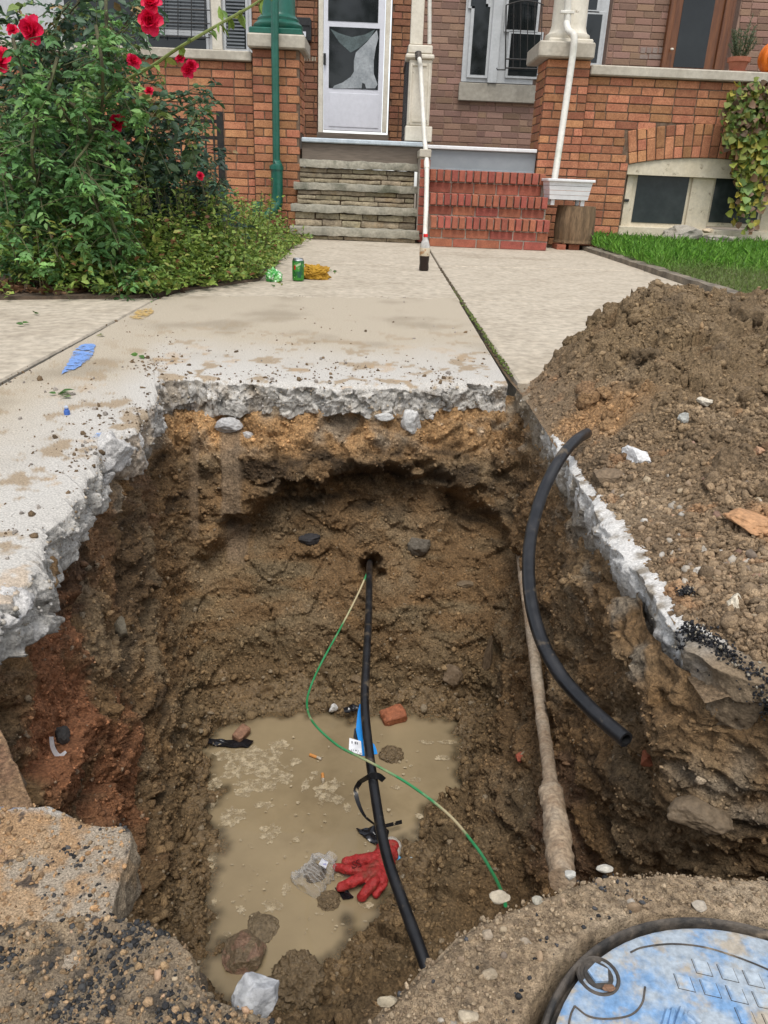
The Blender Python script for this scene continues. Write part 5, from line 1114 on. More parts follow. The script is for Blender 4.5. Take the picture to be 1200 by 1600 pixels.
for k, (x, w_) in enumerate(((476, 2), (480, 1.6), (484, 1.6), (488.5, 3), (492.5, 2.2))): part('house_number', pmat('worn number paint', (.33, .27, .2), rough=.8), LH, *bxp(x-w_*.5, 89, x+w_*.5, 95.5, YB-.006, YB-.0025))
# window on the left
fx = part('window', 'frame', LH, *bxp(-250, -160, 391, 79, YB-.03, YB+.06))
part('window_sill', 'limestone', LH, hx(-250, 84, YB), hx(394, 84, YB), YB-.1, YB-.0, hz(300, 90, YB), hz(300, 79, YB), .006)
def pane(px0, py0, px1, py1, parent, m='glass', Y=YB-.034, fr='frame', fw=4, d=.0025):
    o = part('sash', fr, parent, *bxp(px0-fw, py0-fw, px1+fw, py1+fw, Y-.018, Y, .003))
    part('pane', m, o, *bxp(px0, py0, px1, py1, Y-.018-d, Y-.0185)); return o
ps = pane(352, -60, 383, 76, fx)
for k in range(24): part('blind_slat', 'blind', ps, *bxp(353, 75-k*5.6-2.6, 382, 75-k*5.6, YB-.058, YB-.055))
p2 = pane(232, -60, 322, 46, fx, fw=5)
pane(100, -60, 222, 75, fx)
for k in range(18): part('blind_slat', 'blind', p2, *bxp(233, 45-k*5.4-2.2, 321, 45-k*5.4, YB-.058, YB-.055))
pane(232, 55, 322, 75, fx, fw=4)
part('mullion', 'cream', fx, *bxp(329, -60, 345, 78, YB-.07, YB-.031, .006))
gr = empty('window_grille', (hx(280, 60, YB), YB, 1.8)); tag(gr, 'thin iron grille in front of the left porch window', 'grille')
for y in (16, 37, 59): MB().tube([PY(225, y-4, YB-.12), PY(328, y, YB-.12)], .006, 6).build('rail', M['iron'], gr)
for x in (236, 257, 278, 299, 320): MB().tube([PY(x, -40, YB-.12), PY(x, 60, YB-.12)], .005, 6).build('bar', M['iron'], gr)
if loose.n: tag(loose.build('brickwork', pmat('joined brick', None, col=True, ns=14, var=.3, rough=.85, bs=130, bd=.003), LH), kind='stuff')

# stone steps of the left house
SS = empty('stone_steps', (-.1, 7.5, 0)); tag(SS, 'weathered stone steps with bluestone treads up to the white storm door', 'steps')
def worn_box(x0, x1, y0, y1, z0, z1, seed, amp=.008, nx=26, ny=5, nz=3):
    """a hewn block: box grid pushed about by noise"""
    xs, ys, zs_ = np.linspace(x0, x1, nx), np.linspace(y0, y1, ny), np.linspace(z0, z1, nz); V, F = [], []
    def face(A, u, v, f):
        base = len(V); 
        for i in u:
            for j in v: V.append(f(i, j))
        nu, nv = len(u), len(v)
        for i in range(nu-1):
            for j in range(nv-1): A.append((base+i*nv+j, base+(i+1)*nv+j, base+(i+1)*nv+j+1, base+i*nv+j+1))
    face(F, xs, zs_, lambda a, b: (a, y0, b)); face(F, xs, zs_[::-1], lambda a, b: (a, y1, b)); face(F, xs, ys, lambda a, b: (a, b, z1)); face(F, xs, ys[::-1], lambda a, b: (a, b, z0))
    face(F, ys[::-1], zs_, lambda a, b: (x0, a, b)); face(F, ys, zs_, lambda a, b: (x1, a, b))
    V = np.array(V); q = V.copy()
    for k in range(3): q[:, k] += amp*fbm(V+seed*2.3+k*11, 9, 3, seed+k)*1.6
    cx_, cz_ = (x0+x1)/2, (z0+z1)/2
    e = sstep(.7, 1., np.abs(V[:, 2]-cz_)/((z1-z0)/2+1e-9))*sstep(y0+.03, y0, V[:, 1]); q[:, 1] += e*amp*.8
    return q, F
treads = [(452, 656, 358, 370, 372, 7.40), (455, 656, 323, 334, 336, 7.62), (459, 654, 288, 299, 302, 7.84 if False else 7.82), (460, 654, 252, 264, 265, 7.98)]
trd = []
for k, (xa, xb, yt, ybm, _, Y) in enumerate(treads):
    xm = (xa+xb)/2; z1_, z0_ = hz(xm, yt, Y), hz(xm, ybm, Y); x0, x1 = hx(xa, yt, Y), hx(xb, yt, Y); trd.append((x0, x1, Y, z0_, z1_))
    V, F = worn_box(x0, x1, Y, Y+.36 if k < 3 else YF+.05, z0_, z1_, 500+k, .007, 40); MB().add(V, F).build('tread', M['bluestone'], SS, True)
rs = random.Random(5)
for k, (x0, x1, Y, z0_, z1_) in enumerate(trd):
    zb_ = 0 if k == 0 else trd[k-1][4]; yf = Y+.035; part('riser_core', 'mortar', SS, x0+.03, x1-.03, yf+.03, yf+.3 if k < 3 else YF+.05, zb_-.01, z0_-.002)
    rows = 1 if k == 0 else (2 if k == 1 else 3); hh = (z0_-zb_)/rows
    for r in range(rows):
        x = x0+.03
        while x < x1-.06:
            l = rs.uniform(.14, .42); xe = min(x+l, x1-.03); 
            if x1-.03-xe < .08: xe = x1-.03
            V, F = worn_box(x+.004, xe-.004, yf+rs.uniform(-.012, .01), yf+.09, zb_+r*hh+.004, zb_+(r+1)*hh-.003-rs.uniform(0, .006), rs.randrange(9999), .005, 9, 3, 4); MB().add(V, F).build('stone', M['ledge'], SS, True); x = xe

# brick steps of the right house
BS = empty('brick_steps', (.9, 7.3, 0)); tag(BS, 'three red brick steps with upright brick nosings below the grey board', 'steps')
X0 = hx(671, 330, 7.3); X1s = [hx(859, 360, 7.1), hx(856, 322, 7.36), hx(853, 285, 7.62)]
stepY = [7.10, 7.36, 7.62]; tops = [hz(765, 341, 7.10), hz(765, 305, 7.36), hz(765, 268, 7.62)]
lo2 = MB(); zb_ = 0
for k in range(3):
    Y, zt, x1 = stepY[k], tops[k], X1s[k]; core = part('step_core', 'smortar', BS, X0+.006, x1-.006, Y+.036, YF+.02, zb_-.01, zt-.012)
    n = 17 if k < 2 else 16; w_ = (x1-X0)/n; hr = .096
    for i in range(n): put_brick(X0+i*w_+.006, X0+(i+1)*w_-.006, Y-.012, Y+.20, zt-hr, zt, 'sbrick', core, BS, lo2)
    rem = zt-hr-zb_-.004; rows = max(1, int(round(rem/.068))); hh = rem/rows
    for r in range(rows):
        x = X0+(-.1 if r % 2 else 0); 
        while x < x1-.02:
            a, b_ = max(x, X0), min(x+.208, x1); x += .208
            if b_-a > .03: put_brick(a+.005, b_-.005, Y+.028, Y+.12, zb_+r*hh+.004, zb_+(r+1)*hh-.006, 'sbrick', core, BS, lo2)
    zb_ = zt
# low brick cheek between the two flights
ck = part('cheek_wall', 'smortar', BS, hx(654, 300, 7.55), X0-.004, 7.56, YF+.02, -.01, hz(663, 246, 7.55))
for a in courses(hx(654, 300, 7.55), X0+.004, .0, hz(663, 248, 7.55), L=.21, ch=.075, seed=8): put_brick(a[0], a[1], 7.548, 7.66, a[2], a[3], 'sbrick', ck, BS, lo2)
part('cheek_cap', 'limestone', BS, hx(653, 300, 7.55)-.003, X0+.002, 7.54, YF+.02, hz(663, 246, 7.55)+.002, hz(663, 233, 7.55), .006)

# ------------------------------------------------------------------ right house
RH = empty('row_house', (2.2, YF, 0)); tag(RH, 'orange brick row house with white porch column and cellar window', 'house')
loose = MB(); XR1 = 5.4
RP0, RP1 = hx(846, 180), hx(913, 180); RZC0, RZC1 = hz(880, 93), hz(880, 67)
RS0, RS1 = hz(1060, 124), hz(1060, 107)
# cellar window opening with a flat arch
CX0, CX1 = hx(976, 310), hx(1232, 310); CZ0, CZS = hz(1040, 376), hz(982, 256); CZT = hz(1100, 246); CXC = (CX0+CX1)/2
AR = ((CX1-CX0)**2/4+(CZT-CZS)**2)/(2*(CZT-CZS)); ACZ = CZT-AR; AH = .285
def arch_z(x, extra=0): return ACZ+math.sqrt(max((AR+extra)**2-(x-CXC)**2, 0))
half = (CX1-CX0)/2
def ins(x, z):
    if abs(x-CXC) < half and z < arch_z(x): return False
    if z > CZS-.02:
        ang = math.atan2(x-CXC, z-ACZ); r = math.hypot(x-CXC, z-ACZ)
        if abs(ang) < math.asin(half/AR)+.004 and AR < r < AR+AH: return False
    return True
wpts = [(RP1-.01, -.02), (CX0, -.02), (CX0, CZS)]+[(x, arch_z(x)) for x in np.linspace(CX0, CX1, 15)[1:-1]]+[(CX1, CZS), (CX1, -.02), (XR1, -.02), (XR1, RS0), (RP1-.01, RS0)]
w2 = MB().prism(wpts, YF+.045, YF+.345).build('front_wall', M['mortar'], RH)
cs = courses(RP1+.006, 4.6, -.02, RS0, inside=ins, seed=11); cs.sort(key=lambda a: a[0] > 3.35)
first = [a for a in cs if a[0] <= 3.35]; rest = [a for a in cs if a[0] > 3.35]
for a in first: put_brick(a[0], a[1], YF+.037, YF+.1, a[2], a[3], 'brick', w2, RH, loose)
a1 = math.asin(half/AR); nb = int(2*a1*AR/.082)
for i in range(nb):
    an = -a1+(i+.5)*2*a1/nb; hs_ = [(0, .095), (.1, .19), (.195, .285)] if i % 2 else [(0, .19), (.195, .285)]
    if i % 3 == 0: hs_ = [(0, .095), (.1, .285)]
    for r0, r1 in hs_:
        rm_ = AR+(r0+r1)/2; cx_, cz_ = CXC+rm_*math.sin(an), ACZ+rm_*math.cos(an); w_ = 2*a1*AR/nb-.008; h_ = r1-r0
        put_brick(cx_-w_/2, cx_+w_/2, YF+.033, YF+.1, cz_-h_/2, cz_+h_/2, 'brick', w2, RH, loose, rot=an)
part('wall_coping', 'limestone', RH, RP1+.004, XR1, YF-.02, YF+.4, RS0+.002, RS1, .01)
pr_ = part('pier', 'mortar', RH, RP0+.008, RP1-.008, YF-.01, YF+.46, -.02, RZC0)
for a in courses(RP0, RP1, 0, RZC0, seed=12): put_brick(a[0], a[1], YF-.018, YF+.06, a[2], a[3], 'brick', pr_, RH, loose)
for a in courses(YF+.068, YF+.46, .85, RZC0, seed=13): put_brick(RP0, RP0+.05, a[0], a[1], a[2], a[3], 'brick', pr_, RH, loose)
for a in rest: put_brick(a[0], a[1], YF+.037, YF+.1, a[2], a[3], 'brick', w2, RH, loose)
part('pier_cap', 'limestone', RH, hx(839, 80), hx(926, 80), YF-.1, YF+.54, RZC0+.002, RZC1, .012)
rcx, rcy = (RP0+RP1)/2, YF+.2
cb = part('column', 'cream', RH, rcx-.2, rcx+.2, rcy-.2, rcy+.2, RZC1+.001, RZC1+.04, .01)
MB().lathe([(.195, .04), (.205, .06), (.2, .085), (.175, .10), (.165, .12), (.155, .16), (.15, 1.6), (.145, 2.6)], rcx, rcy, RZC1, 40).build('shaft', M['cream'], cb, True)
# gray porch board, trim, floor
zr = hz(750, 230)
part('porch_floor', 'floor', RH, XMID+.004, XR1, YF+.07, YB+.3, zr-.10, zr-.003)
part('porch_trim', 'white', RH, XMID+.012, RP0-.004, YF-.005, YF+.068, zr-.03, zr+.002, .006)
part('porch_board', 'fascia', RH, XMID+.03, RP0-.004, YF+.03, YF+.066, hz(750, 266), zr-.032, .004)
part('porch_skirt', 'fascia', RH, XMID+.03, RP0-.006, YF+.018, YF+.0285, hz(750, 272), hz(750, 265), .003)
# painted back wall
wnd = [(727, -70, 842, 131), (868, -70, 951, 103), (1046, -70, 1148, 112)]
def inb(x, z):
    for a, b_, c, d in wnd:
        if hx(a, 60, YB) < x < hx(c, 60, YB) and z > hz((a+c)/2, d, YB): return False
    return True
XBD = XDV+.13
bk = MB(); xs_ = sorted([XBD]+[hx(v, 60, YB) for a in wnd for v in (a[0], a[2])]+[6.2])
for i in range(len(xs_)-1):
    xm = (xs_[i]+xs_[i+1])/2; zt = 3.4
    for a, b_, c, d in wnd:
        if hx(a, 60, YB) < xm < hx(c, 60, YB): zt = hz((a+c)/2, d, YB)
    bk.box(xs_[i], xs_[i+1], YB+.012, YB+.25, zr-.05, zt)
bko = bk.build('porch_wall', M['pmortar'], RH)
for a in courses(XBD+.005, 5.2, zr, 2.8, L=.2, ch=.068, jt=.008, inside=inb, seed=14): put_brick(a[0], a[1], YB+.004, YB+.05, a[2], a[3], 'pbrick', bko, RH, loose)
pl = MB(); 
# windows of the right porch
fw_ = part('window', 'frame', RH, *bxp(727, -70, 842, 130, YB-.03, YB+.06))
pane(738, -60, 762, 10, fw_); pane(738, 10, 762, 117, fw_, fw=5)
part('mullion', 'frame', fw_, *bxp(769, -60, 784, 130, YB-.08, YB-.031, .005))
pane(796, -60, 842, 47, fw_, fw=4); pane(796, 53, 842, 119, fw_, fw=4)
part('window_sill', 'greystone', RH, hx(716, 146, YB), hx(848, 146, YB), YB-.06, YB-.001, hz(780, 160, YB), hz(780, 132, YB), .006)
fw2 = part('window', 'frame', RH, *bxp(868, -70, 951, 102, YB-.03, YB+.06)); pane(916, -60, 937, 15, fw2, fw=5); pane(914, 22, 937, 98, fw2, fw=5); part('mullion', 'frame', fw2, *bxp(893, -60, 908, 101, YB-.08, YB-.031, .005))
gu = empty('window_guard', (hx(815, 60, YB), YB, 2)); tag(gu, 'black iron window guard with upright bars beside the white porch column', 'grille')
for x in (791, 803, 814, 825, 836, 847): MB().tube([PY(x, 8-(4 if 800 < x < 840 else 0), YB-.16), PY(x-1.5, 108, YB-.16)], .008 if x == 791 else .005, 8).build('bar', M['iron'], gu)
MB().tube([PY(791, 8, YB-.16), PY(803, 4, YB-.16), PY(820, 1, YB-.16), PY(840, 4, YB-.16), PY(850, 8, YB-.16)], .006, 8, smooth_path=4).build('top_rail', M['iron'], gu)
for y in (92, 106): MB().tube([PY(789, y, YB-.16), PY(848, y+2, YB-.16)], .008, 8).build('rail', M['iron'], gu)
MB().tube([PY(776, 106, YB-.16), PY(777, 109, YB-.16), PY(790, 109, YB-.16)], .007, 8).build('bracket', M['iron'], gu)
# wooden door
wd_ = part('wooden_door', 'wood', RH, *bxp(1046, -70, 1148, 112, YB-.05, YB+.05)); part('door_glass', 'glass', wd_, *bxp(1065, -60, 1114, 106, YB-.056, YB-.0505))
part('door_jamb', 'wood', wd_, *bxp(1131, -60, 1143, 110, YB-.085, YB-.051, .006)); part('door_edge', 'wood', wd_, *bxp(1046, -60, 1054, 110, YB-.08, YB-.051, .006))
k_ = PY(1050, 77, YB-.09); MB().lathe([(.012, -.012), (.02, -.006), (.021, .004), (.013, .012)], k_[0], k_[1], k_[2], 14).build('door_bell', M['cream'], wd_, True)
for k in range(4): part('paint_patch', pmat('primer patch', (.27, .215, .185), (.24, .18, .15), ns=18, rough=.85), RH, *bxp(1001+k*9.5, 74, 1008.5+k*9.5, 83, YB+.0005, YB+.0035))
for k, (a, b_) in enumerate(((1000, 1012), (1014, 1034))): part('paint_patch', bpy.data.materials['primer patch'], RH, *bxp(a, 85, b_, 92, YB+.0005, YB+.0035))
tag(loose.build('brickwork', pmat('joined brick right', None, col=True, ns=14, var=.2, rough=.85, bs=130, bd=.003), RH), kind='stuff') if loose.n else None
# cellar window
cw = empty('cellar_window', (CXC, YF+.1, .2), RH); cw.location = (0, 0, 0)
head = [(CX0+.003, CZS-.09), (CX1-.003, CZS-.09)]+[(x, arch_z(x)-.004) for x in np.linspace(CX1-.003, CX0+.003, 15)]
cwf = MB().prism(head, YF+.055, YF+.2).build('cellar_window_head', M['tan'], RH); bpy.data.objects.remove(cw)
zb0 = -.02
for a, b_ in ((976, 986), (1078, 1112), (1196, 1232)): part('cellar_window_post', 'tan', RH, hx(a, 310, YF+.1), hx(b_, 310, YF+.1), YF+.105, YF+.2, zb0, CZS-.091, .004)
part('cellar_window_sill', 'tan', RH, CX0+.004, CX1-.004, YF+.06, YF+.22, hz(1060, 372), hz(1060, 357), .006)
for a, b_ in ((992, 1072), (1114, 1190)):
    o = part('cellar_sash', 'tan', RH, *bxp(a-8, 262, b_+7, 356, YF+.13, YF+.17, .006)); part('pane', 'mesh', o, *bxp(a, 270, b_, 349, YF+.124, YF+.1295))
    part('glazing_rail', 'tan', o, *bxp(a-1, 267, b_+1, 270, YF+.119, YF+.1295, .003))
part('latch', 'black', RH, *bxp(976, 311, 983, 315, YF+.09, YF+.104, .002))
# ------------------------------------------------------------------ things on and before the houses
# carved post between the two porches
PYY = YF+.08
po = empty('porch_post', (hx(655, 215, PYY), PYY, 1)); tag(po, 'peeling cream carved post standing between the two porches', 'post')
part('base_block', 'cream', po, *bxp(633, 197, 675, 221, PYY, PYY+.24, .006)); part('shaft', 'cream', po, *bxp(638, 92, 673, 196.5, PYY+.015, PYY+.225, .008))
for a, b_, c, d in ((640, 99, 643, 192), (668, 99, 671, 192), (643.5, 186, 667.5, 191), (643.5, 99, 667.5, 103)): part('panel_moulding', 'cream', po, *bxp(a, b_, c, d, PYY+.004, PYY+.0145, .003))
part('neck_moulding', 'cream', po, *bxp(634, 84, 679, 91.5, PYY-.01, PYY+.25, .01)); part('cap_block', 'cream', po, *bxp(638, 70, 676, 83.5, PYY+.0, PYY+.24, .008)); part('upper_post', 'cream', po, *bxp(644, -80, 664, 69.5, PYY+.03, PYY+.16, .004))
MB().tube([PY(671, 69, PYY+.05), PY(671.5, -40, PYY+.05)], .018, 12).build('upper_rod', M['pvc'], po, True)
pi = empty('drain_pipe', G(664, 392)); tag(pi, 'slanting white plastic pipe from the cream post down to the cola bottle', 'pipe')
b = MB().tube([PY(654, 90, PYY-.02), PY(656, 96, PYY-.06), PY(658, 120, PYY-.07), PY(663, 212, 7.75), PY(666, 240, 7.6), PY(667, 266, 7.48), PY(666, 320, 7.3), PY(664, 374, 7.08)], [.02, .02, .021, .021, .021, .021, .021, .021], 14, smooth_path=5); b.build('pipe_run', M['pvc'], pi, True)
MB().tube([PY(666.6, 252, 7.545), PY(667, 264, 7.49)], .025, 14).build('coupling', M['pvc'], pi, True); MB().tube([PY(653.5, 82, PYY-.01), PY(654, 92, PYY-.03)], .03, 14).build('elbow', M['castiron'], pi, True)
rl = empty('porch_railing', (hx(632, 215, 9), 9, 1)); tag(rl, 'black iron railing dividing the porches behind the cream post', 'railing')
xr = hx(633, 170, 9.2)
MB().box(xr-.02, xr+.02, 8.42, 10.05, zfl+.80, zfl+.84).build('top_rail', M['black'], rl); MB().box(xr-.015, xr+.015, 8.42, 10.05, zfl+.05, zfl+.08).build('bottom_rail', M['black'], rl)
for k in range(20): MB().box(xr-.008, xr+.008, 8.45+k*.083, 8.468+k*.083, zfl+.081, zfl+.799).build('baluster', M['black'], rl)
# green downspout
gd = empty('downspout', (hx(430, 330, 7.9), 7.9, 0)); tag(gd, 'dark green downspout running down the left brick pier', 'downspout')
GY = YF-.14
MB().tube([PY(429, -150, GY), PY(429.5, 60, GY), PY(432, 262, GY)], .034, 16).build('pipe_run', M['green'], gd, True)
MB().tube([PY(432, 256, GY), PY(432.5, 262, GY), PY(433, 312, GY), PY(431, 322, GY-.01), PY(422, 334, GY-.03), PY(410, 344, GY-.05), PY(402, 356, GY-.06)], [.05, .056, .054, .054, .052, .05, .05], 16, smooth_path=5).build('boot', M['green'], gd, True)
MB().tube([PY(432, 259, GY), PY(432, 265, GY)], .066, 18).build('collar', M['green'], gd, True)
gs = empty('standpipe', (hx(402, 345, 7.7), 7.7, 0)); tag(gs, 'short green capped standpipe at the foot of the left brick pier', 'pipe')
MB().tube([PY(402, 319, 7.75), PY(402, 360, 7.75)], .048, 16).build('stub', M['green'], gs, True); MB().lathe([(.054, -.03), (.056, .0), (.05, .02), (.03, .022)], *PY(402, 319, 7.75), 16).build('cap', M['green'], gs, True)
# white downspout of the right house
wdn = empty('downspout', (hx(866, 275, 7.8), 7.8, .7)); tag(wdn, 'slanting white downspout down the right brick pier into the planter', 'downspout')
MB().tube([PY(889, -150, YF-.02), PY(887, 20, YF-.02), PY(885.5, 36, YF-.03), PY(888, 48, YF-.10), PY(896, 54, YF-.16), PY(897, 66, YF-.18), PY(893, 100, YF-.18), PY(880, 190, YF-.25), PY(866, 283, YF-.42)], .03, 14, smooth_path=6).build('pipe_run', M['pvc'], wdn, True)
part('strap', 'pvc', wdn, *bxp(876, 16, 898, 21, YF-.052, YF-.02, .004))

# planter on a stump
SY = 7.52
stp = empty('tree_stump', G(893, 389)); tag(stp, 'upright section of weathered tree trunk under the white planter', 'stump')
bp = PY(893, 386, SY); sr = 31/1200*np.dot(PY(893, 355, SY)-CP, FW); z0_, z1_ = hz(893, 381, SY-sr), hz(893, 322, SY-sr)
n_, m_ = 90, 30; th = np.linspace(0, 2*math.pi, n_, endpoint=False); zz_ = np.linspace(0, 1, m_)
A, Zs = np.meshgrid(th, zz_, indexing='ij'); q = np.stack([np.cos(A)*2, np.sin(A)*2, Zs*.5], -1).reshape(-1, 3)
rad = sr*(1+.07*fbm(q, 1.2, 3, 61)-.05*np.clip(fbm(q*np.array([3, 3, .5]), 2.2, 3, 63), -.2, 1)).reshape(A.shape)*(1.0-.06*np.abs(Zs-.5)**2*4+.05*(Zs < .06))
ST = np.stack([bp[0]+rad*np.cos(A), SY+rad*np.sin(A), z0_+(z1_-z0_)*Zs], -1)
M['bark'] = pmat('weathered wood', (.21, .135, .075), (.115, .075, .042), ns=26, stretch=(1, 1, .12), var=.4, rough=.9, bs=40, bstr=.9, bd=.012, c3=(.33, .235, .14), ns3=12, lo3=.55, hi3=.7)
so = link('trunk', arr_mesh('trunk', ST.reshape(-1, 3), grid_faces(n_, m_, True), M['bark']), stp)
MB().add([tuple(v) for v in ST[:, -1]], [tuple(range(n_))]).build('cut_top', M['bark'], stp)
for k, (a, b_) in enumerate(((870, 884), (889, 905))):
    o = part('brick', 'sbrick', None, *bxp(a, 382, b_, 391, SY-.16+.02*k, SY+.05)); o.location.z += 0
    o.name = 'loose_brick'; tag(o, ('left' if k == 0 else 'right')+' brick of the two propping up the tree stump', 'brick')
plt = empty('planter_box', (bp[0], SY, z1_)); tag(plt, 'white plastic planter box with ribbed sides standing on the stump', 'planter')
wx0, wx1 = hx(858, 290, SY-.2), hx(926, 290, SY-.2); zt, zb = hz(893, 280, SY-.2), hz(893, 313, SY-.2); dpt = .30
for k in range(4):
    f0, f1 = k/4, (k+1)/4; za, zb2 = lerp(zt-.02, zb, f0), lerp(zt-.02, zb, f1); i0_, i1_ = .022*f0, .022*f1; y0_ = SY-.2
    V = [(wx0+i0_, y0_+i0_, za), (wx1-i0_, y0_+i0_, za), (wx1-i0_, y0_+dpt-i0_, za), (wx0+i0_, y0_+dpt-i0_, za), (wx0+i1_, y0_+i1_, zb2+.003), (wx1-i1_, y0_+i1_, zb2+.003), (wx1-i1_, y0_+dpt-i1_, zb2+.003), (wx0+i1_, y0_+dpt-i1_, zb2+.003)]
    MB().add(V, [(0, 1, 5, 4), (1, 2, 6, 5), (2, 3, 7, 6), (3, 0, 4, 7), (4, 5, 6, 7)][::1]).build('ribbed_band', M['white'], plt)
b = MB()
for x0, x1, y0, y1 in ((wx0-.018, wx1+.018, SY-.218, SY-.19), (wx0-.018, wx1+.018, SY-.2+dpt-.01, SY-.17+dpt), (wx0-.018, wx0+.012, SY-.189, SY-.211+dpt), (wx1-.012, wx1+.018, SY-.189, SY-.211+dpt)): b.box(x0, x1, y0, y1, zt-.022, zt, .004)
b.build('rim', M['white'], plt)
part('potting_soil', 'bed', plt, wx0+.013, wx1-.013, SY-.188, SY-.212+dpt, zt-.06, zt-.04)
for x in (wx0+.04, wx1-.075):
    for y in (SY-.155, SY+.04): part('foot', 'white', plt, x, x+.035, y, y+.035, z1_+.001, zb+.002, .003)

# pot, pumpkin on the coping
pc = PY(1152, 107, YF+.12); pot = empty('flower_pot', (pc[0], pc[1], RS1)); tag(pot, 'terracotta pot of rosemary standing on the porch wall', 'flower pot')
M['terra'] = pmat('terracotta', (.36, .13, .075), (.30, .105, .06), ns=14, var=.15, rough=.8)
MB().lathe([(.078, .0), (.085, .004), (.088, .014), (.07, .016)], pc[0], pc[1], RS1+.0005, 28).build('saucer', M['terra'], pot, True)
MB().lathe([(.066, .016), (.086, .085), (.100, .086), (.103, .122), (.096, .124), (.085, .105)], pc[0], pc[1], RS1, 28).build('pot_body', M['terra'], pot, True)
def leaves(P, D, size, cols, width=.5, fold=.25, droop=.1, up=None):
    """folded leaf blades: P base points, D directions, size lengths; returns V, F, C"""
    N = len(P); D = D/np.linalg.norm(D, axis=1)[:, None]; r = rng.normal(size=(N, 3)) if up is None else np.tile(up, (N, 1))+rng.normal(0, .55, (N, 3))
    S = np.cross(D, r); S /= np.linalg.norm(S, axis=1)[:, None]+1e-9; U = np.cross(S, D); L = size[:, None]; w = L*width/2
    b0 = P; m = P+D*L*.5+U*0; l1, r1 = P+D*L*.32-S*w+U*w*fold*2, P+D*L*.32+S*w+U*w*fold*2; l2, r2 = P+D*L*.68-S*w*.72+U*w*fold*1.4, P+D*L*.68+S*w*.72+U*w*fold*1.4; t = P+D*L-U*L*droop
    V = np.stack([b0, m, l1, r1, l2, r2, t], 1).reshape(-1, 3); f = np.array([(0, 1, 2), (0, 3, 1), (1, 4, 2), (1, 3, 5), (1, 6, 4), (1, 5, 6)])
    return V, (f[None]+(np.arange(N)*7)[:, None, None]).reshape(-1, 3), np.repeat(cols, 7, 0)
def pal(N, cols, w, lo=.7, hi=1.3): return np.array(cols)[rng.choice(len(cols), N, p=np.array(w)/sum(w))]*rng.uniform(lo, hi, (N, 1))
def leaf_obj(name, parts, parent, m='leaf'):
    V = np.vstack([p[0] for p in parts]); o = 0; Fs = []
    for p in parts: Fs.append(p[1]+o); o += len(p[0])
    return link(name, arr_mesh(name, V, np.vstack(Fs), M[m], np.clip(np.vstack([p[2] for p in parts]), .004, 1), False), parent)
st_, lv = MB(), []
for k in range(26):
    a = random.uniform(0, 6.28); h = random.uniform(.12, .26); lean = random.uniform(.02, .09); p0 = np.array([pc[0]+.04*math.cos(a), pc[1]+.04*math.sin(a), RS1+.11]); p1 = p0+np.array([lean*math.cos(a), lean*math.sin(a), h])
    if k == 0: p1 = p0+np.array([.07, 0, .36])
    st_.tube([p0, (p0+p1)/2+np.array([0, 0, .01]), p1], .003, 5); n = 46; t = rng.uniform(.1, 1, n)[:, None]; P_ = p0+(p1-p0)*t
    D_ = rng.normal(size=(n, 3)); D_[:, 2] = np.abs(D_[:, 2])+.5; lv.append(leaves(P_, D_, rng.uniform(.022, .042, n), pal(n, [(.10, .14, .08), (.16, .2, .12), (.07, .1, .05)], [3, 2, 2]), .16))
st_.build('stems', M['stem'], pot); tag(leaf_obj('needles', lv, pot), kind='stuff')
pk = PY(1211, 98, YF+.14); pmp = empty('pumpkin', (pk[0], pk[1], RS1)); tag(pmp, 'orange pumpkin on the porch wall at the right edge', 'pumpkin')
V, F = ICO[5]; an = np.arctan2(V[:, 1], V[:, 0]); rr = np.hypot(V[:, 0], V[:, 1]); ribs = 1-.07*np.abs(np.sin(an*6))**.6*0-.08*np.abs(np.cos(an*5))**6; V = np.c_[V[:, 0]*ribs, V[:, 1]*ribs, V[:, 2]*.95*(1-.25*np.exp(-(rr/.35)**2))]
po_ = link('pumpkin_body', arr_mesh('pumpkin_body', V*.155+np.array([pk[0], pk[1], RS1+.135]), F, pmat('pumpkin skin', (.72, .17, .01), (.62, .13, .008), ns=10, var=.1, rough=.45)), pmp); MB().tube([(pk[0], pk[1], RS1+.23), (pk[0]+.01, pk[1], RS1+.30)], [.022, .014], 8).build('stalk', M['stem'], pmp)

# lawn with edging
lawn = MB().add([(1.98, 4.0, .012), (6, 4.0, .012), (6, 6.5, .03), (6, YF+.02, .05), (1.98, YF+.02, .05), (1.98, 6.5, .03)], [(0, 1, 2, 5), (5, 2, 3, 4)]).build('lawn', M['lawn']); tag(lawn, 'lawn in front of the right house', 'lawn', kind='structure')
ed = MB(); q0, q1 = G(1124, 462)[:2], G(917, 392)[:2]
V, F = worn_box(1.875, 1.955, 3.9, 7.55, -.05, .035, 700, .006, 5, 50, 3); tag(MB().add(V, F).build('edging', M['curb']), 'low weathered concrete edging along the lawn', 'kerb', kind='structure')
N_ = 15000; x = 1.96+rng.random(N_)**1.3*2.6; y = rng.uniform(4.1, YF+.0, N_); z = np.interp(y, [4, 6.5, 8], [.012, .03, .05]); keep = (y < 7.93)
dry = sstep(5.9, 4.9, y+.5*fbm(np.c_[x, y, z], 2, 2, 5)); hgt = rng.uniform(.05, .13, N_)*(1-.45*dry)
D_ = np.c_[rng.normal(0, .45, (N_, 2)), np.ones(N_)]; cc = pal(N_, [(.16, .36, .045), (.22, .44, .065), (.11, .27, .035)], [3, 2, 2]); cc = cc*(1-dry[:, None]*.6)+np.array([.22, .2, .1])*(dry[:, None]*.6)
V, F, CV = leaves(np.c_[x, y, z], D_, hgt, cc, .075, .1, .3); tag(link('grass', arr_mesh('grass', V, F, M['leaf'], CV, False)), 'short bright green grass of the right hand lawn', 'grass', kind='stuff')
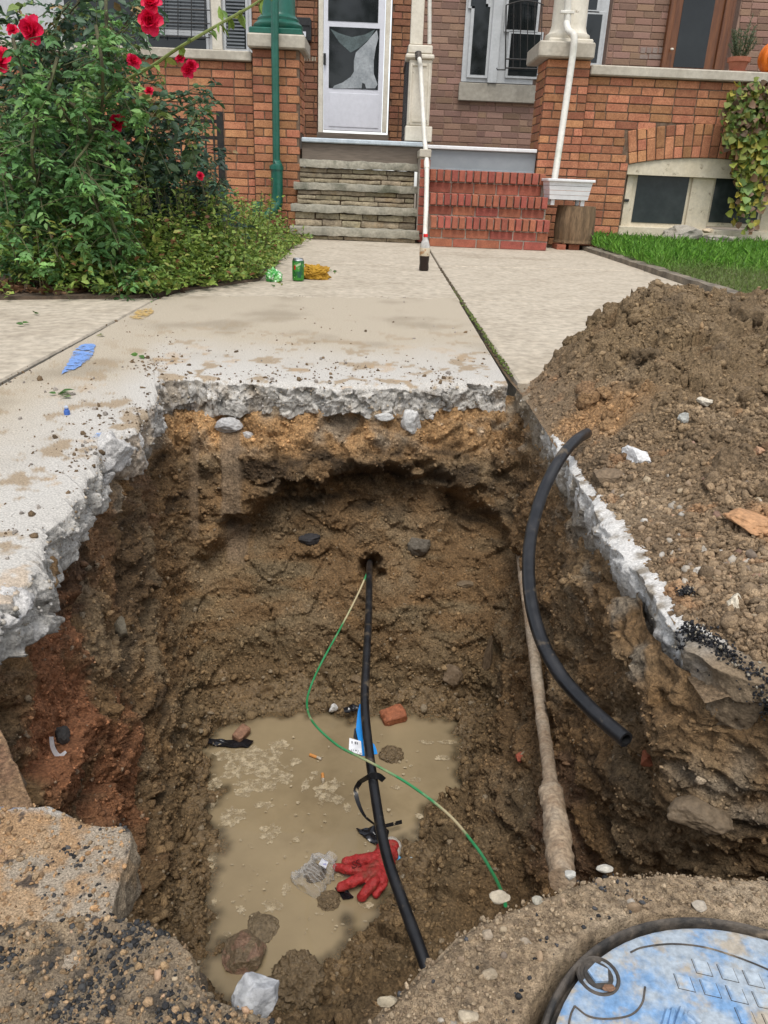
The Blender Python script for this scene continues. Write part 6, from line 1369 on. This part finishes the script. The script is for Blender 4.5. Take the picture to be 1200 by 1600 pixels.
for k, (px, py, s, st, lab) in enumerate([(1065, 368, .17, (1.25, .7, .55), 'large grey stone lying in the grass below the cellar window'), (1122, 375, .15, (1.2, .6, .4), 'flat grey stone in the grass right of the large one'), (1105, 360, .05, (1.2, .7, .5), 'small tan stone on top of the flat grey stone')]):
    p = PY(px, py, YF-.16); tag(rock('stone', p, s, (.33, .3, .25) if k < 2 else (.5, .4, .28), 800+k, facet=.7, stretch=st, sub=4), lab, 'stone')
# vine over the right wall
vine = empty('creeper', (hx(1180, 350), YF-.05, 0)); tag(vine, 'yellowing ivy hanging over the brick wall and cellar window', 'vine')
sv, lv = MB(), []
def vleaf(P, D, s, cc):       # broad lobed leaf
    a = leaves(P, D, s, cc, 1.15, .12, .15, up=(0, -1, .3)); return a
for k in range(34):
    xs0 = random.uniform(1135, 1290); top = random.uniform(128, 175)+max(0, 1165-xs0)*.9; bot = top+random.uniform(40, 110) if k % 3 else random.uniform(250, 360)
    if xs0 < 1140: bot = min(bot, 215)
    if k < 7: xs0, top, bot = 1150+k*6, 150, random.uniform(300, 358)
    pts = [PY(xs0+random.uniform(-8, 8), lerp(top, bot, t), YF-.07-random.uniform(0, .07)) for t in np.linspace(0, 1, 6)]; sv.tube(pts, .004, 5, smooth_path=3); P_ = spline(np.array(pts), 8)
    n = int(len(P_)*1.6); i = rng.integers(0, len(P_), n); D_ = np.c_[rng.normal(0, 1, n), -np.abs(rng.normal(.5, .3, n)), rng.normal(-.7, .5, n)]
    lv.append(vleaf(P_[i]+rng.normal(0, .025, (n, 3)), D_, rng.uniform(.04, .085, n), pal(n, [(.27, .31, .06), (.15, .24, .06), (.42, .36, .06), (.22, .13, .07)], [4, 3, 2.2, 1.6])))
n = 900; px_ = rng.uniform(1128, 1330, n); py_ = rng.uniform(128, 200, n)+np.clip(1170-px_, 0, 50)*.9
P_ = np.array([PY(a, b_, YF-.05-random.uniform(0, .18)) for a, b_ in zip(px_, py_)]); D_ = np.c_[rng.normal(0, 1, n), -np.abs(rng.normal(.5, .3, n)), rng.normal(-.3, .7, n)]
lv.append(vleaf(P_, D_, rng.uniform(.03, .07, n), pal(n, [(.2, .24, .06), (.13, .2, .05), (.3, .29, .07), (.2, .12, .07), (.13, .085, .05)], [3, 3, 1.5, 2, 2])))
sv.build('stems', M['stem'], vine); tag(leaf_obj('leaves', lv, vine), kind='stuff')

# ------------------------------------------------------------------ litter on the path
bo = G(662, 423); bt2 = empty('cola_bottle', bo); tag(bt2, 'half full cola bottle with red cap standing on the path joint', 'bottle'); k = 1.0
clr = CL
MB().lathe([(.024, 0), (.03, .004), (.031, .02), (.0285, .045), (.031, .07), (.0315, .088), (.02, .0885)], bo[0], bo[1], .001, 24).build('cola', pmat('cola', (.012, .004, .003), rough=.1, spec=.5), bt2, True)
MB().lathe([(.0322, .089), (.0325, .1), (.0325, .135), (.031, .137)], bo[0], bo[1], .001, 24).build('paper_label', pmat('bottle wrapper', (.5, .42, .3), (.35, .2, .1), ns=40, lo=.5, hi=.56, rough=.4), bt2, True)
MB().lathe([(.031, .1375), (.03, .15), (.022, .175), (.014, .19), (.0125, .2)], bo[0], bo[1], .001, 24).build('shoulder', pmat('bottle plastic', (.45, .43, .4), rough=.12, spec=.6), bt2, True)
MB().lathe([(.0145, .2005), (.0145, .216), (.013, .218), (.004, .218)], bo[0], bo[1], .001, 18).build('cap', pmat('red cap', (.6, .012, .01), rough=.35), bt2, True)
ca_ = G(466, 439); cn = empty('drink_can', ca_); tag(cn, 'green drink can standing on the path by the yellow cloth', 'can')
MB().lathe([(.024, 0), (.031, .006), (.0315, .012), (.0315, .1), (.030, .104)], ca_[0], ca_[1], .001, 28).build('can_body', pmat('can print', (.05, .24, .035), (.02, .11, .03), ns=28, lo=.5, hi=.56, rough=.35, metal=.2, c3=(.5, .6, .35), ns3=35, lo3=.63, hi3=.68), cn, True)
MB().lathe([(.0303, .1045), (.0265, .112), (.0265, .1155), (.025, .1155), (.024, .112), (.003, .112)], ca_[0], ca_[1], .001, 28).build('can_top', pmat('aluminium', (.5, .5, .5), rough=.3, metal=.9), cn, True)
for k, (dx, dz, w_, h_, c) in enumerate(((-.016, .07, .010, .022, (.45, .02, .015)), (.010, .035, .02, .03, (.015, .09, .05)), (.004, .078, .026, .012, (.4, .55, .3)))):
    V = []
    for j in range(5):
        a = -math.pi/2+(dx+(j/4-.5)*w_)/.0315; V += [(ca_[0]+.0322*math.cos(a), ca_[1]+.0322*math.sin(a), .001+dz-h_/2+(j*.003 if k == 2 else 0)), (ca_[0]+.0322*math.cos(a), ca_[1]+.0322*math.sin(a), .001+dz+h_/2+(j*.003 if k == 2 else 0))]
    MB().add(V, [(2*j, 2*j+2, 2*j+3, 2*j+1) for j in range(4)]).build('printed_patch', pmat('can patch', c, rough=.35), cn)
def crumple(name, c, size, m, label, cat, seed, amp=.3, z=.5):
    V, F = ICO[5]; d = amp*fbm(V+seed, 1.6, 3, seed)+amp*.8*(np.abs(fbm(V+seed, 3, 3, seed+1))-.2); Vc = V*(1+d)[:, None]*np.array(size); Vc[:, 2] = np.maximum(Vc[:, 2], -size[2]*.7)
    o = link(name, arr_mesh(name, Vc, F, m)); o.location = (c[0], c[1], size[2]*.72); return tag(o, label, cat)
crumple('cloth', G(492, 436), (.072, .05, .042), pmat('mustard cloth', (.42, .235, .02), (.33, .175, .015), ns=16, var=.15, rough=.8, bs=60, bd=.01), 'crumpled mustard yellow cloth beside the green can', 'cloth', 4, .4)
crumple('wrapper', G(428, 440), (.042, .035, .036), pmat('green film', (.2, .5, .16), (.05, .32, .06), ns=30, lo=.45, hi=.55, rough=.25, spec=.5, c3=(.7, .75, .65), ns3=40, lo3=.55, hi3=.62), 'crumpled shiny green wrapper at the edge of the weeds', 'wrapper', 9, .35)

# ------------------------------------------------------------------ planting on the left
bed = MB().slab([(-.62, 4.2), (-.70, 7.3), (-.80, YF+.02), (-6, YF+.02), (-6, 3.2), (-1.6, 3.22), (-1.05, 3.42)], -.06, .012).build('planting_bed', M['bed']); tag(bed, 'bare earth of the planting bed on the left', 'bed', kind='structure')
n = 1400; x = rng.uniform(-3, -.9, n); y = 3.3+.12*(x+1.6)*0+np.abs(rng.normal(0, .16, n))+.35*sstep(-1.5, -.9, x); D_ = np.c_[rng.normal(0, 1, (n, 2)), rng.normal(.1, .25, n)]
V, F, CV = leaves(np.c_[x, y, rng.uniform(.015, .035, n)], D_, rng.uniform(.02, .06, n), pal(n, [(.17, .085, .045), (.25, .14, .075), (.1, .06, .04)], [3, 2, 3]), .6, .3, .2); tag(link('dead_leaves', arr_mesh('dead_leaves', V, F, M['leaf'], CV, False)), 'brown dead leaves strewn along the front of the planting bed', 'leaf litter', kind='stuff')
# iron fence behind the roses
fe = empty('iron_fence', (-2, 6.4, 0)); tag(fe, 'black iron picket fence behind the rose bush', 'fence'); FY = 6.4
xe = hx(341, 240, FY); zt = hz(341, 186, FY)
for zr_ in (zt-.03, zt-.14, .12): MB().box(-3.4, xe, FY-.012, FY+.012, zr_, zr_+.025).build('rail', M['iron'], fe)
for k in range(34): MB().box(xe-.03-k*.062, xe-.018-k*.062, FY-.026, FY-.0125, .03, zt+.01).build('picket', M['iron'], fe)
MB().box(xe+.001, xe+.045, FY-.022, FY+.022, 0, zt+.05).build('post', M['iron'], fe)

# weeds: low ground cover
def clump_points(n, x0, x1, y0, y1): return rng.uniform([x0, y0], [x1, y1], (n, 2))
def in_bed(x, y): return (x < np.interp(y, [3.2, 3.45, 4.2, 4.6, 7.3], [-1.5, -1.0, -.60, -.66, -.62]))
wv, ws = [], MB()
c2 = np.vstack([clump_points(3000, -3.0, -.6, 3.25, 7.0), clump_points(2600, -1.5, -.6, 3.4, 5.6)]); c2 = c2[in_bed(c2[:, 0], c2[:, 1])]
hgt = .05+.30*sstep(0, .35, np.interp(c2[:, 1], [3.2, 3.45, 4.2, 4.6, 7.3], [-1.5, -1.0, -.6, -.64, -.62])-c2[:, 0])*(.6+.5*fbm(np.c_[c2, np.zeros(len(c2))], 2.2, 2, 31))
hgt = np.clip(hgt*rng.uniform(.45, 1.6, len(hgt)), .03, .48)
for (x, y), h in zip(c2, hgt):
    n = 12; t = rng.uniform(.2, 1, n); lean = rng.normal(0, .06, 2); P_ = np.c_[x+lean[0]*t+rng.normal(0, .018, n), y+lean[1]*t+rng.normal(0, .018, n), .01+h*t]
    D_ = np.c_[rng.normal(0, 1, (n, 2)), rng.normal(.35, .3, n)]; wv.append(leaves(P_, D_, rng.uniform(.014, .042, n), pal(n, [(.18, .27, .052), (.25, .34, .07), (.12, .2, .045), (.29, .30, .075), (.24, .11, .055)], [4, 3.5, 2.4, 1.3, .5]), .55, .2, .15, up=(0, 0, 1)))
for (x, y), h in list(zip(c2, hgt))[:500]: ws.tube([(x, y, .0), (x+random.gauss(0, .01), y, h*.95)], .0018, 4)
wd2 = leaf_obj('ground_cover', wv, None); tag(wd2, 'low leafy green weeds spreading over the planting bed', 'weeds', kind='stuff')
ws.build('weed_stems', M['stem'], wd2)
tw, twl = MB(), []
for k in range(90):
    x, y = random.uniform(-1.7, -.68), random.uniform(3.6, 5.6)
    if not in_bed(np.array([x+.05]), np.array([y]))[0]: continue
    h = random.uniform(.28, .52); tip = np.array([x+random.gauss(0, .07), y+random.gauss(0, .05), h]); p0 = np.array([x, y, 0.]); tw.tube([p0, (p0+tip)/2+np.array([random.gauss(0, .015), 0, .02]), tip], .0022, 4)
    n = 26; t = rng.uniform(.3, 1, n)[:, None]; twl.append(leaves(p0+(tip-p0)*t, np.c_[rng.normal(0, 1, (n, 2)), rng.normal(.4, .3, n)], rng.uniform(.015, .04, n), pal(n, [(.2, .3, .06), (.27, .36, .08), (.3, .3, .08)], [3, 2, 1]), .5, .2, .15, up=(0, 0, 1)))
tw.build('tall_weed_stems', M['stem'], wd2); tag(leaf_obj('tall_weed_leaves', twl, wd2), kind='stuff')
# sprigs at the edge of the path
for k, (px, py) in enumerate(((508, 418), (30, 520), (430, 450))): pass

def bush(name, label, canes, leafsize, cols, wts, compound=5, lw=.55, cover=None, extra_seed=0, density=1., up=(0, -.3, 1), spacing=.05):
    """canes: list of point lists; leaves set as small compound sprays along side twigs"""
    root = empty(name, canes[0][0]); tag(root, label, 'bush'); sb, lv_ = MB(), []
    for c in canes:
        P_ = spline(np.array(c), 8); sb.tube(P_, np.linspace(.0075, .003, 6), 6); L = arclen(P_)
        for s in np.arange(.06, L[-1], spacing/density):
            i = np.searchsorted(L, s)-1; p = P_[i]+(P_[i+1]-P_[i])*((s-L[i])/(L[i+1]-L[i]+1e-9)); d = rng.normal(size=3); d[2] = d[2]*.6-.15; d /= np.linalg.norm(d); tl = rng.uniform(.05, .26); e = p+d*tl; e[2] -= .25*tl
            sb.tube([p, (p+e)/2+np.array([0, 0, .02]), e], .0018, 4)
            for f_ in np.arange(.25, 1.01, .25):
                q = p+(e-p)*f_; a = rng.normal(size=3); a[2] *= .5; a /= np.linalg.norm(a); rl_ = rng.uniform(.05, .09)*leafsize/.045
                side = np.cross(a, [0, 0, 1.]); side /= np.linalg.norm(side)+1e-9; nl = compound; k_ = np.arange(nl); pos = np.where(k_ == 0, 1., 1-((k_+1)//2)/((nl+1)/2)); sg = np.where(k_ == 0, 0, np.where(k_ % 2, 1, -1))
                Pl = q+a*(rl_*pos)[:, None]-np.array([0, 0, 1.])*(rl_*.35*pos**2)[:, None]; Dl = a[None]*(.55+.45*(sg == 0))[:, None]+side[None]*sg[:, None]*.9+np.array([0, 0, -.25])
                tone = rng.uniform(.75, 1.25); lv_.append(leaves(Pl, Dl+rng.normal(0, .15, (nl, 3)), rng.uniform(.6, 1.35, nl)*leafsize*rng.uniform(.75, 1.25), pal(1, cols, wts)*tone*rng.uniform(.85, 1.15, (nl, 1)), lw, .22, .12, up=up))
    sb.build('canes', M['stem'], root, True); tag(leaf_obj('leaves', lv_, root), kind='stuff'); return root
canes = []; r9 = random.Random(12)
for k in range(46):
    b0_ = np.array([-1.95+r9.gauss(0, .28), 4.55+r9.gauss(0, .28), 0]); px = r9.choice([r9.uniform(-30, 330), r9.uniform(0, 260)]); py = r9.uniform(-60, 330)
    if px > 250: py = max(py, 120+ (px-250)*.5)
    e = PY(px, py, r9.uniform(3.9, 5.2)); m1 = b0_*.75+e*.25+np.array([0, 0, .35*max(.3, e[2])]); m2 = b0_*.35+e*.65+np.array([0, 0, .22*max(.3, e[2])]); canes.append([b0_, m1, m2, e])
canes.append([np.array([-1.8, 4.4, .0]), PY(150, 180, 4.1), PY(250, 95, 3.95), PY(330, 45, 3.9), PY(400, 5, 3.9), PY(430, -20, 3.9)])
rose = bush('rose_bush', 'big rose bush with red blooms left of the stone steps', canes[:-1], .042, [(.072, .132, .074), (.108, .185, .085), (.048, .09, .058), (.19, .26, .075), (.28, .19, .085)], [5, 4, 2.5, 1.3, .6], 5, .6, density=1.0, spacing=.052)
# the arching bare cane
cn2 = MB().tube(canes[-1], np.linspace(.009, .004, 6), 6, smooth_path=8); cn2.build('arching_cane', pmat('young cane', (.16, .2, .05), (.2, .24, .08), ns=9, rough=.6), rose, True)
n = 26; Pq = spline(np.array(canes[-1]), 12); i = rng.integers(len(Pq)//3, len(Pq), n); V, F, CV = leaves(Pq[i], np.c_[rng.normal(0, .6, (n, 2)), rng.normal(-.6, .4, n)], rng.uniform(.04, .07, n), pal(n, [(.2, .3, .06), (.3, .34, .07), (.12, .2, .05)], [3, 1, 2]), .45); tag(link('cane_leaves', arr_mesh('cane_leaves', V, F, M['leaf'], CV, False), rose), kind='stuff')
# blooms
def bloom(px, py, Y, size, seed):
    r = np.random.default_rng(seed); c = PY(px, py, Y); b = MB(); ax = np.array([r.normal(0, .35), -1, r.normal(.35, .3)]); ax /= np.linalg.norm(ax); s0 = np.cross(ax, [0, 0, 1.]); s0 /= np.linalg.norm(s0); t0 = np.cross(s0, ax)
    for w_, (n, tilt, ln, wd) in enumerate(((6, .25, 1., .95), (5, .62, .82, .85), (4, 1.05, .6, .7), (3, 1.35, .42, .5))):
        for k in range(n):
            a = 2*math.pi*(k+.5*w_)/n+r.uniform(-.2, .2); rad = s0*math.cos(a)+t0*math.sin(a); tan = np.cross(ax, rad); tl = tilt+r.uniform(-.15, .15); L = size*ln*r.uniform(.85, 1.1); V = []
            for i in range(5):
                u = i/4; ww = size*wd*.5*math.sin(math.pi*(.18+.72*u))**.7; cu = tl+.5*u*(1 if w_ else -.6)
                for j in range(-2, 3):
                    v = j/2; V.append(c+rad*(L*u*math.cos(cu*.8))+ax*(L*u*math.sin(cu*.8)+abs(v)**2*ww*.35)+tan*(ww*v)+r.normal(0, size*.012, 3))
            b.add(V, [(i*5+j, i*5+j+1, i*5+5+j+1, i*5+5+j) for i in range(4) for j in range(4)])
    b.build('bloom', M['petal'], rose, True)
for k, (px, py, s) in enumerate(((51, 47, .062), (2, 93, .058), (234, 33, .056), (236, 5, .042), (208, 95, .032), (294, 110, .034), (282, 92, .024), (184, 192, .044), (20, 47, .028), (233, 142, .02), (313, 275, .02), (300, 103, .03))):
    bloom(px, py, 3.75 if px < 240 else 3.95, s, 40+k)
# trailing creeper in front, brighter and finer
canes = []
for k, (pts, Y) in enumerate([([(150, 40), (160, 110), (155, 190), (120, 250), (70, 300), (10, 370)], 3.6), ([(60, 130), (95, 170), (130, 230), (145, 290), (160, 350), (175, 420)], 3.6), ([(165, -20), (168, 70), (180, 120), (210, 190)], 3.75), ([(20, 60), (40, 140), (60, 210), (60, 280), (40, 330)], 3.65),
                             ([(90, 90), (70, 150), (30, 190), (-10, 240)], 3.6), ([(110, 160), (140, 190), (135, 230), (150, 320), (200, 400)], 3.55), ([(0, 250), (20, 300), (30, 360), (20, 410)], 3.6), ([(60, 170), (50, 240), (70, 330), (90, 400), (120, 440)], 3.5), ([(170, 330), (185, 380), (190, 425), (200, 445)], 3.5)]):
    canes.append([PY(x, y, Y+.05*i*(-1)**i) for i, (x, y) in enumerate(pts)])
tr = bush('trailing_creeper', 'bright green trailing creeper hanging in front of the rose bush at far left', canes, .034, [(.125, .255, .075), (.18, .33, .09), (.085, .19, .06)], [3, 2, 3], 7, .5, spacing=.035, extra_seed=3)
# small side shrub near the fence end
canes = []
for k in range(16):
    b0_ = np.array([-1.15+r9.gauss(0, .12), 4.7+r9.gauss(0, .15), 0]); e = PY(r9.uniform(215, 345), r9.uniform(190, 330), r9.uniform(4.4, 5.1)); canes.append([b0_, b0_*.6+e*.4+np.array([0, 0, .1]), e])
bush('shrub', 'dark leafy shrub with small dry blooms beside the fence end', canes, .04, [(.05, .10, .062), (.075, .14, .07), (.04, .075, .05), (.25, .18, .09)], [4, 3, 3, .7], 5, .6, spacing=.045)
# tall grassy tuft and taller weeds
tv = []
for px, py, n in ((265, 350, 30), (410, 345, 24), (300, 400, 20)):
    p = G(px, py+25); D_ = np.c_[rng.normal(0, .45, (n, 2)), np.ones(n)]; tv.append(leaves(p+np.c_[rng.normal(0, .07, (n, 2)), np.zeros(n)], D_, rng.uniform(.08, .18, n), pal(n, [(.11, .2, .05), (.16, .26, .07)], [1, 1]), .06, .15, .3))
tag(leaf_obj('grass_tufts', tv, None), 'tufts of long grass growing among the weeds', 'grass', kind='stuff')
# sprigs and leaves dropped on the path
sp_ = [(500, 417), (512, 420), (520, 424), (495, 424), (88, 615), (95, 612), (110, 617), (160, 522), (35, 505), (52, 488), (428, 446), (440, 443), (216, 553)]
P_ = np.array([G(x, y, .006) for x, y in sp_]+[G(x+2, y+2, .006) for x, y in sp_]); n = len(P_)
V, F, CV = leaves(P_, np.c_[rng.normal(0, 1, (n, 2)), rng.normal(.05, .1, n)], rng.uniform(.02, .035, n), pal(n, [(.09, .19, .04), (.06, .13, .03), (.25, .27, .06)], [3, 3, 1]), .5, .15, .05, up=(0, 0, 1)); tag(link('dropped_leaves', arr_mesh('dropped_leaves', V, F, M['leaf'], CV, False)), 'a few green leaves dropped on the sidewalk', 'leaves', kind='stuff')

# ------------------------------------------------------------------ trees across the street, seen only mirrored in the panes and the water
for k, (x, y, h, lab) in enumerate(((4.5, -9, 6.5, 'yellowing street tree across the road, to the right'), (-3.5, -10, 7.5, 'green street tree across the road, to the left'), (.8, -12, 8, 'tall street tree across the road, in the middle'))):
    tr_ = empty('street_tree', (x, y, 0)); tag(tr_, lab, 'tree', 'trees across the street')
    MB().tube([(x, y, -.03), (x+.05, y, h*.3), (x-.05, y, h*.75)], [.2, .15, .05], 10, smooth_path=4).build('trunk', M['bark'], tr_, True)
    n = 2600; u = rng.normal(size=(n, 3)); u /= np.linalg.norm(u, axis=1)[:, None]; u *= (rng.random((n, 1))**.4); u = u+.25*rng.normal(size=(n, 3))*.4; P_ = np.array([x, y, h*.68])+u*np.array([2.0, 2.0, h*.34]); P_ = P_[fbm(P_, .8, 2, 900+k) > -.25]; n = len(P_)
    V, F, CV = leaves(P_, rng.normal(size=(n, 3)), rng.uniform(.14, .3, n), pal(n, [(.3, .25, .05), (.13, .17, .04), (.07, .11, .03)], [3 if k == 0 else 1, 2, 3]), .6); tag(link('crown', arr_mesh('crown', V, F, M['leaf'], CV, False), tr_), kind='stuff')
